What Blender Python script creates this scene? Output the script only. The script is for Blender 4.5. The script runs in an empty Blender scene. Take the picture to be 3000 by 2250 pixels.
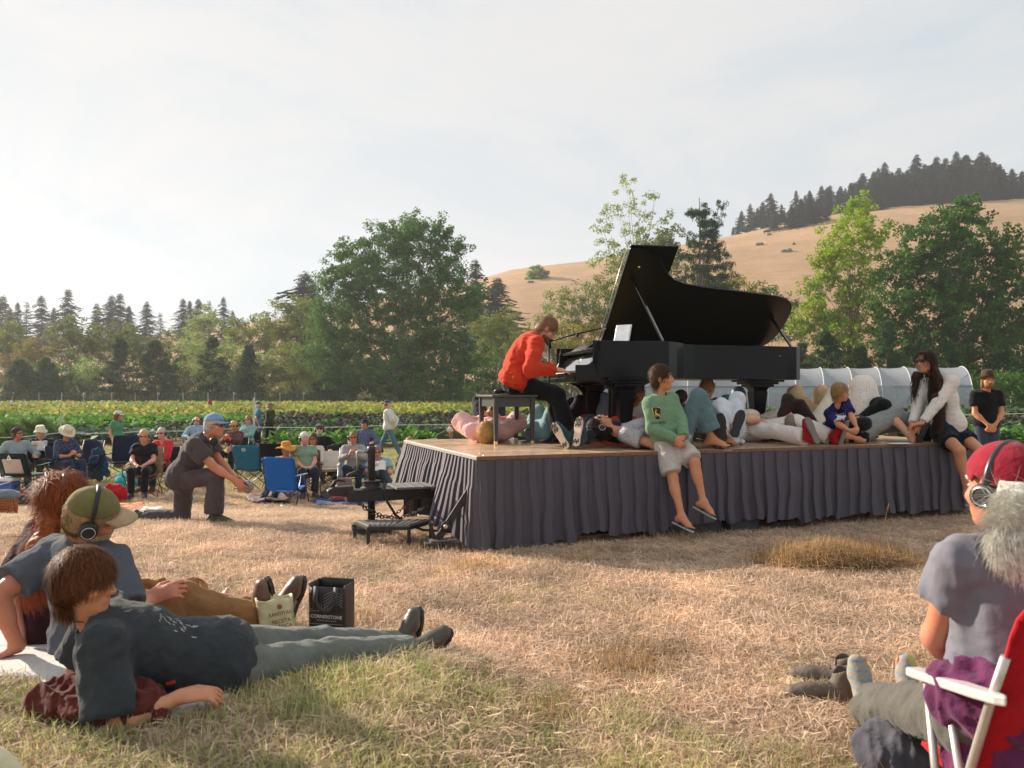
import bpy, bmesh, math, random
import numpy as np
from mathutils import Vector, Matrix, Quaternion
from mathutils.bvhtree import BVHTree
scene = bpy.context.scene
col = scene.collection
R = math.radians
CAMZ, FPX, HX, HY = 1.38, 2400.0, 1500.0, 1150.0
cam = bpy.data.objects.new('camera', bpy.data.cameras.new('camera'))
col.objects.link(cam)
cam.location = (0, 0, CAMZ)
cam.rotation_euler = (R(90), 0, 0)
cam.data.sensor_width = 36
cam.data.lens = 36 * FPX / 3000
cam.data.shift_y = 25 / 3000
cam.data.clip_start = .05
cam.data.clip_end = 6000
scene.camera = cam
cam.data.dof.use_dof = True; cam.data.dof.focus_distance = 8.6; cam.data.dof.aperture_fstop = 4.5
SUN_EL, SUN_AZ = R(24), math.atan2(-.83, .56)      # azimuth from +Y towards +X
SUN_DIR = Vector((math.sin(SUN_AZ) * math.cos(SUN_EL), math.cos(SUN_AZ) * math.cos(SUN_EL), math.sin(SUN_EL)))
sun = bpy.data.objects.new('sun', bpy.data.lights.new('sun', 'SUN'))
col.objects.link(sun)
sun.data.energy = 5.0
sun.data.angle = R(.6)
sun.data.color = (1, .86, .71)
sun.rotation_euler = (-SUN_DIR).to_track_quat('-Z', 'Y').to_euler()
sun.location = SUN_DIR * 50
world = bpy.data.worlds.new('World'); scene.world = world; world.use_nodes = True
wn, wl = world.node_tree.nodes, world.node_tree.links
wn.clear()
w_out = wn.new('ShaderNodeOutputWorld'); w_bg = wn.new('ShaderNodeBackground')
w_sky = wn.new('ShaderNodeTexSky'); w_sky.sky_type = 'NISHITA'; w_sky.sun_disc = False
w_sky.sun_elevation = SUN_EL; w_sky.sun_rotation = SUN_AZ
w_sky.air_density = 1.0; w_sky.dust_density = .2; w_sky.ozone_density = 1.0; w_sky.altitude = 20
w_bg.inputs['Strength'].default_value = .077
w_tc = wn.new('ShaderNodeTexCoord'); w_map = wn.new('ShaderNodeMapping'); w_map.inputs['Scale'].default_value = (1.0, 1.6, 3.6)
w_map.inputs['Rotation'].default_value = (.0, .25, .5)
w_n = wn.new('ShaderNodeTexNoise'); w_n.inputs['Scale'].default_value = 1.9; w_n.inputs['Detail'].default_value = 7; w_n.inputs['Roughness'].default_value = .56
w_n.inputs['Distortion'].default_value = .35
w_r = wn.new('ShaderNodeMapRange'); w_r.inputs['From Min'].default_value = .38; w_r.inputs['From Max'].default_value = .66
w_r.inputs['To Min'].default_value = .90; w_r.inputs['To Max'].default_value = .985
w_mx = wn.new('ShaderNodeMix'); w_mx.data_type = 'RGBA'; w_mx.inputs['B'].default_value = (5.45, 5.5, 5.55, 1)
w_n2 = wn.new('ShaderNodeTexNoise'); w_n2.inputs['Scale'].default_value = 2.3; w_n2.inputs['Detail'].default_value = 8; w_n2.inputs['Roughness'].default_value = .6; w_n2.inputs['Distortion'].default_value = .5
w_m3 = wn.new('ShaderNodeMapping'); w_m3.inputs['Scale'].default_value = (1.0, 1.0, 2.6); w_m3.inputs['Location'].default_value = (.7, .2, .4)
w_r2 = wn.new('ShaderNodeMapRange'); w_r2.inputs['From Min'].default_value = .40; w_r2.inputs['From Max'].default_value = .60
w_m2 = wn.new('ShaderNodeMix'); w_m2.data_type = 'RGBA'; w_m2.inputs['A'].default_value = (4.5, 4.95, 5.25, 1); w_m2.inputs['B'].default_value = (5.55, 5.5, 5.45, 1)
wl.new(w_tc.outputs['Generated'], w_m3.inputs['Vector']); wl.new(w_m3.outputs['Vector'], w_n2.inputs['Vector']); wl.new(w_n2.outputs['Fac'], w_r2.inputs['Value']); wl.new(w_r2.outputs['Result'], w_m2.inputs['Factor']); wl.new(w_m2.outputs['Result'], w_mx.inputs['B'])
wl.new(w_tc.outputs['Generated'], w_map.inputs['Vector']); wl.new(w_map.outputs['Vector'], w_n.inputs['Vector'])
wl.new(w_n.outputs['Fac'], w_r.inputs['Value']); wl.new(w_r.outputs['Result'], w_mx.inputs['Factor'])
wl.new(w_sky.outputs['Color'], w_mx.inputs['A']); wl.new(w_mx.outputs['Result'], w_bg.inputs['Color'])
wl.new(w_bg.outputs['Background'], w_out.inputs['Surface'])
scene.view_settings.view_transform = 'Standard'
scene.view_settings.look = 'None'
scene.view_settings.gamma = 1
scene.view_settings.use_curve_mapping = False
scene.view_settings.exposure = .92
scene.cycles.use_denoising = True
scene.cycles.max_bounces = 8
scene.cycles.transparent_max_bounces = 12
scene.cycles.volume_bounces = 0
scene.cycles.volume_step_rate = 4
def V(*a): return Vector(a if len(a) > 1 else a[0])
def at(px, py, Y): return Vector(((px - HX) / FPX * Y, Y, CAMZ - (py - HY) / FPX * Y))
def atz(px, py, z): return at(px, py, FPX * (CAMZ - z) / (py - HY))
def sstep(a, b, x):
 t = np.clip((x - a) / (b - a), 0, 1); return t * t * (3 - 2 * t)
FY = -.60
SKY_PX = [-900, 0, 250, 430, 600, 800, 1100, 1400, 1500, 1600, 1750, 1900, 2150, 2300, 2500, 2700, 2850, 3000, 3300, 3900]
SKY_PY = [1010, 1012, 1015, 985, 990, 960, 900, 830, 800, 788, 772, 740, 692, 655, 622, 606, 598, 596, 600, 640]
RIDGE = 430.0
_rx = [(p - HX) / FPX * RIDGE for p in SKY_PX]; _rz = [CAMZ + (HY - y) / FPX * RIDGE for y in SKY_PY]
def ground(X, Y):
 X = np.asarray(X, float); Y = np.asarray(Y, float)
 sx = sstep(2.5, 5.5, X)
 z = FY * sstep(7.6 + 3.6 * sx, 14.5 + 8.4 * sx, Y) + .17 * sstep(4.7, 3.4, Y) * sstep(.3, -.5, X)
 hr = np.interp(X, _rx, _rz) - FY
 t = np.clip((Y - 150) / (RIDGE - 150), 0, 1.6)
 prof = np.where(t < 1, .25 * t + .75 * np.sin(np.clip(t, 0, 1) * math.pi / 2) ** 1.6, 1 - .12 * (t - 1) ** 2 * 6)
 und = 1.8 * np.sin(X * .022 + 1.3) * np.sin(Y * .017) + 1.0 * np.sin(X * .05 + Y * .031)
 z = z + prof * hr + und * np.clip(t, 0, .35) * np.clip(1.15 - t, 0, 1) * 2
 return z
def gz(X, Y): return float(ground(X, Y))
def gpt(px, py):
 Y = 5.0
 for _ in range(40):
  X = (px - HX) / FPX * Y; Y = .5 * Y + .5 * FPX * (CAMZ - gz(X, Y)) / max(py - HY, 1)
 return Vector(((px - HX) / FPX * Y, Y, gz((px - HX) / FPX * Y, Y)))
MATS = {}
def _new(name):
 m = bpy.data.materials.new(name); m.use_nodes = True
 return m, m.node_tree.nodes, m.node_tree.links, m.node_tree.nodes['Principled BSDF']
def hexc(h):
 h = h.lstrip('#'); v = [int(h[i:i + 2], 16) / 255 for i in (0, 2, 4)]
 return tuple((c / 12.92 if c <= .04045 else ((c + .055) / 1.055) ** 2.4) for c in v)
def C(c): return hexc(c) if isinstance(c, str) else tuple(c[:3])
def mat(c, rough=.7, var=.12, scale=30, bump=.0, bscale=200, metal=0, spec=.5, coat=0, sheen=0, trans=0, stretch=(1, 1, 1), sss=0, key=None):
 k = key or (c if isinstance(c, str) else tuple(c), rough, var, scale, bump, bscale, metal, spec, coat, sheen, trans, stretch, sss)
 if k in MATS: return MATS[k]
 c3 = C(c)
 m, n, l, b = _new('surface')
 b.inputs['Roughness'].default_value = rough; b.inputs['Metallic'].default_value = metal
 b.inputs['Specular IOR Level'].default_value = spec; b.inputs['Coat Weight'].default_value = coat
 if sheen: b.inputs['Sheen Weight'].default_value = sheen; b.inputs['Sheen Roughness'].default_value = .5
 if trans: b.inputs['Transmission Weight'].default_value = trans
 if sss:
  b.inputs['Subsurface Weight'].default_value = sss; b.inputs['Subsurface Radius'].default_value = (.012, .005, .003); b.inputs['Subsurface Scale'].default_value = 1
 tc = n.new('ShaderNodeTexCoord'); mp = n.new('ShaderNodeMapping'); mp.inputs['Scale'].default_value = stretch
 l.new(tc.outputs['Object'], mp.inputs['Vector'])
 if var:
  nz = n.new('ShaderNodeTexNoise'); nz.inputs['Scale'].default_value = scale; nz.inputs['Detail'].default_value = 6; nz.inputs['Roughness'].default_value = .65
  l.new(mp.outputs['Vector'], nz.inputs['Vector'])
  mr = n.new('ShaderNodeMapRange'); mr.inputs['From Min'].default_value = .28; mr.inputs['From Max'].default_value = .72
  mr.inputs['To Min'].default_value = 1 - var; mr.inputs['To Max'].default_value = 1 + var
  l.new(nz.outputs['Fac'], mr.inputs['Value'])
  mx = n.new('ShaderNodeVectorMath'); mx.operation = 'SCALE'; mx.inputs[0].default_value = c3
  l.new(mr.outputs['Result'], mx.inputs['Scale']); l.new(mx.outputs['Vector'], b.inputs['Base Color'])
 else:
  b.inputs['Base Color'].default_value = (*c3, 1)
 if bump:
  nb = n.new('ShaderNodeTexNoise'); nb.inputs['Scale'].default_value = bscale; nb.inputs['Detail'].default_value = 4
  l.new(mp.outputs['Vector'], nb.inputs['Vector'])
  bp = n.new('ShaderNodeBump'); bp.inputs['Strength'].default_value = bump; bp.inputs['Distance'].default_value = .01
  l.new(nb.outputs['Fac'], bp.inputs['Height']); l.new(bp.outputs['Normal'], b.inputs['Normal'])
 MATS[k] = m; return m
def cloth(c, var=.16, bump=.9): return mat(c, .9, var, 11, bump, 30, spec=.12, sheen=.12)
def pattern_cloth(kind, a, b2, scale=40, thr=.5, c3=None):
 k = ('pat', kind, a, b2, scale, thr, c3)
 if k in MATS: return MATS[k]
 m, n, l, b = _new('patterned_cloth'); b.inputs['Roughness'].default_value = .9; b.inputs['Specular IOR Level'].default_value = .15
 tc = n.new('ShaderNodeTexCoord')
 mx = n.new('ShaderNodeMix'); mx.data_type = 'RGBA'; mx.inputs['A'].default_value = (*C(a), 1); mx.inputs['B'].default_value = (*C(b2), 1)
 def ramp(sock, lo, hi):
  r = n.new('ShaderNodeMapRange'); r.inputs['From Min'].default_value = lo; r.inputs['From Max'].default_value = hi; l.new(sock, r.inputs['Value']); return r.outputs['Result']
 if kind == 'spots':
  v = n.new('ShaderNodeTexVoronoi'); v.inputs['Scale'].default_value = scale; l.new(tc.outputs['Object'], v.inputs['Vector'])
  f = ramp(v.outputs['Distance'], thr, thr - .08)
 elif kind == 'noise':
  v = n.new('ShaderNodeTexNoise'); v.inputs['Scale'].default_value = scale; v.inputs['Detail'].default_value = 3; l.new(tc.outputs['Object'], v.inputs['Vector'])
  f = ramp(v.outputs['Fac'], thr - .03, thr + .03)
 elif kind in ('stripes', 'plaid', 'checker'):
  outs = []
  for ax in (['Z'] if kind == 'stripes' else ['X', 'Z']):
   w = n.new('ShaderNodeTexWave'); w.wave_type = 'BANDS'; w.bands_direction = ax; w.inputs['Scale'].default_value = scale; w.inputs['Distortion'].default_value = .6
   w.inputs['Detail'].default_value = 1; l.new(tc.outputs['Object'], w.inputs['Vector']); outs.append(ramp(w.outputs['Fac'], thr, thr + .1))
  f = outs[0]
  if len(outs) > 1:
   a2 = n.new('ShaderNodeMath'); a2.operation = 'ADD'; l.new(outs[0], a2.inputs[0]); l.new(outs[1], a2.inputs[1])
   a3 = n.new('ShaderNodeMath'); a3.operation = 'MULTIPLY'; a3.inputs[1].default_value = .5; l.new(a2.outputs[0], a3.inputs[0]); f = a3.outputs[0]
 l.new(f, mx.inputs['Factor']); res = mx.outputs['Result']
 if c3:
  v2 = n.new('ShaderNodeTexVoronoi'); v2.inputs['Scale'].default_value = scale * .7; mp = n.new('ShaderNodeMapping'); mp.inputs['Location'].default_value = (3.1, 1.7, .4)
  l.new(tc.outputs['Object'], mp.inputs['Vector']); l.new(mp.outputs['Vector'], v2.inputs['Vector'])
  m2 = n.new('ShaderNodeMix'); m2.data_type = 'RGBA'; l.new(res, m2.inputs['A']); m2.inputs['B'].default_value = (*C(c3), 1)
  l.new(ramp(v2.outputs['Distance'], .22, .14), m2.inputs['Factor']); res = m2.outputs['Result']
 l.new(res, b.inputs['Base Color'])
 nb = n.new('ShaderNodeTexNoise'); nb.inputs['Scale'].default_value = 30; l.new(tc.outputs['Object'], nb.inputs['Vector'])
 bp = n.new('ShaderNodeBump'); bp.inputs['Strength'].default_value = .5; bp.inputs['Distance'].default_value = .01
 l.new(nb.outputs['Fac'], bp.inputs['Height']); l.new(bp.outputs['Normal'], b.inputs['Normal'])
 MATS[k] = m; return m
def tag(o, label=None, cat=None, group=None, kind=None):
 if label: o['label'] = label
 if cat: o['category'] = cat
 if group: o['group'] = group
 if kind: o['kind'] = kind
 return o
def thing(name, label, cat, loc=(0, 0, 0), rz=0, group=None):
 o = bpy.data.objects.new(name, None); col.objects.link(o)
 o.empty_display_size = .1
 o.location = loc; o.rotation_euler = (0, 0, rz)
 return tag(o, label, cat, group)
def link(name, me, parent=None, mats=None):
 o = bpy.data.objects.new(name, me); col.objects.link(o)
 if mats is not None:
  for m in (mats if isinstance(mats, (list, tuple)) else [mats]): me.materials.append(m)
 if parent: o.parent = parent
 return o
def origin_of(p):
 v = Vector((0, 0, 0))
 while p is not None:
  v = v + p.location; p = p.parent
 return v
def raw_mesh(name, Vs, quads=None, tris=None, smooth=True):
 me = bpy.data.meshes.new(name)
 Vs = np.asarray(Vs, np.float32)
 me.vertices.add(len(Vs)); me.vertices.foreach_set('co', Vs.ravel())
 nq = 0 if quads is None else len(quads); nt = 0 if tris is None else len(tris)
 li = []
 if nq: li.append(np.asarray(quads, np.int32).ravel())
 if nt: li.append(np.asarray(tris, np.int32).ravel())
 li = np.concatenate(li) if li else np.zeros(0, np.int32)
 me.loops.add(len(li)); me.loops.foreach_set('vertex_index', li)
 st = np.concatenate([np.arange(nq) * 4, nq * 4 + np.arange(nt) * 3]).astype(np.int32)
 me.polygons.add(nq + nt); me.polygons.foreach_set('loop_start', st)
 me.polygons.foreach_set('use_smooth', np.full(nq + nt, smooth, bool))
 me.update(calc_edges=True)
 return me
class MB:
 """collects shapes; build() links them as one mesh object"""
 def __init__(s): s.v = []; s.f = []; s.m = []; s.cur = 0
 def add(s, vs, fs, mi=None):
  o = len(s.v); s.v += [tuple(x) for x in vs]
  s.f += [tuple(i + o for i in f) for f in fs]; s.m += [s.cur if mi is None else mi] * len(fs); return s
 def box(s, c, size, M=None, taper=1.0):
  hx, hy, hz = (d / 2 for d in size); c = Vector(c); vs = []
  for z, t in ((-hz, 1), (hz, taper)):
   for x, y in ((-hx, -hy), (hx, -hy), (hx, hy), (-hx, hy)):
    p = Vector((x * t, y * t, z)); vs.append((M @ p if M else p) + c)
  return s.add(vs, [(3, 2, 1, 0), (4, 5, 6, 7), (0, 1, 5, 4), (1, 2, 6, 5), (2, 3, 7, 6), (3, 0, 4, 7)])
 def bar(s, a, b, w, h=None, up=(0, 0, 1)):
  a, b = Vector(a), Vector(b); d = (b - a).normalized(); u = Vector(up)
  if abs(d.dot(u)) > .98: u = Vector((0, 1, 0))
  x = d.cross(u).normalized(); y = x.cross(d); h = h or w
  vs = [p + x * (sx * w / 2) + y * (sy * h / 2) for p in (a, b) for sx, sy in ((-1, -1), (1, -1), (1, 1), (-1, 1))]
  return s.add(vs, [(3, 2, 1, 0), (4, 5, 6, 7), (0, 1, 5, 4), (1, 2, 6, 5), (2, 3, 7, 6), (3, 0, 4, 7)][::1])
 def tube(s, pts, r, n=8, closed=False):
  pts = [Vector(p) for p in pts]; N = len(pts); rs = r if isinstance(r, (list, tuple)) else [r] * N
  vs, prev = [], None
  for i, p in enumerate(pts):
   d = (pts[(i + 1) % N] - pts[i - 1]) if closed else (pts[min(i + 1, N - 1)] - pts[max(i - 1, 0)])
   d = d.normalized() if d.length > 1e-9 else Vector((0, 0, 1))
   if prev is None: x = d.orthogonal().normalized()
   else:
    x = prev - d * prev.dot(d); x = x.normalized() if x.length > 1e-6 else d.orthogonal().normalized()
   prev = x; y = d.cross(x)
   vs += [p + (x * math.cos(2 * math.pi * k / n) + y * math.sin(2 * math.pi * k / n)) * rs[i] for k in range(n)]
  fs = []
  for i in range(N if closed else N - 1):
   j = (i + 1) % N
   fs += [(i * n + k, i * n + (k + 1) % n, j * n + (k + 1) % n, j * n + k) for k in range(n)]
  if not closed: fs += [tuple(range(n))[::-1], tuple((N - 1) * n + k for k in range(n))]
  return s.add(vs, fs)
 def lathe(s, prof, n=20, M=None, sx=1, sy=1, c=(0, 0, 0)):
  vs = []; c = Vector(c)
  for r, z in prof:
   for k in range(n):
    a = 2 * math.pi * k / n; p = Vector((r * math.cos(a) * sx, r * math.sin(a) * sy, z)); vs.append((M @ p if M else p) + c)
  fs = [(i * n + k, i * n + (k + 1) % n, (i + 1) * n + (k + 1) % n, (i + 1) * n + k) for i in range(len(prof) - 1) for k in range(n)]
  fs += [tuple(range(n))[::-1], tuple((len(prof) - 1) * n + k for k in range(n))]
  return s.add(vs, fs)
 def prism(s, poly, t, M=None, c=(0, 0, 0)):
  """poly in local xy, extruded along z by t (tuple lo,hi)"""
  lo, hi = t if isinstance(t, tuple) else (0, t); n = len(poly); c = Vector(c)
  vs = [Vector((x, y, lo)) for x, y in poly] + [Vector((x, y, hi)) for x, y in poly]
  vs = [(M @ p if M else p) + c for p in vs]
  area = sum(poly[i][0] * poly[(i + 1) % n][1] - poly[(i + 1) % n][0] * poly[i][1] for i in range(n))
  fs = [tuple(range(n))[::-1], tuple(range(n, 2 * n))] + [(i, (i + 1) % n, n + (i + 1) % n, n + i) for i in range(n)]
  if area < 0: fs = [f[::-1] for f in fs]
  return s.add(vs, fs)
 def grid(s, P):
  """P[i][j] points"""
  ni, nj = len(P), len(P[0])
  return s.add([p for r in P for p in r], [(i * nj + j, (i + 1) * nj + j, (i + 1) * nj + j + 1, i * nj + j + 1) for i in range(ni - 1) for j in range(nj - 1)])
 def build(s, name, mats, parent=None, smooth=False, bevel=0, local=False, solid=0, sub=0, segs=2):
  me = bpy.data.meshes.new(name)
  vs = s.v
  if parent is not None and not local:
   o = origin_of(parent); vs = [(p[0] - o.x, p[1] - o.y, p[2] - o.z) for p in vs]
  me.from_pydata(vs, [], s.f)
  mats = mats if isinstance(mats, (list, tuple)) else [mats]
  ob = link(name, me, parent, mats)
  if len(mats) > 1: me.polygons.foreach_set('material_index', s.m)
  if smooth: me.polygons.foreach_set('use_smooth', [True] * len(me.polygons))
  if solid:
   q = ob.modifiers.new('thick', 'SOLIDIFY'); q.thickness = solid; q.offset = 0
  if bevel:
   q = ob.modifiers.new('edge', 'BEVEL'); q.width = bevel; q.segments = segs; q.limit_method = 'ANGLE'; q.angle_limit = R(40)
  if sub:
   q = ob.modifiers.new('round', 'SUBSURF'); q.levels = sub; q.render_levels = sub
  return ob
def frame(F, U=None):
 """matrix with columns S (right), F (forward), U (up)"""
 F = Vector(F).normalized(); U = Vector(U) if U is not None else Vector((0, 0, 1))
 if abs(F.dot(U.normalized())) > .97: U = Vector((0, 1, 0)) if abs(F.y) < .9 else Vector((1, 0, 0))
 S = F.cross(U).normalized(); U = S.cross(F).normalized()
 return Matrix((S, F, U)).transposed()
def copy_thing(o, loc=None, rz=None, label=None, scale=None, parent=None):
 c = o.copy(); col.objects.link(c); c.parent = parent
 if loc is not None: c.location = loc
 if rz is not None: c.rotation_euler = (0, 0, rz)
 if scale is not None: c.scale = (scale,) * 3 if isinstance(scale, (int, float)) else scale
 if label: c['label'] = label
 for ch in list(o.children): copy_thing(ch, parent=c)
 return c
def vnp(v): return np.array([v[0], v[1], v[2]], np.float32)
def wave_noise(P, seed, fr, n=5, aniso=None):
 rg = np.random.RandomState(seed); out = 0
 A = np.ones(3) if aniso is None else np.asarray(aniso)
 for i in range(n):
  k = rg.normal(size=3) * fr * A * (1 + .45 * i); k2 = rg.normal(size=3) * fr * A * .6
  out = out + np.sin(P @ k.astype(np.float32) + rg.uniform(0, 6.28) + 1.6 * np.sin(P @ k2.astype(np.float32) + rg.uniform(0, 6.28))) / (1 + .35 * i)
 return out / n
class Sdf:
 def __init__(s, vox=.01): s.v = vox; s.p = []; s.cuts = []; s.noise = []
 def cone(s, a, b, ra, rb=None, k=.03, fl=None, sub=False, cut=False, cut0=False):
  s.p.append(('c', vnp(a), vnp(b), ra, ra if rb is None else rb, k, fl, sub, cut, cut0)); return s
 def chain(s, pts, rs, k=.03, fl=None, cut=False):
  for i in range(len(pts) - 1): s.cone(pts[i], pts[i + 1], rs[i], rs[i + 1], k, fl, cut=cut and i == len(pts) - 2)
  return s
 def ell(s, c, r, M=None, k=.03, sub=False):
  s.p.append(('e', vnp(c), np.array(r, np.float32), np.array(M, np.float32) if M is not None else np.eye(3, dtype=np.float32), k, sub)); return s
 def plane(s, p, n): s.cuts.append((vnp(p), vnp(Vector(n).normalized()))); return s
 def trim(s, p, n): s.p.append(('p', vnp(p), vnp(Vector(n).normalized()))); return s
 def wrinkle(s, amp, fr, seed=1, aniso=None, ridge=False): s.noise.append((amp, fr, seed, aniso, ridge)); return s
 def solve(s):
  lo, hi = np.full(3, 1e9), np.full(3, -1e9); bbs = []
  for q in s.p:
   if q[0] == 'p': bbs.append((None, None)); continue
   if q[0] == 'c':
    r = max(q[3], q[4]); a = np.minimum(q[1], q[2]) - r; b = np.maximum(q[1], q[2]) + r; k, sub = q[5], q[7]
   else:
    r = q[2].max(); a = q[1] - r; b = q[1] + r; k, sub = q[4], q[5]
   bbs.append((a - k - 2 * s.v, b + k + 2 * s.v))
   if not sub: lo = np.minimum(lo, a); hi = np.maximum(hi, b)
  lo -= 4 * s.v; hi += 4 * s.v
  n = np.ceil((hi - lo) / s.v).astype(int) + 1
  ax = [(lo[i] + np.arange(n[i]) * s.v).astype(np.float32) for i in range(3)]
  f = np.full(n, .5, np.float32)
  for q, (a, b) in zip(s.p, bbs):
   if q[0] == 'p':
    f = np.maximum(f, ((ax[0][:, None, None] - q[1][0]) * q[2][0] + (ax[1][None, :, None] - q[1][1]) * q[2][1] + (ax[2][None, None, :] - q[1][2]) * q[2][2])).astype(np.float32); continue
   i0 = np.clip(np.floor((a - lo) / s.v).astype(int), 0, n); i1 = np.clip(np.ceil((b - lo) / s.v).astype(int) + 1, 0, n)
   if np.any(i1 <= i0): continue
   sl = tuple(slice(i0[i], i1[i]) for i in range(3))
   P = np.stack(np.meshgrid(ax[0][sl[0]], ax[1][sl[1]], ax[2][sl[2]], indexing='ij'), -1)
   if q[0] == 'c':
    _, A, B, ra, rb, k, fl, sub, cut, cut0 = q
    pa = P - A; ba = B - A
    if fl is not None:
     w = vnp(Vector(fl[0]).normalized()); pa = pa + (pa @ w)[..., None] * w * (1 / fl[1] - 1)
    L2 = max(float(ba @ ba), 1e-9); h = np.clip((pa @ ba) / L2, 0, 1)
    d = np.sqrt(((pa - h[..., None] * ba) ** 2).sum(-1)) - (ra + (rb - ra) * h)
    if fl is not None: d = d * (.5 + .5 * fl[1])
    if cut: d = np.maximum(d, (P - B) @ (ba / math.sqrt(L2)))
    if cut0: d = np.maximum(d, -((P - A) @ (ba / math.sqrt(L2))))
   else:
    _, c, r, M, k, sub = q
    pl = (P - c) @ M
    k0 = np.sqrt(((pl / r) ** 2).sum(-1)); k1 = np.sqrt(((pl / (r * r)) ** 2).sum(-1)) + 1e-9
    d = k0 * (k0 - 1) / k1
   g = f[sl]
   if sub:
    d = -d; h = np.clip(.5 - .5 * (g - d) / k, 0, 1); f[sl] = d * h + g * (1 - h) + k * h * (1 - h)
   else:
    h = np.clip(.5 + .5 * (g - d) / k, 0, 1); f[sl] = d * h + g * (1 - h) - k * h * (1 - h)
  if s.noise:
   near = np.abs(f) < .05; I = np.argwhere(near); P = (I * s.v + lo).astype(np.float32)
   for amp, fr, seed, an, rd in s.noise:
    w = wave_noise(P, seed, fr, 3 if rd else 5, aniso=an)
    if rd: w = np.abs(w) * 3.2 - 1
    f[near] += (amp * w).astype(np.float32)
  for p, nn in s.cuts:
   d = (ax[0][:, None, None] - p[0]) * nn[0] + (ax[1][None, :, None] - p[1]) * nn[1] + (ax[2][None, None, :] - p[2]) * nn[2]
   f = np.maximum(f, d)
  f[0] = f[-1] = .5; f[:, 0] = f[:, -1] = .5; f[:, :, 0] = f[:, :, -1] = .5
  return surfnet(f, lo, s.v)
 def build(s, name, m, parent=None, smooth_it=1, extra=None):
  Vs, Q = s.solve()
  if len(Vs) == 0: return None
  if smooth_it: Vs = relax(Vs, Q, smooth_it)
  s.V, s.Q = Vs, Q
  o = origin_of(parent) if parent else Vector((0, 0, 0))
  Vo = Vs - vnp(o); tr = None
  if extra is not None:
   eV, eT = extra(Vs, Q)
   if len(eV): tr = np.asarray(eT) + len(Vo); Vo = np.concatenate([Vo, np.asarray(eV, np.float32) - vnp(o)])
  return link(name, raw_mesh(name, Vo, Q, tr), parent, m)
def relax(Vs, Q, it):
 for _ in range(it):
  acc = np.zeros_like(Vs); cnt = np.zeros(len(Vs), np.float32)
  for a, b in ((0, 1), (1, 2), (2, 3), (3, 0)):
   np.add.at(acc, Q[:, a], Vs[Q[:, b]]); np.add.at(acc, Q[:, b], Vs[Q[:, a]])
   np.add.at(cnt, Q[:, a], 1); np.add.at(cnt, Q[:, b], 1)
  Vs = .45 * Vs + .55 * acc / np.maximum(cnt, 1)[:, None]
 return Vs.astype(np.float32)
def surfnet(f, org, v):
 s = f < 0
 tot = np.zeros(tuple(d - 1 for d in f.shape), np.int8)
 cor = [(i, j, k) for i in (0, 1) for j in (0, 1) for k in (0, 1)]
 for i, j, k in cor: tot += s[i:f.shape[0] - 1 + i, j:f.shape[1] - 1 + j, k:f.shape[2] - 1 + k]
 act = (tot > 0) & (tot < 8); I = np.argwhere(act)
 if len(I) == 0: return np.zeros((0, 3)), np.zeros((0, 4), int)
 idx = np.full(act.shape, -1, np.int32); idx[act] = np.arange(len(I))
 acc = np.zeros((len(I), 3), np.float32); cnt = np.zeros(len(I), np.float32)
 for c in cor:
  for a in range(3):
   if c[a]: continue
   c2 = list(c); c2[a] = 1
   f0 = f[I[:, 0] + c[0], I[:, 1] + c[1], I[:, 2] + c[2]]; f1 = f[I[:, 0] + c2[0], I[:, 1] + c2[1], I[:, 2] + c2[2]]
   m = (f0 < 0) != (f1 < 0); t = f0[m] / (f0[m] - f1[m])
   p = np.tile(np.array(c, np.float32), (len(t), 1)); p[:, a] += t; acc[m] += p; cnt[m] += 1
 Vs = (I + acc / cnt[:, None]) * v + org
 Q = []
 for a in range(3):
  b, c = (a + 1) % 3, (a + 2) % 3
  s0 = np.take(s, range(s.shape[a] - 1), a); s1 = np.take(s, range(1, s.shape[a]), a)
  E = np.argwhere(s0 != s1)
  E = E[(E[:, b] > 0) & (E[:, c] > 0) & (E[:, b] < f.shape[b] - 1) & (E[:, c] < f.shape[c] - 1)]
  def ci(db, dc):
   X = E.copy(); X[:, b] -= db; X[:, c] -= dc; return idx[X[:, 0], X[:, 1], X[:, 2]]
  q = np.stack([ci(1, 1), ci(0, 1), ci(0, 0), ci(1, 0)], 1)
  flip = ~s0[E[:, 0], E[:, 1], E[:, 2]]; q[flip] = q[flip][:, ::-1]; Q.append(q)
 return Vs.astype(np.float32), np.concatenate(Q).astype(np.int32)
# ================================================================== ground
def node_mat(name):
 m, n, l, b = _new(name); return m, n, l, b
def mk_noise(n, l, vec, scale, detail=4, rough=.6, dist=0):
 t = n.new('ShaderNodeTexNoise'); t.inputs['Scale'].default_value = scale; t.inputs['Detail'].default_value = detail
 t.inputs['Roughness'].default_value = rough; t.inputs['Distortion'].default_value = dist
 if vec is not None: l.new(vec, t.inputs['Vector'])
 return t.outputs['Fac']
def mk_range(n, l, s, a, b, c=0, d=1):
 r = n.new('ShaderNodeMapRange'); l.new(s, r.inputs['Value'])
 for k, v in zip(('From Min', 'From Max', 'To Min', 'To Max'), (a, b, c, d)): r.inputs[k].default_value = v
 return r.outputs['Result']
def mk_mix(n, l, f, a, b):
 m = n.new('ShaderNodeMix'); m.data_type = 'RGBA'
 if isinstance(f, (int, float)): m.inputs['Factor'].default_value = f
 else: l.new(f, m.inputs['Factor'])
 for k, v in (('A', a), ('B', b)):
  if isinstance(v, (tuple, str)): m.inputs[k].default_value = (*C(v), 1)
  else: l.new(v, m.inputs[k])
 return m.outputs['Result']
def mk_math(n, l, op, a, b):
 m = n.new('ShaderNodeMath'); m.operation = op
 for i, v in enumerate((a, b)):
  if isinstance(v, (int, float)): m.inputs[i].default_value = v
  else: l.new(v, m.inputs[i])
 return m.outputs[0]
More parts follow.
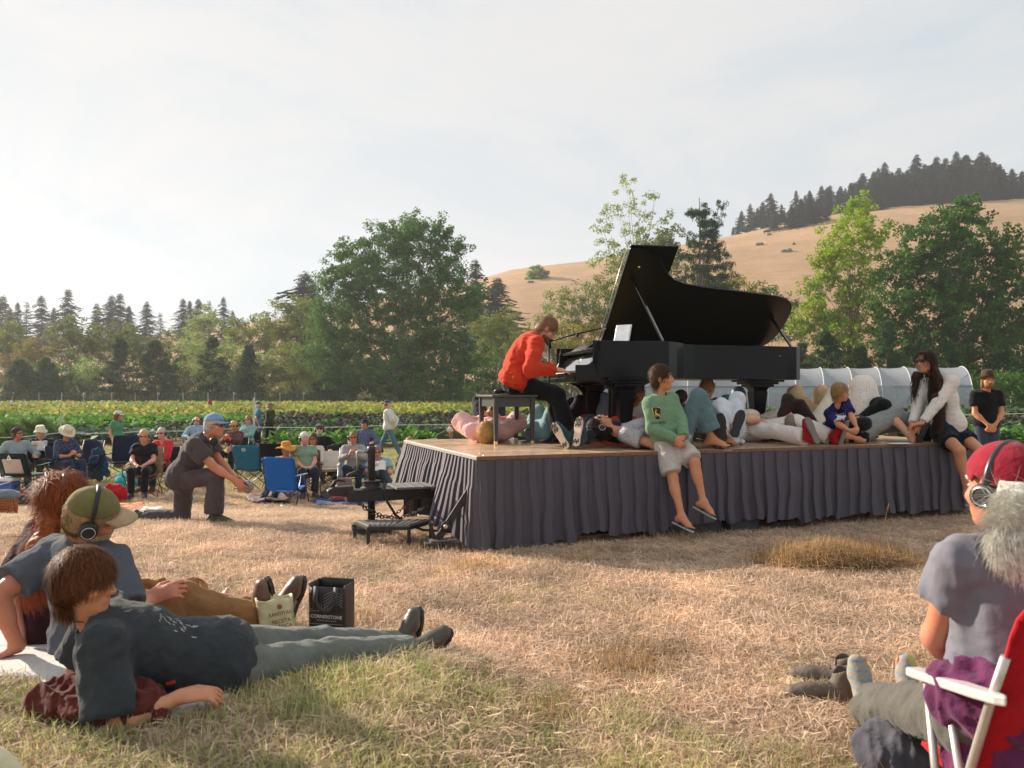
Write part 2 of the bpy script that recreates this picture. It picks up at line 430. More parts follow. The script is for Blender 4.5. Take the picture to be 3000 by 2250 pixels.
def ground_mat():
 m, n, l, b = node_mat('dry_ground'); b.inputs['Roughness'].default_value = .95; b.inputs['Specular IOR Level'].default_value = .1
 g = n.new('ShaderNodeNewGeometry'); pos = g.outputs['Position']
 sx = n.new('ShaderNodeSeparateXYZ'); l.new(pos, sx.inputs[0]); Y = sx.outputs['Y']
 n1 = mk_noise(n, l, pos, 1.1, 6); n2 = mk_noise(n, l, pos, 14, 5, .7); n3 = mk_noise(n, l, pos, 70, 4, .7)
 c = mk_mix(n, l, mk_range(n, l, n1, .35, .68), (.42, .28, .17), (.34, .22, .13))
 c = mk_mix(n, l, mk_range(n, l, n2, .35, .7, 0, .8), c, (.55, .38, .21))
 c = mk_mix(n, l, mk_range(n, l, n3, .5, .72, 0, .55), c, (.17, .10, .045))
 wob = mk_math(n, l, 'ADD', Y, mk_range(n, l, mk_noise(n, l, pos, .25, 3), .3, .7, -3, 3))
 lawn = mk_math(n, l, 'MULTIPLY', mk_range(n, l, wob, 17.5, 22), mk_range(n, l, Y, 32, 29))
 lawnc = mk_mix(n, l, n2, (.11, .17, .035), (.26, .25, .09))
 c = mk_mix(n, l, mk_math(n, l, 'MULTIPLY', lawn, mk_range(n, l, n1, .25, .6, .35, 1)), c, lawnc)
 soil = mk_mix(n, l, n2, (.13, .075, .045), (.24, .15, .09))
 c = mk_mix(n, l, mk_math(n, l, 'MULTIPLY', mk_range(n, l, Y, 29.5, 31), mk_range(n, l, Y, 121, 119)), c, soil)
 far = mk_range(n, l, Y, 119, 124)
 wood = mk_mix(n, l, n1, (.06, .075, .025), (.16, .12, .06))
 nf = mk_noise(n, l, pos, .05, 6, .65); nf2 = mk_noise(n, l, pos, .8, 5, .7)
 smp = n.new('ShaderNodeMapping'); smp.inputs['Scale'].default_value = (.12, .5, 1.6); l.new(pos, smp.inputs['Vector']); nstr = mk_noise(n, l, smp.outputs['Vector'], .9, 7, .7)
 gold = mk_mix(n, l, mk_range(n, l, nf, .38, .64), (.45, .29, .165), (.33, .215, .125)); gold = mk_mix(n, l, mk_range(n, l, nstr, .5, .72, 0, .75), gold, (.22, .15, .085))
 gold = mk_mix(n, l, mk_range(n, l, nf2, .4, .7, 0, .6), gold, (.47, .31, .17))
 farc = mk_mix(n, l, mk_range(n, l, Y, 150, 185), wood, gold)
 c = mk_mix(n, l, far, c, farc)
 l.new(c, b.inputs['Base Color'])
 bp = n.new('ShaderNodeBump'); bp.inputs['Strength'].default_value = .9; bp.inputs['Distance'].default_value = .03
 l.new(mk_math(n, l, 'ADD', n3, mk_math(n, l, 'MULTIPLY', n2, 1.5)), bp.inputs['Height']); l.new(bp.outputs['Normal'], b.inputs['Normal'])
 return m
_ys = np.concatenate([np.linspace(-8, 16, 97), np.geomspace(16.4, 140, 40), np.linspace(146, 900, 90)])
_t = np.linspace(-1, 1, 121)
_gv, _gq = [], []
for y in _ys:
 w = 16 + 1.15 * max(y, 0); xs = _t * w
 _gv.append(np.stack([xs, np.full_like(xs, y), ground(xs, np.full_like(xs, y))], 1))
_gv = np.concatenate(_gv); nj = len(_t)
_i = np.arange(len(_ys) - 1)[:, None] * nj + np.arange(nj - 1)[None]
_gq = np.stack([_i, _i + 1, _i + 1 + nj, _i + nj], -1).reshape(-1, 4)
tag(link('ground', raw_mesh('ground', _gv, _gq), None, ground_mat()), kind='structure')
# ================================================================== scattered clumps (geometry nodes over a point mesh)
rng = np.random.RandomState(7)
def scatter(name, label, cat, pts, rotz, scale, variants, idx, tilt=None):
 """one 'stuff' object: a vertex per clump, each instanced from an unlinked collection of variants"""
 c = bpy.data.collections.new(name + '_variants')
 for i, (me, ms) in enumerate(variants):
  o = bpy.data.objects.new('%s_variant_%02d' % (name, i), me)
  if not me.materials:
   for m in ms: me.materials.append(m)
  c.objects.link(o)
 me = bpy.data.meshes.new(name); n = len(pts)
 me.vertices.add(n); me.vertices.foreach_set('co', np.asarray(pts, np.float32).ravel())
 rot = np.zeros((n, 3), np.float32); rot[:, 2] = rotz
 if tilt is not None: rot[:, 0] = tilt
 a = me.attributes.new('rot', 'FLOAT_VECTOR', 'POINT'); a.data.foreach_set('vector', rot.ravel())
 a = me.attributes.new('scl', 'FLOAT', 'POINT'); a.data.foreach_set('value', np.asarray(scale, np.float32))
 a = me.attributes.new('idx', 'INT', 'POINT'); a.data.foreach_set('value', np.asarray(idx, np.int32))
 ob = link(name, me); tag(ob, label, cat, kind='stuff')
 ng = bpy.data.node_groups.new(name, 'GeometryNodeTree')
 ng.interface.new_socket('Geometry', in_out='INPUT', socket_type='NodeSocketGeometry')
 ng.interface.new_socket('Geometry', in_out='OUTPUT', socket_type='NodeSocketGeometry')
 N, L = ng.nodes, ng.links
 gi, go = N.new('NodeGroupInput'), N.new('NodeGroupOutput')
 ip = N.new('GeometryNodeInstanceOnPoints'); ci = N.new('GeometryNodeCollectionInfo')
 ci.inputs['Collection'].default_value = c; ci.inputs['Separate Children'].default_value = True; ci.inputs['Reset Children'].default_value = True
 ip.inputs['Pick Instance'].default_value = True
 def attr(nm, ty):
  q = N.new('GeometryNodeInputNamedAttribute'); q.data_type = ty; q.inputs['Name'].default_value = nm; return q.outputs['Attribute']
 L.new(gi.outputs[0], ip.inputs['Points']); L.new(ci.outputs[0], ip.inputs['Instance'])
 L.new(attr('idx', 'INT'), ip.inputs['Instance Index']); L.new(attr('rot', 'FLOAT_VECTOR'), ip.inputs['Rotation']); L.new(attr('scl', 'FLOAT'), ip.inputs['Scale'])
 L.new(ip.outputs[0], go.inputs[0])
 ob.modifiers.new('scatter', 'NODES').node_group = ng
 return ob
def blades(n, rad, hmin, hmax, w, lie, seed, curl=.5):
 """clump of n grass blades; lie = share lying almost flat"""
 r = np.random.RandomState(seed); vs, ts, bv = [], [], []
 for i in range(n):
  a, q = r.uniform(0, 6.28), rad * math.sqrt(r.uniform()); b = np.array([q * math.cos(a), q * math.sin(a), -.004])
  h = r.uniform(hmin, hmax); az = r.uniform(0, 6.28); d = np.array([math.cos(az), math.sin(az), 0]); s = np.array([-d[1], d[0], 0]) * w * r.uniform(.6, 1.3)
  flat = r.uniform() < lie
  if flat:
   z0 = r.uniform(.004, .03); h *= 1.5
   P = [b + d * 0 + [0, 0, z0], b + d * h * .5 + [0, 0, z0 + r.uniform(0, .02)], b + d * h + [0, 0, z0 + r.uniform(-.01, .025)]]
   s = s + np.array([0, 0, 1]) * w * r.uniform(-.6, .6)
  else:
   c = curl * r.uniform(.3, 1.6)
   P = [b, b + d * h * .18 * c + [0, 0, h * .55], b + d * h * .62 * c + [0, 0, h * (1 - .22 * c)]]
  bv.append(r.uniform(.5, 1.0) if r.uniform() < .45 else r.uniform(.95, 1.28))
  o = len(vs); vs += [P[0] - s, P[0] + s, P[1] - s * .8, P[1] + s * .8, P[2]]
  ts += [(o, o + 1, o + 3), (o, o + 3, o + 2), (o + 2, o + 3, o + 4)]
 me = raw_mesh('blades', vs, None, ts, False); a = me.attributes.new('tone', 'FLOAT', 'POINT'); a.data.foreach_set('value', np.repeat(np.array(bv, np.float32), 5)); return me
def blade_mat(name, cols, green_bias, tr=.35):
 m, n, l, b = node_mat(name); b.inputs['Roughness'].default_value = .6; b.inputs['Specular IOR Level'].default_value = .25
 oi = n.new('ShaderNodeObjectInfo'); g = n.new('ShaderNodeNewGeometry')
 rp = n.new('ShaderNodeValToRGB'); l.new(oi.outputs['Random'], rp.inputs['Fac']); e = rp.color_ramp.elements
 for i, c in enumerate(cols):
  q = e[i] if i < 2 else e.new(.5)
  q.position = i / (len(cols) - 1); q.color = (*c, 1)
 nz = mk_noise(n, l, g.outputs['Position'], 9, 3)
 c = mk_mix(n, l, mk_range(n, l, nz, .35, .7, 0, .5), rp.outputs['Color'], green_bias)
 big_ = mk_noise(n, l, g.outputs['Position'], 1.3, 4); at_ = n.new('ShaderNodeAttribute'); at_.attribute_name = 'tone'
 vm_ = n.new('ShaderNodeVectorMath'); vm_.operation = 'SCALE'; l.new(c, vm_.inputs[0]); l.new(mk_math(n, l, 'MULTIPLY', at_.outputs['Fac'], mk_range(n, l, big_, .3, .68, 1.2, .66)), vm_.inputs['Scale']); c = vm_.outputs['Vector']
 l.new(c, b.inputs['Base Color'])
 if tr:
  t = n.new('ShaderNodeBsdfTranslucent'); l.new(c, t.inputs['Color']); mx = n.new('ShaderNodeMixShader'); mx.inputs[0].default_value = tr
  l.new(b.outputs[0], mx.inputs[1]); l.new(t.outputs[0], mx.inputs[2]); l.new(mx.outputs[0], n['Material Output'].inputs['Surface'])
 return m
straw_m = blade_mat('straw', [(.88, .71, .54), (.77, .57, .41), (.92, .79, .65), (.83, .65, .49)], (.73, .53, .36))
dry_m = blade_mat('brown_hay', [(.46, .29, .14), (.58, .39, .20), (.38, .23, .11)], (.60, .42, .23))
green_m = blade_mat('green_grass', [(.25, .34, .09), (.50, .48, .20), (.19, .29, .08), (.62, .53, .28)], (.34, .38, .13))
VAR = []
for sd in range(5): VAR.append((blades(26, .11, .03, .075, .0021, .78, sd), [straw_m]))        # 0-4 matted straw
for sd in range(3): VAR.append((blades(22, .09, .03, .10, .0019, .3, 20 + sd, 1.0), [straw_m]))  # 5-7 standing straw
for sd in range(3): VAR.append((blades(20, .07, .03, .085, .0018, .1, 40 + sd, 1.0), [green_m]))  # 8-10 green tufts
for sd in range(2): VAR.append((blades(60, .16, .05, .12, .0016, .7, 60 + sd), [dry_m]))         # 11-12 raked heaps
def pnoise(X, Y, s, seed):
 P = np.stack([X, Y, np.zeros_like(X)], 1).astype(np.float32); return wave_noise(P, seed, s, 6)
Ys, Xs = [], []
for y0, y1, dens in ((1.2, 4, 950), (4, 6.5, 720), (6.5, 9.5, 420), (9.5, 14, 200), (14, 21, 80), (21, 29, 26)):
 wid = lambda y: 1.36 * y + .8
 area = (y1 - y0) * (wid(y0) + wid(y1)) / 2; nn = int(area * dens)
 y = rng.uniform(y0, y1, nn * 2); keep = rng.uniform(size=nn * 2) < wid(y) / wid(y1); y = y[keep][:nn]
 Ys.append(y); Xs.append(rng.uniform(-.5, .5, len(y)) * wid(y))
GX, GY = np.concatenate(Xs), np.concatenate(Ys)
g_n = pnoise(GX, GY, 1.6, 3) + .6 * pnoise(GX, GY, 5, 4)
bias = .46 - .46 * sstep(2.9, 4.3, GY) - .24 * sstep(.4, 1.8, GX)
bias = np.where(GY > 12, .9 * sstep(13, 21, GY), bias)
pg = np.clip(bias + .75 * g_n, .012, .8)
u = rng.uniform(size=len(GX))
idx = np.where(u < pg, rng.randint(8, 11, len(GX)), np.where(rng.uniform(size=len(GX)) < .20 + .15 * pnoise(GX, GY, 2.5, 9), rng.randint(5, 8, len(GX)), rng.randint(0, 5, len(GX))))
heap = (pnoise(GX, GY, 2.2, 12) + .5 * pnoise(GX, GY, 6, 13)) > .40
hz = np.zeros(len(GX))
idx = np.where(heap & (GY > 2.6) & (GY < 9) & (rng.uniform(size=len(GX)) < .5), rng.randint(11, 13, len(GX)), idx)
hc = atz(2440, 1655, 0.0)
dh = np.sqrt(((GX - hc.x) / .62) ** 2 + ((GY - hc.y) / .28) ** 2)
dh = dh * (1 + .45 * pnoise(GX, GY, 7, 21)); inh = dh < 1
idx = np.where(inh, rng.randint(11, 13, len(GX)), idx); hz = np.where(inh, .13 * (1 - dh ** 2), hz)
scl = rng.uniform(.75, 1.35, len(GX)) * np.where((idx >= 8) & (idx < 11), np.where(GY < 4, 1.1, np.where(GY > 16, 1.4, .8)), np.where((idx >= 5) & (idx < 8), .85, 1.0))
gmask = ~((GY > 6.9) & ((GX + .294) * .361 - (GY - 7.06) * .933 < -.25) & (GX > -.9) & (GY < 12) & (np.abs(GX - 1.5) < 3) & ((GY - 7.06) > .361 / .933 * (GX + .294) + .4))
clear_discs, clear_polys = [], []
def grass_go():
 k = gmask.copy()
 for poly in clear_polys:
  ins = np.zeros(len(GX), bool)
  for (x0, y0), (x1, y1) in zip(poly, poly[1:] + poly[:1]): ins ^= ((y0 > GY) != (y1 > GY)) & (GX < (x1 - x0) * (GY - y0) / (y1 - y0 + 1e-9) + x0)
  k &= ~ins
 for x, y, rx, ry in clear_discs: k &= (((GX - x) / rx) ** 2 + ((GY - y) / ry) ** 2) > 1
 P = np.stack([GX, GY, ground(GX, GY) + hz], 1)[k]
 scatter('hay_grass', 'dry straw and green grass covering the field in the foreground', 'grass', P, rng.uniform(0, 6.28, len(GX))[k], scl[k], VAR, idx[k])
# ================================================================== leaves and plants
def leaf_cloud(cent, rad, per, size, seed, flat=.0, aspect=.5, up=.3, jit=.35):
 """clusters of quads: cent (n,3), rad (n,), returns verts, quads, cluster index"""
 r = np.random.RandomState(seed); n = len(cent)
 c = np.repeat(np.asarray(cent, float), per, 0); rr = np.repeat(np.asarray(rad, float), per)
 d = r.normal(size=(len(c), 3)); d /= np.linalg.norm(d, axis=1)[:, None]; q = r.uniform(size=len(c)) ** .45
 P = c + d * (rr * q)[:, None] * np.array([1, 1, 1 - flat])
 a = r.normal(size=(len(c), 3)); a[:, 2] -= up; a /= np.linalg.norm(a, axis=1)[:, None]
 nrm = d * .6 + r.normal(size=(len(c), 3)) * .7; b = np.cross(a, nrm); b /= np.linalg.norm(b, axis=1)[:, None] + 1e-9
 L = size * r.uniform(1 - jit, 1 + jit, len(c)); a = a * L[:, None]; b = b * (L * aspect)[:, None]
 vs = np.stack([P - a * .5, P + b * .5, P + a * .5, P - b * .5], 1).reshape(-1, 3)
 return vs, np.arange(len(vs)).reshape(-1, 4)
def leaf_mat(name, c1, c2, tr=.4, scale=.5, c3=None, rough=.65):
 k = ('leaf', c1, c2, tr, scale, c3)
 if k in MATS: return MATS[k]
 m, n, l, b = node_mat(name); b.inputs['Roughness'].default_value = rough; b.inputs['Specular IOR Level'].default_value = .12
 g = n.new('ShaderNodeNewGeometry'); oi = n.new('ShaderNodeObjectInfo')
 nz = mk_noise(n, l, g.outputs['Position'], scale, 3); nz2 = mk_noise(n, l, g.outputs['Position'], scale * 9, 2)
 c = mk_mix(n, l, mk_range(n, l, nz, .35, .65), c1, c2)
 c = mk_mix(n, l, mk_range(n, l, nz2, .45, .7, 0, .5), c, c3 or tuple(x * 1.5 for x in c2))
 h = n.new('ShaderNodeHueSaturation'); l.new(c, h.inputs['Color']); l.new(mk_range(n, l, oi.outputs['Random'], 0, 1, .8, 1.2), h.inputs['Value']); c = h.outputs['Color']
 l.new(c, b.inputs['Base Color'])
 t = n.new('ShaderNodeBsdfTranslucent'); l.new(c, t.inputs['Color']); mx = n.new('ShaderNodeMixShader'); mx.inputs[0].default_value = tr
 l.new(b.outputs[0], mx.inputs[1]); l.new(t.outputs[0], mx.inputs[2]); l.new(mx.outputs[0], n['Material Output'].inputs['Surface'])
 MATS[k] = m; return m
def plant_mesh(seed, n, h, w, leaf, aspect, shape='dome', stem=True):
 """leafy crop plant about h tall: leaves radiate from a short stem"""
 r = np.random.RandomState(seed); vs, qs = [], []
 for i in range(n):
  az = r.uniform(0, 6.28); t = r.uniform(.15, 1); el = r.uniform(.1, 1.1) if shape == 'dome' else r.uniform(.5, 1.4)
  base = np.array([0, 0, h * (.15 + .6 * t) if shape != 'mat' else h * .3 * t])
  d = np.array([math.cos(az) * math.cos(el), math.sin(az) * math.cos(el), math.sin(el)])
  p0 = base + d * w * .25 * r.uniform(.4, 1); L = leaf * r.uniform(.7, 1.25)
  s = np.array([-math.sin(az), math.cos(az), r.uniform(-.4, .4)]) * L * aspect * .5
  p1 = p0 + d * L * .55; p2 = p0 + d * L + np.array([0, 0, -L * r.uniform(.1, .45)])
  o = len(vs); vs += [p0 - s * .25, p0 + s * .25, p1 + s, p1 - s, p2 + s * .55, p2 - s * .55]
  qs += [(o, o + 1, o + 2, o + 3), (o + 3, o + 2, o + 4, o + 5)]
 if stem:
  o = len(vs); q = .014
  vs += [np.array(p) for p in ((-q, -q, -.03), (q, -q, -.03), (q, q, -.03), (-q, q, -.03), (-q * .6, -q * .6, h * .7), (q * .6, -q * .6, h * .7), (q * .6, q * .6, h * .7), (-q * .6, q * .6, h * .7))]
  qs += [(o, o + 1, o + 5, o + 4), (o + 1, o + 2, o + 6, o + 5), (o + 2, o + 3, o + 7, o + 6), (o + 3, o, o + 4, o + 7)]
 return raw_mesh('plant', vs, qs, None, False)
squash_y = leaf_mat('squash_leaf', (.25, .31, .07), (.40, .37, .08), .45, .12, (.44, .40, .10))
squash_g = leaf_mat('squash_leaf_green', (.15, .26, .05), (.26, .34, .07), .35, .15)
chard_m = leaf_mat('chard_leaf', (.08, .20, .035), (.14, .29, .05), .35, .3)
kale_m = leaf_mat('kale_leaf', (.045, .095, .05), (.075, .13, .075), .2, .6, (.11, .19, .09))
purple_m = leaf_mat('purple_kale_leaf', (.075, .075, .045), (.055, .045, .05), .2, .4, (.13, .14, .07))
cab_m = leaf_mat('cabbage_leaf', (.13, .19, .15), (.09, .16, .11), .15, .4, (.22, .29, .23))
lett_m = leaf_mat('lettuce_leaf', (.22, .33, .07), (.30, .13, .08), .35, 1.2)
fen_m = leaf_mat('fennel_leaf', (.13, .22, .06), (.17, .27, .08), .35, .5)
CV = [(plant_mesh(100 + i, 22, .5, .9, .24, .9), [squash_y]) for i in range(3)] + [(plant_mesh(110 + i, 22, .5, .9, .24, .9), [squash_g]) for i in range(2)]
CV += [(plant_mesh(120 + i, 16, .45, .5, .34, .6), [chard_m]) for i in range(2)] + [(plant_mesh(130 + i, 22, .65, .55, .30, .7), [purple_m]) for i in range(2)]
CV += [(plant_mesh(140 + i, 22, .6, .55, .30, .65), [kale_m]) for i in range(2)] + [(plant_mesh(150 + i, 14, .4, .5, .30, 1.0), [cab_m]) for i in range(2)]
CV += [(plant_mesh(160 + i, 9, .15, .22, .16, .7), [lett_m]) for i in range(2)]
cp, ci_, cs_ = [], [], []
def bed(y0, y1, x0, x1, sp_row, sp, ids, sc=1.0, jit=.3):
 """rows run across the view; x0,x1 as a share of depth (pixel column over focal length)"""
 for y in np.arange(y0, y1, sp_row):
  xs = np.arange(x0 * y, x1 * y, sp); n = len(xs)
  if n == 0: continue
  X = xs + rng.normal(0, sp * jit, n); Yy = y + rng.normal(0, sp_row * .18, n) + X * .03
  keep = rng.uniform(size=n) < .94
  cp.append(np.stack([X, Yy, ground(X, Yy)], 1)[keep]); ci_.append(rng.choice(ids, n)[keep]); cs_.append((sc * rng.uniform(.75, 1.25, n))[keep])
def pxs(p): return (p - HX) / FPX
bed(60, 118, -.78, .02, 1.1, .7, [0, 1, 2, 0, 1, 3, 4], 1.15)      # yellowing squash, left and centre
bed(64, 118, .02, .14, 1.2, .7, [3, 4, 10, 11, 0], 1.0)
bed(62, 72, .14, .78, 1.1, .6, [10, 11, 10, 5], 1.0)              # cabbages before the tunnel
bed(52, 58, -.78, -.33, 1.0, .6, [3, 4, 1], 1.0)
bed(43, 51, -.78, -.30, .85, .42, [5, 6, 5], 1.0)                 # bright green rows left
bed(48, 58, -.30, .02, 1.0, .6, [7, 8, 10, 7], .8)              # purple kale and cabbage centre
bed(43, 48, -.34, .1, .8, .5, [9, 8, 5], .8)
bed(44, 62, .02, .78, 1.0, .55, [10, 11, 7, 9, 5], 1.05)
bed(31.5, 34.5, -.62, -.43, .55, .34, [12, 13], 1.0)              # red and green lettuce seedlings
bed(29.5, 31, -.30, -.1, .6, .4, [5, 6], .9)
bed(37.5, 43, -.42, .78, .75, .45, [7, 9, 9, 7], .75)
bed(33.5, 37.5, -.40, .78, .75, .5, [9, 9, 5], .75)
bed(30.2, 33.2, -.1, .78, .7, .45, [5, 6, 9], .85)
cp = np.concatenate(cp); ci_ = np.concatenate(ci_); cs_ = np.concatenate(cs_)
scatter('crop_rows', 'rows of squash, chard, kale and cabbage filling the vegetable field', 'crops', cp, rng.uniform(0, 6.28, len(cp)), cs_, CV, ci_)
kp = None
kmesh = [plant_mesh(200 + i, 30, .62, .55, .27, .7, stem=False) for i in range(4)]
smesh = MB(); smesh.tube([(0, 0, -.05), (.01, .005, .25), (0, 0, .5)], [.02, .018, .01], 6)
for i, px in enumerate(np.arange(470, 3000, 34)):
 if 1240 < px < 1400 and i % 2: continue
 Y = 31.0 + (i % 3) * .62 + rng.uniform(-.15, .15) - (px > 1400) * .4; X = pxs(px + rng.uniform(-8, 8)) * Y
 t = thing('kale_plant', 'curly kale plant in the front row of the vegetable field', 'plant', (X, Y, gz(X, Y)), rng.uniform(0, 6.28), 'front row kale plants')
 me = kmesh[i % 4]
 if not me.materials: me.materials.append(kale_m)
 link('leaves', me, t)
 if kp is None: kp = smesh.build('stem', mat((.16, .22, .08)), t, True, local=True).data
 else: link('stem', kp, t)
 t.scale = (1, 1, rng.uniform(.85, 1.2))
for i, (px, Y, w, h) in enumerate(((20, 30.5, 1.1, 1.05), (75, 31.5, 1.0, 1.15), (125, 32.0, .9, 1.2), (-40, 29.5, 1.1, 1.0))):
 X = pxs(px) * Y
 t = thing('fennel_bush', ['feathery fennel bush at the far left edge of the beds', 'feathery fennel bush behind the grey hooded listener', 'feathery fennel bush, rightmost of the clump beside the bare soil', 'feathery fennel bush cut by the left edge of the picture'][i], 'plant', (X, Y, gz(X, Y)), 0, 'fennel bushes')
 r = np.random.RandomState(i); n = 60; a = r.normal(size=(n, 3)); a /= np.linalg.norm(a, axis=1)[:, None]; a[:, 2] = np.abs(a[:, 2])
 vs, qs = leaf_cloud(a * np.array([w * .5, w * .5, h * .8]) * r.uniform(.3, 1, n)[:, None] + [0, 0, .15], np.full(n, .2), 40, .22, i, aspect=.12, up=-1.2)
 link('foliage', raw_mesh('foliage', vs, qs, None, False), t, fen_m)
 s = MB()
 for k in range(9): s.tube([(0, 0, -.02), (r.uniform(-.2, .2), r.uniform(-.2, .2), h * .6)], [.014, .006], 5)
 s.build('stems', mat((.16, .24, .08)), t, True, local=True)
# ================================================================== fence, ropes, tunnel
FYc = 121.0
ft = thing('deer_fence', 'wire deer fence on pale wooden posts along the far edge of the field', 'fence', (0, FYc, gz(0, FYc)))
pm = mat((.52, .48, .42), .8, .2, 6); bm_ = mat((.55, .53, .5), .7)
post = MB(); post.tube([(0, 0, -.3), (0, 0, 1.0), (.01, 0, 2.0)], [.065, .06, .055], 8); pme = None
box = MB(); box.box((.12, -.08, 1.85), (.32, .12, .3)); bme = None
k = 0
for X in np.arange(-81, 82, 3.6):
 z = gz(X, FYc) - gz(0, FYc)
 if pme is None: o = post.build('post', pm, ft, True, local=True); pme = o.data
 else: o = link('post', pme, ft)
 o.location = (X + rng.uniform(-.3, .3), rng.uniform(-.1, .1), z); o.rotation_euler = (rng.uniform(-.03, .03), rng.uniform(-.03, .03), rng.uniform(0, 6))
 k += 1
 if k % 3 == 0:
  if bme is None: q = box.build('sign_board', bm_, ft, local=True); bme = q.data
  else: q = link('sign_board', bme, ft)
  q.location = o.location
w = MB()
for h in (.15, .4, .65, .9, 1.15, 1.4, 1.65, 1.9): w.tube([(X, .07, h) for X in (-84, -40, 0, 40, 84)], .011, 4)
for X in np.arange(-84, 84, .6): w.bar((X, .075, .05), (X, .075, 1.9), .014)
tag(w.build('wire_mesh', mat((.30, .29, .27), .5, metal=.4), ft, local=True), kind='stuff')
wire_m = mat((.72, .70, .66), .5, .1)
def rope(label, pts, posts=()):
 t = thing('boundary_rope', label, 'rope', pts[0])
 P = []
 for a, b in zip(pts, pts[1:]):
  for i in range(10):
   u_ = i / 10; p = Vector(a).lerp(Vector(b), u_); p.z -= .05 * math.sin(math.pi * u_); P.append(p)
 P.append(Vector(pts[-1])); MB().tube(P, .011, 5).build('cord', wire_m, t, True)
 for p, h, c in posts:
  m_ = MB().box((p[0], p[1], p[2] + h / 2 - .05), (.055, .055, h + .1), taper=.9).build('stake', mat(c, .8), t, bevel=.004)
rope('white rope strung on stakes along the front of the beds, upper strand', [at(-60, 1283, 24.6), at(180, 1267, 26), at(420, 1263, 27), at(744, 1251, 27.5), at(1150, 1245, 28.5), at(1800, 1229, 30), at(2500, 1216, 29), at(3100, 1208, 28)],
     [(gpt(178, 1293) + Vector((0, 0, 0)), 1.0, (.5, .5, .48)), (at(744, 1300, 27.5), 1.55, (.55, .54, .5)), (at(2020, 1290, 29.8), 1.4, (.5, .42, .3))])
rope('lower strand of rope crossing before the kale behind the seated listeners', [at(760, 1305, 27.4), at(1150, 1297, 28), at(1500, 1252, 27), at(1760, 1248, 27)])
A = Vector((42.3, 75.0, 0)); Bv = Vector((7.5, 84.0, 0)); A.z = Bv.z = gz(A.x, A.y)
hd = (Bv - A).normalized(); hs = Vector((-hd.y, hd.x, 0)); hs = hs if hs.y > 0 else -hs
LT = (Bv - A).length; HW, HH, SH = 4.2, 4.45, 2.2
tt = thing('growing_tunnel', 'long white plastic covered growing tunnel behind the stage', 'greenhouse', A)
def arch(s, a, off=0):
 """a in 0..1 from the near foot over the top; returns a point"""
 th = math.pi * a; x = -math.cos(th); zz = math.sin(th) ** .8
 return A + hd * s + hs * (HW + x * (HW + off)) + Vector((0, 0, zz * (HH + off)))
nrib = 15
film = node_mat('poly_film'); fm, fn, fl_, fb = film
fb.inputs['Base Color'].default_value = (.50, .53, .56, 1); fb.inputs['Roughness'].default_value = .38
ftr = fn.new('ShaderNodeBsdfTranslucent'); ftr.inputs['Color'].default_value = (.46, .50, .54, 1)
fmx = fn.new('ShaderNodeMixShader'); fmx.inputs[0].default_value = .45; fl_.new(fb.outputs[0], fmx.inputs[1]); fl_.new(ftr.outputs[0], fmx.inputs[2]); fl_.new(fmx.outputs[0], fn['Material Output'].inputs['Surface'])
fbp = fn.new('ShaderNodeBump'); fbp.inputs['Strength'].default_value = .3; fbn = fn.new('ShaderNodeTexNoise'); fbn.inputs['Scale'].default_value = 1.2; fl_.new(fbn.outputs['Fac'], fbp.inputs['Height']); fl_.new(fbp.outputs['Normal'], fb.inputs['Normal'])
for i in range(nrib - 1):
 g = MB(); ss = [LT * (i + u_ / 4) / (nrib - 1) for u_ in range(5)]
 g.grid([[arch(s_, a_, -.10 * math.sin(math.pi * q_ / 4) * 1) for a_ in np.linspace(.17, .95, 22)] for q_, s_ in enumerate(ss)])
 g.build('film_panel', fm, tt, True)
 c = MB(); c.grid([[arch(s_, a_, -.03) for a_ in np.linspace(.005, .165, 5)] for s_ in ss])
 c.build('side_curtain', mat((.27, .30, .31), .6, .25, 2, trans=0), tt, True)
rm = mat((.60, .61, .62), .5, metal=.1)
for i in range(nrib):
 MB().tube([arch(LT * i / (nrib - 1), a_, .05) for a_ in np.linspace(0, 1, 24)], .034, 6).build('rib', rm, tt, True)
MB().tube([arch(LT * q / 20, .168, .06) for q in range(21)], .05, 6).build('side_rail', mat((.3, .3, .3), .5, metal=.4), tt, True)
MB().tube([arch(0, .3, .06), arch(LT / (nrib - 1), .12, .06)], .03, 6).build('brace', rm, tt, True)
e = MB(); e.add([A + hs * HW + Vector((0, 0, .1))] + [arch(-.02, a_, -.02) for a_ in np.linspace(0, 1, 24)], [(0, j + 2, j + 1) for j in range(23)]); e.build('end_wall', fm, tt)
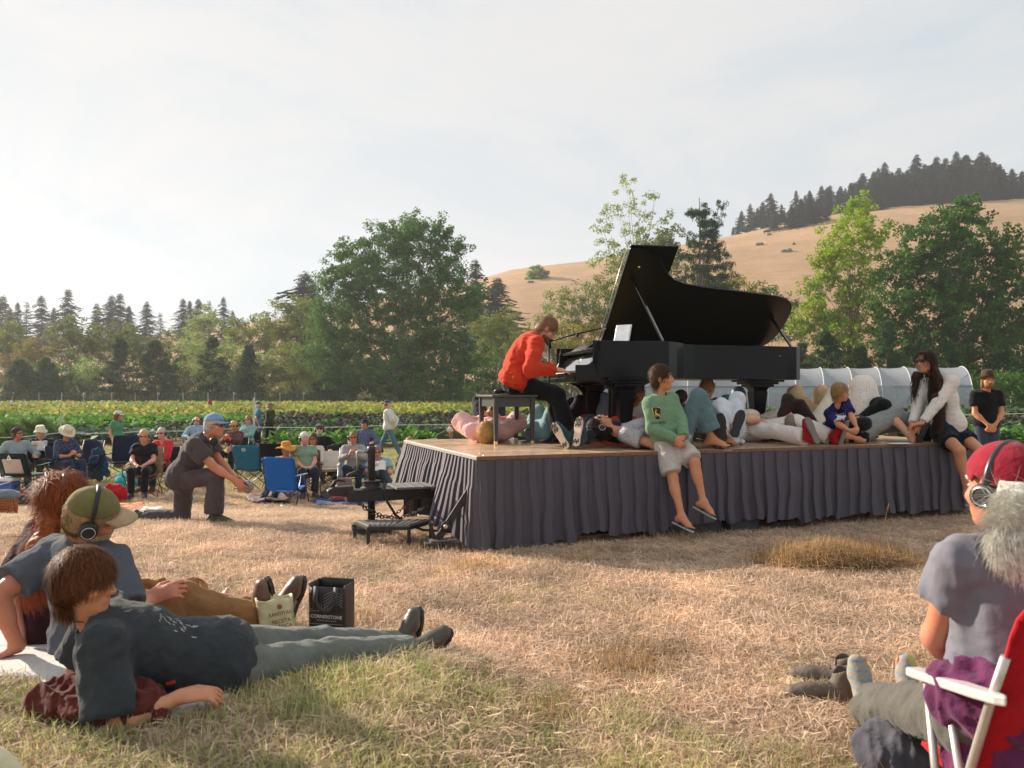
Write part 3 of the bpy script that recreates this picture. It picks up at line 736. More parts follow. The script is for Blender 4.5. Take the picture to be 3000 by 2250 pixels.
# ================================================================== trees
bark_m = mat((.13, .10, .075), .9, .3, 4, .6, 12); pale_bark = mat((.24, .20, .15), .9, .3, 4, .6, 12)
LF = dict(
 big=leaf_mat('leaf_big', (.068, .150, .036), (.108, .212, .05), .35, .22, (.19, .30, .075)),
 dark=leaf_mat('leaf_dark', (0.054, 0.145, 0.021), (0.086, 0.205, 0.028), .35, .25, (0.173, 0.304, 0.048)),
 yell=leaf_mat('leaf_yellowgreen', (0.216, 0.370, 0.028), (0.346, 0.449, 0.033), .48, .25, (0.454, 0.475, 0.048)),
 olive=leaf_mat('leaf_olive', (0.140, 0.198, 0.043), (0.205, 0.238, 0.052), .4, .25, (0.292, 0.290, 0.076)),
 gold=leaf_mat('leaf_gold', (0.281, 0.277, 0.038), (0.356, 0.290, 0.038), .42, .3, (0.410, 0.396, 0.057)),
 pale=leaf_mat('leaf_pale', (0.216, 0.290, 0.085), (0.270, 0.330, 0.095), .45, .3, (0.356, 0.396, 0.123)),
 rust=leaf_mat('leaf_rust', (0.281, 0.198, 0.057), (0.238, 0.224, 0.057), .4, .3, (0.356, 0.290, 0.085)),
 pine=leaf_mat('needle_pine', (0.032, 0.079, 0.024), (0.049, 0.112, 0.028), .2, .4, (0.097, 0.172, 0.048)),
 fir=leaf_mat('needle_fir', (.030, .075, .038), (.045, .095, .045), .15, .3, (.075, .13, .06)))
def limb_tree(mb, base, tips, r0, rngp, fork=.35):
 """trunk to a fork and limbs curving out to each tip"""
 top = base + Vector((0, 0, max((t.z - base.z) for t in tips) * fork))
 mid = base.lerp(top, .5) + Vector((rngp.normal() * .2, rngp.normal() * .2, 0))
 mb.tube([base - Vector((0, 0, .3)), mid, top], [r0 * 1.25, r0, r0 * .8], 8)
 for t in tips:
  s = base.lerp(top, rngp.uniform(.55, 1)); c = s.lerp(t, .5) + Vector((rngp.normal() * .4, rngp.normal() * .4, abs(t.z - s.z) * .12))
  rr = r0 * rngp.uniform(.14, .28); mb.tube([s, s.lerp(c, .5) + Vector((0, 0, .15)), c, t], [rr, rr * .75, rr * .5, rr * .15], 5)
  for _ in range(2):
   q = c + Vector(rngp.normal(size=3) * (t - s).length * .09); mb.tube([s.lerp(t, rngp.uniform(.35, .7)), q], [rr * .35, rr * .1], 4)
def broad_tree(label, name, px, Y, blobs, leafkey, leaf=.3, dens=1.0, seed=1, clump=.9, per=26, holes=.0, trunk=.3, fork=.35, bark=None, depth=1.0, group=None, cat='tree', aspect=.55):
 """blobs: (px, py, radius in px) ellipses of the crown outline as seen, turned into real balls of foliage round depth Y"""
 r = np.random.RandomState(seed); X = pxs(px) * Y; base = Vector((X, Y, gz(X, Y)))
 t = thing(name, label, cat, base, 0, group)
 cents = []; tips = []
 for bx, by, br in blobs:
  c = at(bx, by, Y) + Vector((0, r.uniform(-.5, .5) * depth * br / FPX * Y, 0)); R_ = br / FPX * Y
  n = max(4, int(dens * 5.2 * (R_ / clump) ** 2))
  d = r.normal(size=(n, 3)); d /= np.linalg.norm(d, axis=1)[:, None]
  q = np.clip(r.uniform(.45, 1.06, n), 0, 1.1); d = d * q[:, None]
  pts = np.array(c) + d * R_ * np.array([1, depth, .95]) + r.normal(size=(n, 3)) * clump * .35
  cents.append(pts[pts[:, 2] > base.z + .15]); tips.append(c + Vector((0, 0, R_ * .3)))
  tips.append(c + Vector(r.normal(size=3) * R_ * .25))
 cents = np.concatenate(cents)
 vs, qs = leaf_cloud(cents - np.array(base), clump * r.uniform(.6, 1.15, len(cents)), int(per * 1.7), leaf * 1.18, seed, .25, aspect)
 link('crown', raw_mesh('crown', vs, qs, None, False), t, LF[leafkey])
 mb = MB(); limb_tree(mb, base, [p for p in tips if p.z > base.z + 1], trunk, r, fork); mb.build('trunk', bark or bark_m, t, True)
 return t
def fir_mesh(seed, H=1.0, W=.2, ragged=.3, bare=.1, dens=1.0):
 """unit-height conifer: needle-clad branches in whorls, drooping tips"""
 r = np.random.RandomState(seed); cents, vs, qs = [], [], []
 z = bare
 while z < .985:
  t = (z - bare) / (1 - bare); w = W * (1 - t) ** .8 * r.uniform(1 - ragged, 1 + ragged * .6) + .012
  for k in range(int(7 * dens) + 1):
   if r.uniform() < .08 + ragged * .2: continue
   az = r.uniform(0, 6.28); L = w * r.uniform(.45, 1.15); d = np.array([math.cos(az), math.sin(az), 0]); s = np.array([-d[1], d[0], 0]); zo = r.normal() * .016; dr = r.uniform(.2, 1.9)
   n = 5
   for i in range(n):
    u_ = (i + .5) / n; p = d * L * u_ + np.array([0, 0, z + zo + .02 * (1 - u_) - .035 * dr * u_ ** 2 + r.uniform(-.006, .006)])
    hl = L / n * 1.0; hw = (.022 + .03 * (1 - u_) * (1 - t)) * r.uniform(.6, 1.3); dz = np.array([0, 0, -r.uniform(.2, 1) * hw * .7])
    for sg in (-1, 1):
     o = len(vs); vs += [p - d * hl * .5, p + d * hl * .55, p + d * hl * .7 + s * sg * hw * .7 + dz, p - d * hl * .1 + s * sg * hw + dz]
     qs.append((o, o + 1, o + 2, o + 3))
  z += r.uniform(.018, .034) / max(dens, .5) * 1.2
 return raw_mesh('crown', vs, qs, None, False)
trunk_u = MB(); trunk_u.tube([(0, 0, -.03), (.004, 0, .5), (0, 0, .98)], [.014, .009, .002], 6)
_tm = None
def conifer(label, px, topy, Y, wr, var, seed=0, group=None, key='fir', name='conifer', base=None):
 global _tm
 X = pxs(px) * Y; zb = gz(X, Y) if base is None else base; H = CAMZ + (HY - topy) / FPX * Y - zb
 t = thing(name, label, 'tree', (X, Y, zb - .1), seed * 2.4, group)
 c = link('crown', FIRS[var], t); c.scale = (H * wr * 1.85, H * wr * 1.85, H)
 if _tm is None: q = trunk_u.build('trunk', bark_m, t, True, local=True); _tm = q.data
 else: q = link('trunk', _tm, t)
 q.scale = (H, H, H); return t
FIRS = [fir_mesh(1, W=.17, ragged=.25, bare=.06), fir_mesh(2, W=.19, ragged=.4, bare=.1), fir_mesh(3, W=.15, ragged=.45, bare=.16), fir_mesh(4, W=.21, ragged=.35, bare=.08), fir_mesh(5, W=.16, ragged=.6, bare=.22, dens=.7), fir_mesh(6, W=.24, ragged=.3, bare=.02, dens=1.2)]
for f_ in FIRS: f_.materials.append(LF['fir'])
ORD = 'first second third fourth fifth sixth seventh eighth ninth tenth eleventh twelfth thirteenth fourteenth fifteenth sixteenth seventeenth eighteenth nineteenth twentieth'.split()
tops = [(2140, 640), (2165, 610), (2200, 588), (2235, 596), (2262, 572), (2300, 585), (2332, 560), (2370, 560), (2402, 545), (2440, 548), (2470, 530), (2502, 512), (2535, 505), (2562, 480), (2596, 482), (2625, 480), (2655, 470), (2685, 462), (2712, 458), (2742, 448), (2775, 452), (2806, 446), (2838, 450), (2872, 448), (2905, 465), (2932, 478), (2962, 490), (2990, 508), (3030, 515), (3070, 530), (3110, 540)]
rf = np.random.RandomState(31); hn = 0
for row, (dY, dtop, dx) in enumerate(((0, 0, 0), (-14, 26, 14), (-26, 50, -6), (-7, 12, 24), (-38, 78, 10), (-20, 38, -16))):
 for i, (px, ty) in enumerate(tops):
  if row in (2, 5) and not (2420 < px < 2990): continue
  if row == 4 and not (2450 < px < 2960): continue
  if row == 3 and px < 2190: continue
  if row == 1 and px > 3080: continue
  Yq = 424 + dY + rf.uniform(-4, 4); p = px + dx + rf.uniform(-9, 9)
  tt_ = ty + dtop + rf.uniform(-8, 16)
  conifer('dark conifer in the wood along the hilltop at right', p, tt_ + rf.choice([0, 0, 14, -10]), Yq, rf.uniform(1.0, 1.5), rf.choice([0, 1, 3, 5, 0, 2]), hn, 'conifers of the hilltop wood'); hn += 1
for i, (px, ty, Yq, wv) in enumerate(((2318, 600, 372, 1.25), (2345, 585, 370, 1.2), (2372, 575, 374, 1.25), (2398, 592, 368, 1.2), (2420, 600, 372, 1.1))):
 conifer(ORD[i] + ' conifer from the left in the lower spur of wood below the hilltop', px, ty, Yq, wv, [3, 0, 5, 1, 3][i], i, 'conifers of the lower spur')
conifer('lone grey-green conifer standing apart on the slope left of the lower spur', 2268, 622, 378, 1.25, 3, 1)
conifer('small dark conifer alone on the golden slope above the piano lid tail', 2326, 708, 330, 1.6, 5, 2)
for i, (px, ty, Yq, wv, v) in enumerate(sorted(((8, 862, 262, 1.2, 3), (30, 905, 250, 1.1, 0), (52, 885, 268, 1.0, 2), (78, 882, 260, 1.1, 4), (122, 866, 258, 1.35, 1), (158, 900, 262, 1.0, 2), (200, 848, 262, 1.3, 1), (284, 888, 255, 1.2, 0), (326, 862, 262, 1.2, 3), (352, 860, 264, 1.4, 1), (378, 895, 258, 1.1, 2), (430, 882, 255, 1.25, 0), (470, 915, 250, 1.3, 4), (536, 875, 262, 1.3, 1), (556, 880, 258, 1.0, 2), (582, 872, 262, 1.2, 3), (612, 880, 256, 1.1, 4), (655, 870, 258, 1.1, 1), (682, 908, 252, 1.0, 0), (-30, 880, 258, 1.2, 1)))):
 conifer(ORD[i] + ' hazy conifer from the left on the left skyline', px, ty, Yq, wv, v, i, 'conifers on the left skyline')
conifer('tall conifer rising left behind the great round tree', 893, 792, 190, 1.5, 3, 4)
conifer('second conifer behind the left shoulder of the great round tree', 918, 825, 186, 1.3, 1, 5)
conifer('conifer peeping over the right shoulder of the great round tree', 1392, 762, 210, 1.25, 1, 6)
conifer('dark wind-bent conifer low on the golden slope right of the great tree', 1457, 816, 230, 1.7, 5, 7)
broad_tree('great round green tree dominating the hedge line left of the pianist', 'great_tree', 1165, 116,
           [(1040, 760, 75), (1130, 715, 75), (1230, 705, 80), (1310, 740, 60), (1000, 850, 75), (1090, 840, 95), (1200, 830, 100), (1310, 840, 75), (960, 940, 70), (1060, 950, 95), (1180, 950, 105), (1300, 945, 90), (1370, 900, 48), (940, 1030, 70), (1040, 1060, 90), (1160, 1070, 100), (1280, 1060, 95), (1370, 1050, 55), (1000, 1120, 55), (1220, 1130, 60), (1340, 1120, 55), (1120, 1130, 55), (1210, 668, 42), (1290, 690, 38), (1395, 860, 30)],
           'big', .31, 1.15, 11, 1.0, 32, trunk=.6, fork=.18, bark=pale_bark)
HD = [('broad golden-green tree in the hedge above the red-haired woman', 270, 138, [(180, 985, 55), (260, 975, 62), (340, 990, 55), (220, 1040, 60), (310, 1045, 65), (385, 1030, 40), (130, 1040, 45)], 'olive', .32, .85),
      ('rust and gold leaved shrub at the far left of the hedge', 55, 132, [(60, 1060, 55), (100, 1030, 40), (20, 1095, 45)], 'rust', .3, .9),
      ('pale yellow-green tree standing up between left skyline conifers', 610, 170, [(590, 925, 30), (620, 950, 32), (580, 960, 30), (560, 985, 30)], 'pale', .36, .85),
      ('round olive tree left of the great tree', 770, 140, [(700, 1000, 60), (760, 960, 55), (830, 930, 55), (880, 905, 50), (820, 1000, 70), (900, 960, 60), (680, 960, 40)], 'olive', .32, .95),
      ('soft grey-green willowy shrub in the middle of the left hedge', 660, 127, [(600, 1060, 60), (680, 1050, 60), (740, 1075, 55), (640, 1110, 50), (560, 1010, 40)], 'pale', .28, .95),
      ('dense green shrub at the foot of the great tree on its left', 860, 125, [(830, 1070, 60), (900, 1060, 60), (870, 1120, 50), (790, 1100, 45), (940, 1110, 45)], 'olive', .28, 1.0),
      ('dark green shrub between pines in the left hedge', 215, 126, [(190, 1085, 45), (250, 1090, 50), (210, 1130, 40), (140, 1110, 40)], 'dark', .28, 1.0),
      ('low pale thistly shrub behind the deer fence at left', 275, 124, [(270, 1080, 35), (240, 1105, 30)], 'pale', .24, .8),
      ('small bright green sapling before the great tree', 690, 123, [(685, 1125, 28), (700, 1150, 25)], 'big', .26, .9),
      ('rust-tinted shrub below the golden slope, right of the great tree', 1450, 132, [(1420, 960, 50), (1470, 950, 50), (1440, 1010, 60), (1500, 1010, 45), (1400, 1040, 45)], 'olive', .3, .95),
      ('dark shrub behind the pianist at the fence', 1440, 126, [(1400, 1090, 50), (1460, 1075, 50), (1430, 1130, 45), (1380, 1130, 40)], 'dark', .28, 1.0),
      ('pale willow with feathery crown above the pianist', 1680, 128, [(1640, 890, 48), (1700, 870, 52), (1720, 920, 55), (1660, 940, 50), (1600, 930, 35)], 'pale', .28, .9),
      ('yellow-leaved shrub between the pianist and the piano lid', 1690, 124, [(1660, 990, 50), (1720, 985, 55), (1760, 950, 50), (1620, 1010, 40), (1700, 1050, 55)], 'gold', .28, 1.0),
      ('dark green shrub behind the pianist head', 1580, 127, [(1560, 1060, 50), (1620, 1075, 50), (1530, 1110, 45), (1640, 1120, 45)], 'olive', .28, 1.0),
      ('tall open pale tree with thin crown above the piano lid', 1865, 135, [(1840, 540, 34), (1800, 600, 40), (1880, 600, 42), (1760, 660, 38), (1850, 670, 45), (1920, 570, 28), (1780, 730, 50), (1860, 750, 55), (1740, 760, 32), (1930, 650, 34)], 'pale', .34, .34),
      ('mid green tree massed behind the raised piano lid', 1960, 130, [(1900, 740, 60), (1960, 700, 50), (2000, 780, 60), (1920, 820, 60), (1850, 830, 55), (1780, 850, 55), (2060, 840, 50), (1980, 870, 50), (1820, 780, 50)], 'olive', .32, .9),
      ('yellow-green bush above the curve of the piano lid', 2150, 127, [(2100, 850, 40), (2160, 840, 42), (2190, 870, 35), (2120, 900, 50)], 'gold', .3, 1.0),
      ('green bush above the tail of the piano lid', 2230, 126, [(2200, 900, 50), (2250, 870, 42), (2290, 910, 45), (2230, 960, 55), (2310, 960, 45)], 'big', .3, 1.0),
      ('tall yellow-green tree between the piano tail and the great dark tree', 2490, 112, [(2430, 720, 62), (2500, 650, 65), (2560, 690, 55), (2480, 760, 70), (2400, 800, 55), (2540, 800, 60), (2380, 880, 55), (2450, 880, 70), (2530, 890, 65), (2400, 960, 60), (2480, 980, 70), (2560, 980, 60), (2430, 1050, 55), (2510, 1060, 55), (2340, 950, 40), (2510, 610, 38)], 'yell', .36, .62),
      ('great dark green tree at the right edge behind the tunnel', 2790, 104, [(2680, 720, 70), (2760, 660, 62), (2810, 640, 55), (2860, 700, 75), (2940, 720, 65), (2640, 800, 70), (2740, 800, 90), (2850, 810, 95), (2960, 810, 80), (2620, 900, 75), (2720, 910, 95), (2840, 920, 105), (2960, 920, 95), (2640, 1000, 75), (2750, 1020, 90), (2870, 1030, 95), (2990, 1020, 80), (3060, 850, 80), (3070, 980, 80), (2680, 1080, 60), (2800, 1100, 70), (2930, 1110, 70), (3040, 1100, 70), (2830, 610, 36)], 'dark', .36, 1.0),
      ('small pale round tree alone on the golden hillside', 1578, 330, [(1565, 808, 22), (1588, 806, 22), (1578, 795, 18), (1575, 825, 18)], 'pale', .6, 1.4)]
HD += [('broad dull green tree filling the hedge behind the forked pine', 470, 142, [(430, 1040, 55), (500, 1020, 55), (560, 1050, 50), (470, 1080, 55), (540, 1100, 50)], 'olive', .32, 1.0),
       ('rounded gold-green tree at the left end behind the pines', 20, 140, [(0, 1010, 50), (40, 980, 40), (-50, 1040, 60), (60, 1040, 45)], 'olive', .32, 1.0),
       ('thick green bush behind the raised lid, low beside the piano', 1850, 124, [(1800, 930, 60), (1880, 920, 60), (1960, 940, 60), (2040, 930, 60), (2110, 970, 60), (1830, 1000, 60), (1930, 1010, 60), (2040, 1010, 60), (2140, 1040, 55), (1760, 1050, 50)], 'big', .3, 1.0),
       ('dull green bush right of the golden shrub behind the keyboard', 1560, 126, [(1540, 1000, 45), (1590, 985, 40), (1500, 1040, 45)], 'olive', .3, 1.0)]
for i, (lb, px, Yq, bl, key, lf, dn) in enumerate(HD):
 nm = 'tree' if 'tree' in lb or 'willow' in lb else ('sapling' if 'sapling' in lb else 'shrub')
 broad_tree(lb, nm, px, Yq, bl, key, lf, dn * (1.35 if key == 'yell' else 1), 50 + i, 1.0 if Yq > 110 else .9, 22, trunk=.22 if nm == 'shrub' else .34, fork=.3, bark=pale_bark if key in ('pale', 'yell') else bark_m, cat=nm if nm != 'sapling' else 'tree')
def pine(label, px, topy, Y, wpx, seed, key='pine', lean=0):
 r = np.random.RandomState(seed); X = pxs(px) * Y; base = Vector((X, Y, gz(X, Y))); H = CAMZ + (HY - topy) / FPX * Y - base.z; W = wpx / FPX * Y / 2
 t = thing('pine_tree', label, 'tree', base, 0, 'pines of the hedge'); mb = MB(); cents = []
 mb.tube([base - Vector((0, 0, .3)), base + Vector((lean * .5, 0, H * .5)), base + Vector((lean, 0, H * .96))], [.2, .13, .03], 7)
 z = .10
 while z < .98:
  w = W * (1 - ((z - .1) / .9) ** 1.4) * r.uniform(.75, 1.15) + .12
  for k in range(6):
   az = r.uniform(0, 6.28); d = Vector((math.cos(az), math.sin(az), 0)); L = w * r.uniform(.55, 1.08)
   a = base + Vector((lean * z, 0, H * z)); tip = a + d * L + Vector((0, 0, L * r.uniform(.02, .4)))
   mb.tube([a, a.lerp(tip, .6), tip], [.035, .025, .01], 4)
   for u_ in (.4, .62, .82, 1.0): cents.append(np.array(a.lerp(tip, u_)) + r.normal(size=3) * .1)
  z += r.uniform(.045, .075)
 cents.append(np.array(base + Vector((lean, 0, H * .97))))
 cents = np.array(cents); vs, qs = leaf_cloud(cents - np.array(base), r.uniform(.35, .6, len(cents)), 40, .42, seed, .2, .2, -.5)
 link('crown', raw_mesh('crown', vs, qs, None, False), t, LF[key]); mb.build('trunk', bark_m, t, True)
for i, a in enumerate((('spreading dark pine at the far left of the hedge', 60, 1055, 124, 150), ('dark pine second from the left of the hedge', 135, 1045, 123, 120), ('upright dark pine with pointed tip left of the forked pine', 352, 990, 125, 130), ('forked pine with bare lower limbs behind the wire fence', 455, 1000, 123, 190), ('dark pointed pine in the middle of the left hedge', 622, 985, 126, 130), ('dark pine right of the middle pine in the left hedge', 730, 1015, 125, 110), ('low dark pine by the foot of the great tree', 960, 1100, 123, 120), ('spreading low pine under the right side of the great tree', 1000, 1085, 122, 110), ('dark low pine beneath the yellow-green tree at right', 2420, 965, 100, 190), ('dark low pine before the great dark tree', 2600, 940, 98, 150), ('dark pine behind the piano tail', 2350, 1010, 112, 150), ('dark shrubby pine left of the tunnel top', 2520, 1020, 99, 130), ('dark low pine behind the bench and the keyboard', 1500, 1080, 124, 110))):
 pine(*a, seed=300 + i)
def droop_conifer(label, px, topy, Y, W, seed):
 r = np.random.RandomState(seed); X = pxs(px) * Y; base = Vector((X, Y, gz(X, Y))); H = CAMZ + (HY - topy) / FPX * Y - base.z
 t = thing('drooping_conifer', label, 'tree', base); mb = MB(); cents = []
 mb.tube([base - Vector((0, 0, .3)), base + Vector((.3, 0, H * .5)), base + Vector((.2, 0, H * .97))], [.35, .2, .05], 8)
 for q in range(5): 
  s = base + Vector((.2, 0, H * r.uniform(.35, .6))); e_ = base + Vector((r.uniform(-4, 4), r.uniform(-2, 2), H * r.uniform(.8, .96))); mb.tube([s, s.lerp(e_, .5) + Vector((0, 0, .5)), e_], [.12, .08, .03], 5)
  for u_ in np.linspace(.25, 1, 22): cents.append(np.array(s.lerp(e_, u_)) + r.normal(size=3) * np.array([.9, .9, .4]) * (1.1 - u_ * .6))
 z = .25
 while z < .95:
  for k in range(3):
   az = r.uniform(-.6, .6) if r.uniform() < .62 else r.uniform(0, 6.28); L = W * (1.05 - z) * r.uniform(.6, 1.15); d = Vector((math.cos(az), math.sin(az), 0))
   a = base + Vector((.25, 0, H * z)); mid = a + d * L * .55 + Vector((0, 0, L * .02)); tip = a + d * L + Vector((0, 0, -L * r.uniform(.05, .28) + .6))
   mb.tube([a, mid, tip], [.09, .06, .015], 5)
   for u_ in np.linspace(.2, 1, 13):
    p = a.lerp(mid, u_ * 2) if u_ < .5 else mid.lerp(tip, u_ * 2 - 1); cents.append(np.array(p) + r.normal(size=3) * .25 + [0, 0, -.2])
  z += .05
 cents = np.array(cents); vs, qs = leaf_cloud(cents - np.array(base), r.uniform(.35, .7, len(cents)), 34, .5, seed, .1, .2, 1.0)
 link('crown', raw_mesh('crown', vs, qs, None, False), t, LF['pine']); mb.build('trunk', bark_m, t, True)
droop_conifer('dark conifer with long drooping boughs right of the piano lid peak', 2045, 560, 124, 12.5, 5)
r_ = np.random.RandomState(77); n = 2600
bx = r_.uniform(-82, 82, n); by = r_.uniform(121.8, 126, n); bz = ground(bx, by) + r_.uniform(0, 1, n) ** 1.3 * (1.3 + .7 * np.sin(bx * .35) + .5 * np.sin(bx * 1.1))
vs, qs = leaf_cloud(np.stack([bx, by, bz], 1), r_.uniform(.5, .9, n), 22, .30, 8, .2, .6)
tag(link('bramble_thicket', raw_mesh('bramble_thicket', vs, qs, None, False), None, LF['dark']), 'dark bramble thicket massed along the deer fence', 'brambles', kind='stuff')
n = 1500; bx = r_.uniform(20, 62, n); by = r_.uniform(92, 98, n); bz = ground(bx, by) + r_.uniform(0, 1, n) * 4.2
vs, qs = leaf_cloud(np.stack([bx, by, bz], 1), r_.uniform(.5, 1.0, n), 22, .32, 9, .2, .6)
tag(link('undergrowth', raw_mesh('undergrowth', vs, qs, None, False), None, LF['dark']), 'dark undergrowth massed behind the growing tunnel', 'undergrowth', kind='stuff')
n = 2300; bx = r_.uniform(-84, 14, n); by = r_.uniform(131, 140, n); bz = ground(bx, by) + r_.uniform(0, 1, n) * (4.5 + 1.6 * np.sin(bx * .22) + 1.2 * np.sin(bx * .7 + 1))
vs, qs = leaf_cloud(np.stack([bx, by, bz], 1), r_.uniform(.6, 1.1, n), 20, .38, 19, .2, .6)
tag(link('hedge_undergrowth', raw_mesh('hedge_undergrowth', vs, qs, None, False), None, LF['olive']), 'dull green undergrowth filling the hedge behind the pines', 'undergrowth', kind='stuff')
rockm = mat((.15, .14, .13), .9, .3, 1.5, .8, 3)
for i, (px, py, Yq, s_) in enumerate(((2300, 772, 318, 1.9), (2222, 736, 340, 1.6), (2255, 702, 365, 1.1), (1552, 838, 322, 1.3))):
 X = pxs(px) * Yq; q = Sdf(s_ / 9); rr = np.random.RandomState(i); zc = gz(X, Yq)
 for k in range(4): q.ell((X + rr.normal() * s_ * .4, Yq + rr.normal() * s_ * .3, zc + s_ * .15), (s_ * rr.uniform(.5, .9), s_ * .6, s_ * rr.uniform(.3, .6)), k=s_ * .15)
 q.wrinkle(s_ * .1, 3 / s_, i)
 t = q.build('boulder', rockm, None); tag(t, ['grey boulder on the golden slope right of the small lone conifer', 'flat grey boulder high on the golden slope above the drooping conifer', 'small grey boulder near the top of the golden slope', 'dark stump-like rock beside the lone hillside tree'][i], 'rock')
cow_m = mat((.025, .02, .018), .7); cowv = None
for i, (px, py) in enumerate(((2940, 0), (2952, 0), (2962, 0), (2972, 0), (2245, 1), (2262, 1), (2278, 1))):
 Yq = 408 if py == 0 else 372; X = pxs(px) * Yq; z = gz(X, Yq)
 q = Sdf(.16); o = Vector((X, Yq, z)); q.cone(o + Vector((-.9, 0, 1.15)), o + Vector((.9, 0, 1.2)), .45, .5, .2)
 for sx in (-.85, .85):
  for sy in (-.25, .25): q.cone(o + Vector((sx, sy, .9)), o + Vector((sx, sy, 0)), .16, .12, .1)
 q.cone(o + Vector((1.0, 0, 1.3)), o + Vector((1.65, 0, .9 + .5 * (i % 2))), .25, .18, .15); q.cone(o + Vector((-1.1, 0, 1.4)), o + Vector((-1.25, 0, .5)), .09, .08, .05)
 t = q.build('cow', cow_m, None); tag(t, ORD[i] + ' black cow from the left grazing near the skyline at far right' if py == 0 else ORD[i - 4] + ' tiny dark cow from the left on the golden slope below the wood', 'cow', 'cattle by the right skyline' if py == 0 else 'cattle on the slope')
# ================================================================== stage
SC = Vector((-.294, 7.06, 0)); SU = Vector((.933, .361, 0)).normalized(); SV = Vector((-SU.y, SU.x, 0)); SL, SD, SZ = 5.90, 2.62, .83
UP = Vector((0, 0, 1)); Z_ = UP
HPM = mat((.012, .012, .013), .45, .1)
def st(a, b, z=0): return SC + SU * a + SV * b + UP * (SZ + z)
SM = Matrix((SU, SV, UP)).transposed()
black_metal = mat((.035, .033, .034), .5, .3, 8, .25, 60, metal=.5)
wood_dark = mat((.035, .030, .027), .75, .35, 9, .5, 30, stretch=(1, 1, 6))
def wood_deck():
 m, n, l, b = node_mat('deck_wood'); b.inputs['Roughness'].default_value = .32; b.inputs['Specular IOR Level'].default_value = .5
 tc = n.new('ShaderNodeTexCoord'); mp = n.new('ShaderNodeMapping'); mp.inputs['Rotation'].default_value = (0, 0, -math.atan2(SU.y, SU.x)); mp.inputs['Scale'].default_value = (1.2, 14, 1); l.new(tc.outputs['Object'], mp.inputs['Vector'])
 n1 = mk_noise(n, l, mp.outputs['Vector'], 2.4, 8, .6, .4); n2 = mk_noise(n, l, tc.outputs['Object'], 3, 5)
 c = mk_mix(n, l, mk_range(n, l, n1, .3, .7), (.46, .29, .17), (.60, .41, .27)); c = mk_mix(n, l, mk_range(n, l, n2, .4, .7, 0, .5), c, (.58, .45, .34))
 l.new(c, b.inputs['Base Color']); l.new(mk_range(n, l, n2, .3, .7, .14, .30), b.inputs['Roughness']); return m
deck_m = wood_deck()
stg = thing('stage', 'low wooden trailer stage wrapped in a pleated grey skirt', 'stage', SC)
nu, nv = 5, 4
for i in range(nu):
 for j in range(nv):
  a0, a1, b0, b1 = SL * i / nu, SL * (i + 1) / nu, SD * j / nv, SD * (j + 1) / nv; g = .0025
  m_ = MB(); m_.box(st((a0 + a1) / 2, (b0 + b1) / 2, -.0125), (a1 - a0 - 2 * g, b1 - b0 - 2 * g, .025), SM); m_.build('deck_panel', deck_m, stg, bevel=.002)
m_ = MB(); m_.box(st(SL / 2, SD / 2, -.06), (SL - .02, SD - .02, .06), SM); m_.build('deck_frame', black_metal, stg)
trim = mat((.17, .085, .05), .5, .3, 10, stretch=(1, 8, 1))
for (a, b, w, d) in ((SL / 2, -.008, SL + .03, .016), (SL / 2, SD + .008, SL + .03, .016)):
 m_ = MB(); m_.box(st(a, b, -.018), (w, d, .034), SM); m_.build('edge_trim', trim, stg, bevel=.003)
for a in (-.008, SL + .008):
 m_ = MB(); m_.box(st(a, SD / 2, -.018), (.016, SD, .034), SM); m_.build('edge_trim', mat((.5, .47, .43), .4, metal=.5) if a < 0 else trim, stg, bevel=.003)
def skirt_cloth():
 m, n, l, b = node_mat('skirt_cloth'); b.inputs['Roughness'].default_value = .78; b.inputs['Sheen Weight'].default_value = .3; b.inputs['Specular IOR Level'].default_value = .25
 tc = n.new('ShaderNodeTexCoord'); n1 = mk_noise(n, l, tc.outputs['Object'], 260, 2); n2 = mk_noise(n, l, tc.outputs['Object'], 5, 5)
 c = mk_mix(n, l, n2, (.062, .055, .074), (.084, .073, .092)); c = mk_mix(n, l, mk_range(n, l, n1, .4, .7, 0, .4), c, (.115, .100, .118)); l.new(c, b.inputs['Base Color'])
 bp = n.new('ShaderNodeBump'); bp.inputs['Strength'].default_value = .25; bp.inputs['Distance'].default_value = .004; l.new(n1, bp.inputs['Height']); l.new(bp.outputs['Normal'], b.inputs['Normal']); return m
skirt_m = skirt_cloth()
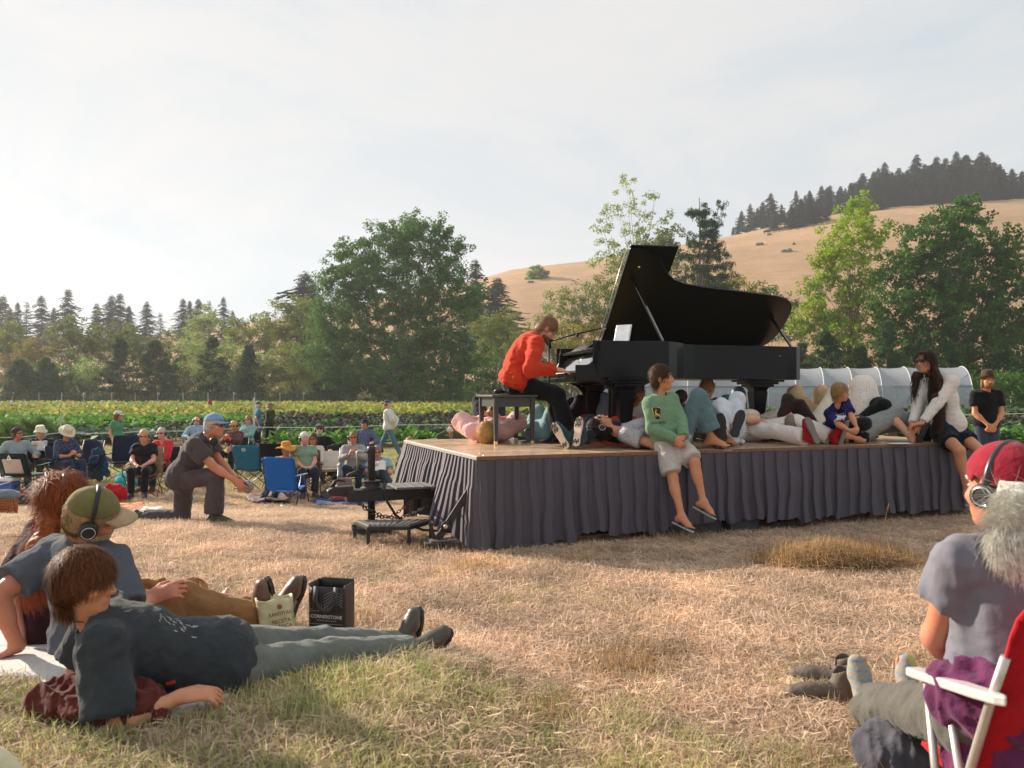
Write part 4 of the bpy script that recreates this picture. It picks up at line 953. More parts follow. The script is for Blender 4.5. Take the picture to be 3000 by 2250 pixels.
def skirt(p0, p1, out, period, seed, flare, hem):
 """pleated cloth from p0 to p1; flare(s,t) outward push, hem(s) height of the lower edge above ground"""
 r = np.random.RandomState(seed); L = (p1 - p0).length; d = (p1 - p0) / L; n = int(L / period); rows = 22; P = []
 ph = np.cumsum(r.uniform(.85, 1.15, n + 2)); ph = ph / ph[n] * L
 amp = r.uniform(.5, 1.3, n + 2); lean = r.normal(0, .022, n + 2); bell = r.uniform(0, 1, n + 2)
 prof = [(.0, 0), (.015, 1), (.22, 1.05), (.435, 1), (.45, 0), (.47, -.5), (.7, -.4), (.98, -.5)]
 cols = []
 for i in range(n):
  s0 = ph[i - 1] if i else 0; w = ph[i] - s0
  for u_, h in prof: cols.append((s0 + w * u_, h, i))
 cols.append((L, 0, n))
 for s_, h, i in cols:
  row = []; gzb = hem(s_ / L) + r.normal(0, .006) + .02 * math.sin(i * 2.1)
  for q in range(rows):
   t = q / (rows - 1); z = SZ - .036 - t * (SZ - .036 - gzb)
   o = .013 * h * (1 - t) + t ** 1.1 * amp[i] * (.034 * h + .010 * math.sin(h * 3 + i)) + flare(s_ / L, t) + .012 * t * math.sin(s_ * 5.3 + seed) + .02 * bell[i] * math.sin(math.pi * min(1, t * 1.3)) * (t > .3) * .5
   sh = lean[i] * t ** 1.5 + .012 * t * math.sin(9 * t + i)
   p = p0 + d * (s_ + sh) + out * (.02 + o); row.append(Vector((p.x, p.y, z)))
  P.append(row)
 m_ = MB(); m_.grid(P); m_.P = P; return m_
def crisp(o): o.data.set_sharp_from_angle(angle=R(28)); return o
def hem_front(u_): return float(np.interp(u_, [0, .08, .13, .16, .22, .28, .35, .45, .6, .75, .85, 1], [.03, .025, .05, .13, .09, .08, .13, .14, .10, .12, .10, .08]))
sk = skirt(st(0, 0), st(SL, 0), -SV, .155, 3, lambda s_, t: .06 * t * (1 if s_ < .12 else .7) * (1 - .25 * math.sin(s_ * 21)), hem_front)
crisp(sk.build('front_skirt', skirt_m, stg, True))
sl_near = skirt(st(0, .02), st(0, 1.02), -SU, .10, 5, lambda s_, t: .13 * t ** 1.2 * math.exp(-((s_ - .75) / .35) ** 2) + .04 * t, lambda u_: float(np.interp(u_, [0, .25, .6, 1], [.02, .05, .13, .25])))
crisp(sl_near.build('side_skirt', skirt_m, stg, True))
ck_ = MB(); ck_.grid([sl_near.P[0], [a.lerp(b, .5) + (-SU - SV) * .008 for a, b in zip(sl_near.P[0], sk.P[0])], sk.P[0]]); ck_.build('corner_skirt', skirt_m, stg, True)
sl_far = skirt(st(0, 1.02), st(0, SD), -SU, .10, 6, lambda s_, t: .15 * t ** 1.1 * (.4 + .6 * s_), lambda u_: float(np.interp(u_, [0, .3, 1], [.42, .33, .26])))
crisp(sl_far.build('side_skirt', skirt_m, stg, True))
skirt(st(SL, 0), st(SL, SD), SU, .15, 7, lambda s_, t: .08 * t, lambda u_: .08).build('side_skirt', skirt_m, stg, True)
skirt(st(0, SD), st(SL, SD), SV, .15, 8, lambda s_, t: .08 * t, lambda u_: -.08).build('back_skirt', skirt_m, stg, True)
for b in (.75, 1.85):
 m_ = MB(); m_.box(SC + SU * SL / 2 + SV * b + UP * .47, (SL - .3, .09, .14), SM); m_.build('chassis_beam', black_metal, stg)
for a in (2.2, 3.0):
 for b in (.45, 2.1):
  m_ = MB(); M2 = SM @ Matrix.Rotation(R(90), 3, 'X'); m_.lathe([(.10, -.09), (.2, -.1), (.29, -.09), (.31, -.05), (.31, .05), (.29, .09), (.2, .1), (.1, .09)], 24, M2, c=SC + SU * a + SV * b + UP * .30); m_.build('wheel', mat((.02, .02, .02), .8), stg, True)
for i, (a, w, h) in enumerate(((1.9, .34, .16), (2.3, .42, .2), (2.78, .34, .17))):
 m_ = MB(); m_.box(SC + SU * a + SV * .16 + UP * (h / 2), (w, .3, h), SM); q = m_.build('wheel_block', mat((.055, .055, .06), .8, .3), None, bevel=.008)
 tag(q, ['short dark block in the shade below the seated boy', 'long dark block in the shade below the boy in flip-flops', 'dark block right of the long block under the stage'][i], 'block')
m_ = MB(); m_.box(SC + SU * 1.05 + SV * .2 + UP * .035, (.9, .14, .05), SM); tag(m_.build('plank', mat((.30, .18, .09), .8, .3, 8), None, bevel=.004), 'bare wooden plank on the grass under the stage front', 'plank')
m_ = MB(); m_.tube([st(.045 + .02 * math.cos(t), .03, .012 + .02 * math.sin(t)) for t in np.linspace(0, 6.0, 14)], .005, 6, True); m_.build('tie_ring', mat((.6, .55, .48), .3, metal=.9), stg, True)
HO = SC + SV * 1.2; HD_ = -SU
ht = thing('trailer_hitch', 'black steel trailer tongue with jack post sticking out of the skirt', 'trailer hitch', HO + HD_ * .68)
def hp(t, s_, z): return HO + HD_ * t + SV * s_ + UP * z
HM = Matrix((HD_, -SV, UP)).transposed()
m_ = MB(); m_.box(hp(.30, 0, .392), (1.25, .16, .112), HM); m_.build('tongue_beam', black_metal, ht, bevel=.006)
m_ = MB(); m_.prism([(.86, -.055), (1.04, -.03), (1.09, -.02), (1.11, .02), (1.06, .05), (.95, .055), (.86, .06)], (-.05, .05), Matrix((HD_, UP, SV)).transposed(), HO + UP * .43); m_.build('coupler', black_metal, ht, bevel=.012)
m_ = MB(); m_.tube([hp(1.06, 0, .47), hp(1.03, 0, .53), hp(1.0, 0, .545), hp(.93, .02, .525)], [.02, .018, .012, .008], 8); m_.build('coupler_latch', black_metal, ht, True)
m_ = MB(); m_.lathe([(.105, 0), (.105, .015), (.085, .02), (.085, .065), (.092, .07), (.092, .08), (.05, .083)], 24, c=hp(.68, 0, .449)); m_.build('jack_collar', black_metal, ht, True, bevel=.002)
m_ = MB(); m_.lathe([(.036, .04), (.036, .80), (.040, .81), (.040, .855), (.02, .862)], 18, c=hp(.68, 0, 0)); m_.build('jack_post', mat((.045, .04, .042), .45, .3, 8, metal=.6), ht, True)
m_ = MB(); m_.tube([hp(.71, 0, .80), hp(.80, 0, .82), hp(.82, 0, .81), hp(.815, -.01, .62)], .011, 8); m_.build('jack_crank', mat((.42, .42, .42), .35, metal=.8), ht, True)
m_ = MB(); m_.tube([hp(.80, -.01, .63), hp(.92, -.05, .585)], [.02, .018], 10); m_.build('crank_grip', mat((.03, .03, .03), .7), ht, True)
m_ = MB(); m_.lathe([(.09, 0), (.09, .012), (.05, .015)], 16, c=hp(.68, 0, .105)); m_.build('jack_foot', mat((.25, .24, .23), .5, metal=.6), ht, True)
for i in range(7):
 m_ = MB(); m_.box(hp(.44 - .085 * i, 0, .462), (.078, .42, .022), HM); m_.build('tread_board', mat((.13, .125, .12), .7, .4, 12, .4, 40), ht, bevel=.003)
def chain(a, b, sag, n, parent):
 P = [a.lerp(b, i / (n - 1)) - UP * sag * math.sin(math.pi * i / (n - 1)) for i in range(n)]
 for i in range(n - 1):
  c = (P[i] + P[i + 1]) / 2; d = (P[i + 1] - P[i]).normalized(); s_ = d.cross(UP).normalized() if i % 2 else d.cross(d.cross(UP)).normalized(); L = (P[i + 1] - P[i]).length
  m_ = MB(); m_.tube([c + d * math.cos(t) * L * .72 + s_ * math.sin(t) * .013 for t in np.linspace(0, 2 * math.pi, 11)[:-1]], .0048, 5, True); m_.build('chain_link', CHM, parent, True)
CHM = mat((.10, .085, .075), .5, .3, 20, metal=.7)
chain(hp(.82, -.03, .33), hp(.30, -.06, .33), .16, 20, ht); chain(hp(.80, -.05, .32), hp(.14, -.08, .27), .13, 24, ht)
m_ = MB(); m_.tube([hp(.57, -.09, .53), hp(.575, -.10, .44), hp(.55, -.11, .33), hp(.47, -.12, .2), hp(.38, -.12, .12), hp(.2, -.14, .04), hp(.0, -.15, .02)], .013, 8); m_.build('air_hose', mat((.02, .02, .02), .5), ht, True)
m_ = MB()
for i, (dx, dy) in enumerate(((-.09, 0), (.09, .01))): m_.box(hp(.68 + dx * .9, dy, .045), (.17, .3, .09), HM)
m_.box(hp(.66, 0, .097), (.3, .1, .018), HM); tag(m_.build('jack_block', wood_dark, None, bevel=.006), 'dark timber blocking under the trailer jack foot', 'block')
sp = [atz(1079, 1606, 0), atz(1198, 1605, 0), atz(1262, 1585, 0), atz(1040, 1588, 0)]
sp = [p + Vector((0, 0, 0)) for p in sp]
ss_ = thing('metal_step', 'low dark metal step stool in front of the trailer hitch', 'step', (sp[0] + sp[2]) / 2)
m_ = MB(); m_.prism([(p.x, p.y) for p in sp], (.185, .203)); m_.build('tread', mat((.16, .155, .15), .6, .4, 15, .5, 60, metal=.4), ss_, bevel=.003)
for i in range(9):
 u_ = (i + .5) / 9; a, b = sp[0].lerp(sp[1], u_), sp[3].lerp(sp[2], u_); m_ = MB(); m_.bar(a.lerp(b, .04) + UP * .206, a.lerp(b, .96) + UP * .206, .018, .006); m_.build('grip_strip', mat((.09, .09, .09), .9), ss_)
m_ = MB()
for i in range(4): m_.bar(sp[i] + UP * .172, sp[(i + 1) % 4] + UP * .172, .022, .026)
m_.build('frame', black_metal, ss_, bevel=.002)
for p in sp:
 m_ = MB(); m_.bar(p + UP * .0, p + UP * .165, .03, .03, up=(0, 1, 0)); m_.build('leg', black_metal, ss_, bevel=.003)
for a, b in ((0, 3), (1, 2)):
 m_ = MB(); m_.bar(sp[a] + UP * .018, sp[b] + UP * .018, .022, .022); m_.build('foot_rail', mat((.3, .28, .26), .5, metal=.5), ss_)
cp_ = atz(1283, 1612, 0)
cs = thing('corner_stabiliser', 'slanted steel stabiliser leg at the near corner of the stage', 'stabiliser', cp_)
m_ = MB(); m_.bar(cp_ + UP * .1, st(.10, .1, -.1), .05, .06); m_.bar(cp_ + Vector((-.03, 0, .09)), cp_ + Vector((-.07, .0, .24)), .03); m_.bar(cp_ + Vector((.01, 0, .09)), cp_ + Vector((.08, .02, .2)), .035); m_.build('leg', black_metal, cs, bevel=.004)
m_ = MB(); bq = atz(1311, 1533, .22); m_.lathe([(.045, 0), (.045, .03), (.03, .035)], 16, frame((0, 0, 1), (0, -1, 0)), c=cp_ + Vector((.075, -.04, .22))); m_.build('pivot', black_metal, cs, True)
m_ = MB(); m_.lathe([(.02, 0), (.02, .012), (.01, .016)], 14, frame((0, 0, 1), (0, -1, 0)), c=cp_ + Vector((.075, -.075, .22))); m_.build('bolt_head', mat((.55, .48, .36), .4, metal=.7), cs, True)
m_ = MB(); m_.box(cp_ + UP * .09, (.16, .12, .016), SM); m_.build('foot_plate', mat((.2, .2, .2), .5, metal=.5), cs)
m_ = MB()
m_.box(cp_ + Vector((-.06, .02, .04)), (.15, .26, .08), Matrix.Rotation(.25, 3, 'Z')); m_.box(cp_ + Vector((.1, .06, .04)), (.15, .27, .08), Matrix.Rotation(.2, 3, 'Z'))
tag(m_.build('stabiliser_block', wood_dark, None, bevel=.006), 'dark timber blocking under the corner stabiliser', 'block')
# ================================================================== piano
PO = Vector((.656, 8.331, SZ)); PU = Vector((.985, .174, 0)).normalized(); PV = Vector((-PU.y, PU.x, 0)); PW = 1.6
PM = Matrix((PU, PV, UP)).transposed()
def pp(k, b, z): return PO + PU * k + PV * b + UP * z
def gloss_black(rough, c=(.005, .0065, .007)):
 return mat(c, rough, .15, 4, .06, 3, spec=.22, coat=.0)
pbl = gloss_black(.28); pgl = gloss_black(.12); psat = gloss_black(.42)
pn = thing('grand_piano', 'black concert grand piano with lid raised on stage', 'piano', pp(1.4, .8, 0))
out_d = [(.70, 1.575), (.86, 1.57), (.98, 1.51), (1.08, 1.43), (1.16, 1.32), (1.24, 1.225), (1.34, 1.14), (1.48, 1.085), (1.72, 1.04), (2.13, .995), (2.45, .955), (2.70, .92), (2.82, .885), (2.90, .82), (2.945, .72), (2.96, .58), (2.955, .40), (2.93, .25), (2.87, .12), (2.78, .04), (2.68, 0)]
rim_out = [(.17, 0), (.6, 0)] + [(.86, 0), (1.0, .03)] + [(1.12, .12), (1.26, .28)] + [(k, PW - d) for k, d in out_d[6:]] + [(.17, PW)]
def inset(poly, t):
 n = len(poly); res = []
 for i in range(n):
  p, q, s_ = Vector(poly[i - 1]), Vector(poly[i]), Vector(poly[(i + 1) % n]); e1, e2 = (q - p).normalized(), (s_ - q).normalized()
  nn = Vector((-e1.y - e2.y, e1.x + e2.x)); nn = nn.normalized() if nn.length > 1e-6 else Vector((-e1.y, e1.x)); res.append(q + nn * t)
 return res
z0, z1 = .70, 1.083
rin = inset(rim_out, .045); n_ = len(rim_out)
m_ = MB()
vs = [pp(k, b, z) for z in (z0, z1) for k, b in rim_out] + [pp(k, b, z) for z in (z0, z1) for k, b in rin]
fs = []
for i in range(n_ - 1):
 j = (i + 1) % n_
 fs += [(i, j, n_ + j, n_ + i), (2 * n_ + j, 2 * n_ + i, 3 * n_ + i, 3 * n_ + j), (n_ + i, n_ + j, 3 * n_ + j, 3 * n_ + i), (j, i, 2 * n_ + i, 2 * n_ + j)]
m_.add(vs, fs); m_.build('rim', pbl, pn, bevel=.006)
m_ = MB(); m_.prism(inset(rim_out, .04), (z0 + .004, z0 + .03), PM, PO); m_.build('bottom_board', psat, pn)
m_ = MB(); m_.prism([(max(q_[0], .5), q_[1]) for q_ in inset(inset(rim_out, .05), .03)], (z1 - .19, z1 - .16), PM, PO); m_.build('soundboard', mat((.42, .26, .10), .35, .2, 6), pn)
m_ = MB()
for i in range(40):
 b = .12 + i * .034; ke = float(np.interp(b, [0, .15, .3, .5, .58, .66, 1.5], [.8, 1.0, 1.15, 1.3, 1.8, 2.6, 2.7])); m_.bar(pp(.55, b, z1 - .10), pp(ke, b, z1 - .11), .003)
tag(m_.build('strings', mat((.7, .55, .35), .3, metal=.9), pn), kind='stuff')
for b0_ in (0, PW - .055):
 prof = [(0, .67), (0, .833), (.10, .833), (.135, .84), (.16, .86), (.178, .90), (.186, .95), (.19, 1.0), (.20, 1.04), (.205, 1.083), (.26, 1.083), (.26, .67)]
 m_ = MB(); m_.prism([(k, z) for k, z in prof], (-b0_ - .055, -b0_), Matrix((PU, UP, -PV)).transposed(), PO); m_.build('arm', pbl, pn, bevel=.006)
m_ = MB(); m_.box(pp(.30, PW / 2, .685), (.62, PW - .114, .05), PM); m_.build('key_bed', pgl, pn, bevel=.004)
m_ = MB(); m_.box(pp(.02, PW / 2, .735), (.03, PW - .12, .05), PM); m_.build('key_slip', pgl, pn, bevel=.004)
m_ = MB()
for i in range(52): m_.box(pp(.115, .07 + (i + .5) * (PW - .14) / 52, .762), (.15, (PW - .14) / 52 - .002, .022), PM)
tag(m_.build('white_keys', mat((.8, .78, .72), .3, .03), pn), kind='stuff')
m_ = MB()
for i in range(51):
 if (i % 7) in (2, 6): continue
 m_.box(pp(.145, .07 + (i + 1) * (PW - .14) / 52, .780), (.09, .013, .014), PM)
tag(m_.build('black_keys', mat((.01, .01, .01), .3), pn), kind='stuff')
fbm = Matrix.Rotation(R(26), 3, PV)
m_ = MB(); m_.box(pp(.245, PW / 2, .89), (.02, PW - .115, .25), fbm @ PM); m_.build('fallboard', mat((.012, .013, .013), .06, 0, spec=1.0, coat=1), pn, bevel=.003)
m_ = MB(); m_.box(pp(.26, PW / 2, 1.0), (.10, PW - .112, .035), PM); m_.build('fallboard_rail', pgl, pn, bevel=.006)
m_ = MB(); lm = Matrix((-PV, fbm @ UP, fbm @ -PU)).transposed(); lc = pp(.247, PW / 2, .895) + (fbm @ -PU) * .0125
m_.tube([lc + lm @ Vector((x, z, 0)) for x, z in ((-.018, .03), (-.012, .01), (-.015, -.01), (0, -.022), (.015, -.01), (.012, .01), (.018, .03))], .003, 5)
for x in (-.006, 0, .006): m_.bar(lc + lm @ Vector((x, -.02, 0)), lc + lm @ Vector((x, .028, 0)), .0018)
m_.build('lyre_inlay', mat((.7, .6, .4), .3, metal=.7), pn)
m_ = MB(); m_.box(pp(.45, PW / 2, 1.0), (.40, PW - .12, .02), PM); m_.build('desk_shelf', psat, pn)
PHI = R(40)
def lp(k, d, off=0): return pp(k, PW - d * math.cos(PHI) + off * math.sin(PHI), 1.087 + d * math.sin(PHI) + off * math.cos(PHI))
LM = Matrix((PU, -PV * math.cos(PHI) + UP * math.sin(PHI), PU.cross(-PV * math.cos(PHI) + UP * math.sin(PHI)))).transposed()
lid_out = out_d + [(.70, 0)]
sgn = 1 if (LM @ Vector((0, 0, 1))).z > 0 else -1
LN = LM @ Vector((0, 0, 1)) * sgn
def lid_plate(poly, lo, hi): return MB().prism(poly, (lo * sgn, hi * sgn) if sgn > 0 else (-hi, -lo), LM, PO + PV * PW + UP * 1.087)
lid = lid_plate(lid_out, 0, .024).build('lid', pbl, pn, bevel=.004)
lid_plate([(.705, 1.60), (1.25, 1.60), (1.25, .0), (.705, .0)], .027, .050).build('lid_front_flap', pbl, pn, bevel=.004)
def lid_pt(k, d, n_off=-.005): return pp(0, PW, 1.087) + LM @ Vector((k, d, 0)) + LN * n_off
m_ = MB(); m_.tube([lid_pt(.66, .02, .01), lid_pt(.66, 1.55, .01)], .006, 6); m_.build('lid_edge_strip', mat((.5, .45, .4), .3, metal=.6), pn, True)
m_ = MB(); m_.lathe([(.014, 0), (.016, .01), (.008, .014)], 12, frame(LM @ Vector((0, 1, 0)), -LN), c=lid_pt(.86, 1.33, -.002)); m_.build('lid_button', mat((.75, .66, .5), .25, metal=.8), pn, True)
def prop(name, k0, b0, lk, ld, r=.011):
 a = pp(k0, b0, 1.07); b = lid_pt(lk, ld, -.01); o = MB(); o.bar(a, b, .028, .02, up=PV); q = o.build(name, pbl, pn, bevel=.003)
 e_ = MB(); e_.bar(a.lerp(b, .02), a.lerp(b, .55), .012, .03, up=PV); e_.build('brace', mat((.3, .3, .3), .3, metal=.8), q)
 e_ = MB(); e_.box(b + (a - b) * .02, (.05, .05, .03), LM); e_.build('socket', psat, q)
prop('lid_prop', .95, .05, .84, 1.14); prop('tail_prop', 2.80, .78, 2.72, .60)
def piano_leg(k, b, top=.70, s_=1.0, cap=True):
 lg = MB(); o = pp(k, b, 0)
 prof = [(.055, .06), (.06, .09), (.066, .30), (.085, .52), (.088, .56), (.078, .57), (.095, .60), (.11, .615)]
 rings = []
 for w, z in prof:
  w *= s_; rings.append([o + PU * x * w + PV * y * w + UP * z for x, y in ((-1, -1), (1, -1), (1, 1), (-1, 1))])
 vs = [p for q in rings for p in q]; fs = [(i * 4 + j, i * 4 + (j + 1) % 4, i * 4 + 4 + (j + 1) % 4, i * 4 + 4 + j) for i in range(len(rings) - 1) for j in range(4)] + [(3, 2, 1, 0), tuple(len(vs) - 4 + j for j in range(4))]
 lg.add(vs, fs); q = lg.build('leg', pbl, pn, bevel=.004)
 c = MB()
 for w, za, zb in ((.15, .615, .645), (.19, .645, .675), (.24, .675, top)): c.box(o + UP * (za + zb) / 2, (2 * w * s_, 2 * w * s_ * .85, zb - za - .001), PM)
 c.build('leg_block', pbl, q, bevel=.004)
 w = MB(); w.lathe([(.012, -.014), (.034, -.014), (.034, .014), (.012, .014)], 16, PM @ Matrix.Rotation(R(90), 3, 'X'), c=o + UP * .034); w.build('caster', mat((.5, .36, .14), .3, metal=.9), q, True)
 return q
for (k, b) in ((.56, .16), (.56, PW - .16)):
 q = piano_leg(k, b)
 for sg in (-1, 1):     # curved brackets at the leg head
  br = MB(); cv = [(0, .40), (.02, .47), (.05, .55), (.11, .615), (.20, .655), (.26, .665), (.26, .70), (0, .70)]
  br.prism([(x * sg, z) for x, z in cv], (-.03, .03), Matrix((PU, UP, -PV)).transposed(), pp(k + sg * .075, b, 0)); br.build('bracket', pbl, q, bevel=.004)
piano_leg(2.50, 1.05)
ly = MB()
for b in (.74, .86): ly.box(pp(.62, b, .36), (.05, .045, .52), PM)
ly.box(pp(.62, .80, .625), (.12, .26, .07), PM); ly.box(pp(.60, .80, .11), (.14, .30, .09), PM); ly.build('pedal_lyre', psat, pn, bevel=.006)
for i in range(3):
 pd = MB(); pd.box(pp(.47, .74 + .06 * i, .075), (.16, .028, .012), PM); pd.build('pedal', mat((.6, .45, .2), .25, metal=.9), pn, bevel=.004)
for b in (.72, .88):
 pd = MB(); pd.tube([pp(.66, b, .14), pp(1.0, b, .68)], .007, 6); pd.build('lyre_rod', psat, pn, True)
m_ = MB(); cl_ = []
for i in range(14):
 rw = []
 for j in range(8):
  a_, b_ = i / 13, j / 7; rw.append(pp(.30 + .24 * b_, .75 + .72 * a_, 1.03 + .06 * math.sin(b_ * 3.1) + .02 * math.sin(a_ * 9 + b_ * 4) - .01))
 cl_.append(rw)
m_.grid(cl_); tag(m_.build('folded_cloth', mat((.03, .022, .028), .8), None, True, solid=.006), 'dark folded cloth lying over the music desk of the piano', 'cloth')
tb = thing('tablet', 'pale tablet propped upright inside the open piano', 'tablet', pp(.62, .42, 1.07))
TM = PM @ Matrix.Rotation(R(-28), 3, 'Y') @ Matrix.Rotation(R(25), 3, 'Z')
TM = frame(Vector((-.55, -.72, .30)), UP)
m_ = MB(); m_.box(pp(.62, .42, 1.16), (.19, .01, .26), TM @ Matrix.Rotation(R(0), 3, 'X')); m_.build('body', mat((.6, .62, .64), .3), tb, bevel=.004)
m_ = MB(); m_.box(pp(.62, .42, 1.16) + TM @ Vector((0, .007, 0)), (.17, .003, .235), TM); m_.build('screen', mat((.62, .66, .70), .15, .25, 8), tb)
bf = [atz(1465, 1305, SZ), atz(1564, 1303, SZ), atz(1499, 1296, SZ), atz(1407, 1298, SZ)]
bc = sum(bf, Vector()) / 4; bu = ((bf[1] - bf[0]) + (bf[2] - bf[3])).normalized(); bv_ = Vector((-bu.y, bu.x, 0)); bl_, bd_ = .40, .52
bmat = mat((.035, .036, .035), .42, .25, 10)
bn = thing('piano_bench', 'small dark wooden piano bench with brass feet', 'bench', bc)
BM = Matrix((bu, bv_, UP)).transposed(); BH = .525
def bp_(x, y, z): return bc + bu * x + bv_ * y + UP * z
m_ = MB(); m_.box(bp_(0, 0, BH - .0125), (bl_ + .10, bd_ + .08, .025), BM); m_.build('seat', bmat, bn, bevel=.005)
for (x, y, sx, sy) in ((0, -1, 1, 0), (0, 1, 1, 0), (-1, 0, 0, 1), (1, 0, 0, 1)):
 m_ = MB(); m_.box(bp_(x * bl_ / 2, y * bd_ / 2, BH - .075), (bl_ - .05 if sx else .02, bd_ - .05 if sy else .02, .098), BM); m_.build('apron', bmat, bn, bevel=.003)
for x in (-1, 1):
 for y in (-1, 1):
  m_ = MB(); o = bp_(x * bl_ / 2, y * bd_ / 2, 0)
  vs = [o + bu * (a * w) + bv_ * (b * w) + UP * z for z, w in ((.045, .016), (.40, .025), (BH - .026, .025)) for a, b in ((-1, -1), (1, -1), (1, 1), (-1, 1))]
  m_.add(vs, [(i * 4 + j, i * 4 + (j + 1) % 4, i * 4 + 4 + (j + 1) % 4, i * 4 + 4 + j) for i in range(2) for j in range(4)] + [(3, 2, 1, 0), (8, 9, 10, 11)]); q = m_.build('leg', bmat, bn, bevel=.003)
  m_ = MB(); m_.box(o + UP * .0235, (.034, .034, .043), BM); m_.build('brass_foot', mat((.72, .52, .24), .3, metal=.85), q, bevel=.003)
ms = thing('microphone_stand', 'thin black boom microphone stand beside the keyboard', 'microphone stand', at(1608, 1291, 9.35))
mb0 = Vector((at(1608, 1150, 9.35).x, 9.35, SZ))
m_ = MB(); m_.tube([mb0 + UP * .02, Vector((mb0.x, 9.35, at(1610, 995, 9.35).z))], .011, 8); m_.build('pole', psat, ms, True)
m_ = MB(); m_.tube([at(1612, 1000, 9.35), at(1690, 978, 9.32), at(1762, 962, 9.3)], [.009, .009, .007], 8); m_.build('boom', psat, ms, True)
m_ = MB(); m_.tube([at(1602, 1010, 9.34), at(1614, 992, 9.34)], [.02, .022], 10); m_.tube([at(1610, 1000, 9.33), at(1611, 1022, 9.33)], .018, 8); m_.build('clutch', psat, ms, True)
m_ = MB(); m_.tube([at(1690, 978, 9.31), at(1692, 986, 9.3)], .014, 8); m_.build('boom_knob', psat, ms, True)
m_ = MB(); hc_ = at(1770, 958, 9.28); m_.tube([hc_ + Vector((.025 * math.cos(t), 0, .025 * math.sin(t))) for t in np.linspace(.9, 5.6, 12)], .006, 6); m_.build('microphone_clip', mat((.4, .38, .36), .3, metal=.6), ms, True)
for a in range(3):
 m_ = MB(); m_.tube([mb0 + UP * .10, mb0 + Vector((.26 * math.cos(a * 2.1 + .4), .26 * math.sin(a * 2.1 + .4), .012))], .009, 6); m_.build('foot', psat, ms, True)
hb_ = thing('headphones', 'black headphones lying on the bench behind the pianist', 'headphones', at(1475, 1148, 8.8))
m_ = MB(); m_.tube([at(1480 + 26 * math.cos(t), 1143 + 5 * math.sin(t), 8.72 + .08 * math.sin(t)) for t in np.linspace(0, 3.3, 12)], .012, 7); m_.build('band', psat, hb_, True)
for a_ in (at(1458, 1147, 8.70), at(1502, 1140, 8.74)):
 m_ = MB(); m_.lathe([(.02, -.018), (.04, -.016), (.043, 0), (.036, .016), (.02, .018)], 16, frame((.3, -.9, .3), (0, .3, 1)), c=a_); m_.build('ear_cup', HPM, hb_, True)
mx_ = thing('mixing_console', 'small grey mixing console on the stage floor behind the bench', 'mixer', atz(1590, 1292, SZ))
mc = atz(1590, 1293, SZ); m_ = MB(); m_.box(mc + Z_ * .045 + Vector((0, .14, 0)), (.34, .28, .08), SM); m_.build('case', mat((.38, .35, .34), .6), mx_, bevel=.006)
for i in range(6):
 m_ = MB(); m_.box(mc + Vector((-.12 + .05 * i, .12 + .018 * i, .093)), (.02, .04, .02)); m_.build('fader', psat, mx_, bevel=.003)
m_ = MB(); cb = atz(1525, 1291, SZ); m_.tube([cb + Vector((-.05, .0, .02)), cb + Vector((.08, .03, .02)), cb + Vector((.14, .1, .04)), cb + Vector((.1, .18, .05)), cb + Vector((-.02, .15, .03)), cb + Vector((.05, .06, .045)), cb + Vector((.2, .08, .03))], .014, 7); tag(m_.build('coiled_cable', HPM, None, True), 'black cable coiled on the stage beside the mixing console', 'cable')
# ================================================================== people
Z = Vector((0, 0, 1))
def ik(a, t, l1, l2, pole):
 d = t - a; L = d.length
 if L > .997 * (l1 + l2):
  k = min(L / (.9992 * (l1 + l2)), 1.25); l1, l2 = l1 * k, l2 * k
 L = min(L, .9993 * (l1 + l2)); u = d.normalized(); t = a + u * L
 x = (l1 * l1 - l2 * l2 + L * L) / (2 * L); h = math.sqrt(max(l1 * l1 - x * x, 0))
 p = pole - u * pole.dot(u)
 p = p.normalized() if p.length > 1e-5 else u.orthogonal().normalized()
 return a + u * x + p * h, t
SKIN = dict(fair='#d9a88c', warm='#c98f6c', tan='#b57a55', pink='#d8a090', ruddy='#c9876b')
def skin_mat(k):
 kk = ('skin', k)
 if kk in MATS: return MATS[kk]
 c = C(SKIN[k]); m, n, l, b = node_mat('skin'); b.inputs['Roughness'].default_value = .5; b.inputs['Specular IOR Level'].default_value = .35
 tc = n.new('ShaderNodeTexCoord'); a = mk_noise(n, l, tc.outputs['Object'], 9, 5); d = mk_noise(n, l, tc.outputs['Object'], 90, 3)
 q = mk_mix(n, l, mk_range(n, l, a, .35, .7), c, (c[0] * .92, c[1] * .78, c[2] * .74)); q = mk_mix(n, l, mk_range(n, l, d, .5, .75, 0, .25), q, (c[0] * .75, c[1] * .62, c[2] * .55)); l.new(q, b.inputs['Base Color'])
 b.inputs['Subsurface Weight'].default_value = .12; b.inputs['Subsurface Radius'].default_value = (.01, .004, .002); b.inputs['Subsurface Scale'].default_value = 1
 MATS[kk] = m; return m
def hair_mat(c, gloss=.45):
 kk = ('hair', c)
 if kk in MATS: return MATS[kk]
 c3 = C(c); m, n, l, b = node_mat('hair'); b.inputs['Roughness'].default_value = gloss + .12; b.inputs['Specular IOR Level'].default_value = .16
 tc = n.new('ShaderNodeTexCoord'); a = mk_noise(n, l, tc.outputs['Object'], 70, 4, .7); d = mk_noise(n, l, tc.outputs['Object'], 14, 3)
 q = mk_mix(n, l, mk_range(n, l, a, .35, .68), tuple(x * .55 for x in c3), tuple(min(1, x * 1.35) for x in c3)); q = mk_mix(n, l, mk_range(n, l, d, .4, .7, 0, .5), q, tuple(x * .75 for x in c3)); l.new(q, b.inputs['Base Color'])
 MATS[kk] = m; return m
HP_BLACK, HP_RING = mat((.012, .012, .013), .45, .1), mat((.55, .55, .55), .25, metal=.9)
LENS = mat((.012, .012, .014), .08, 0, spec=.7)
class Fig: pass
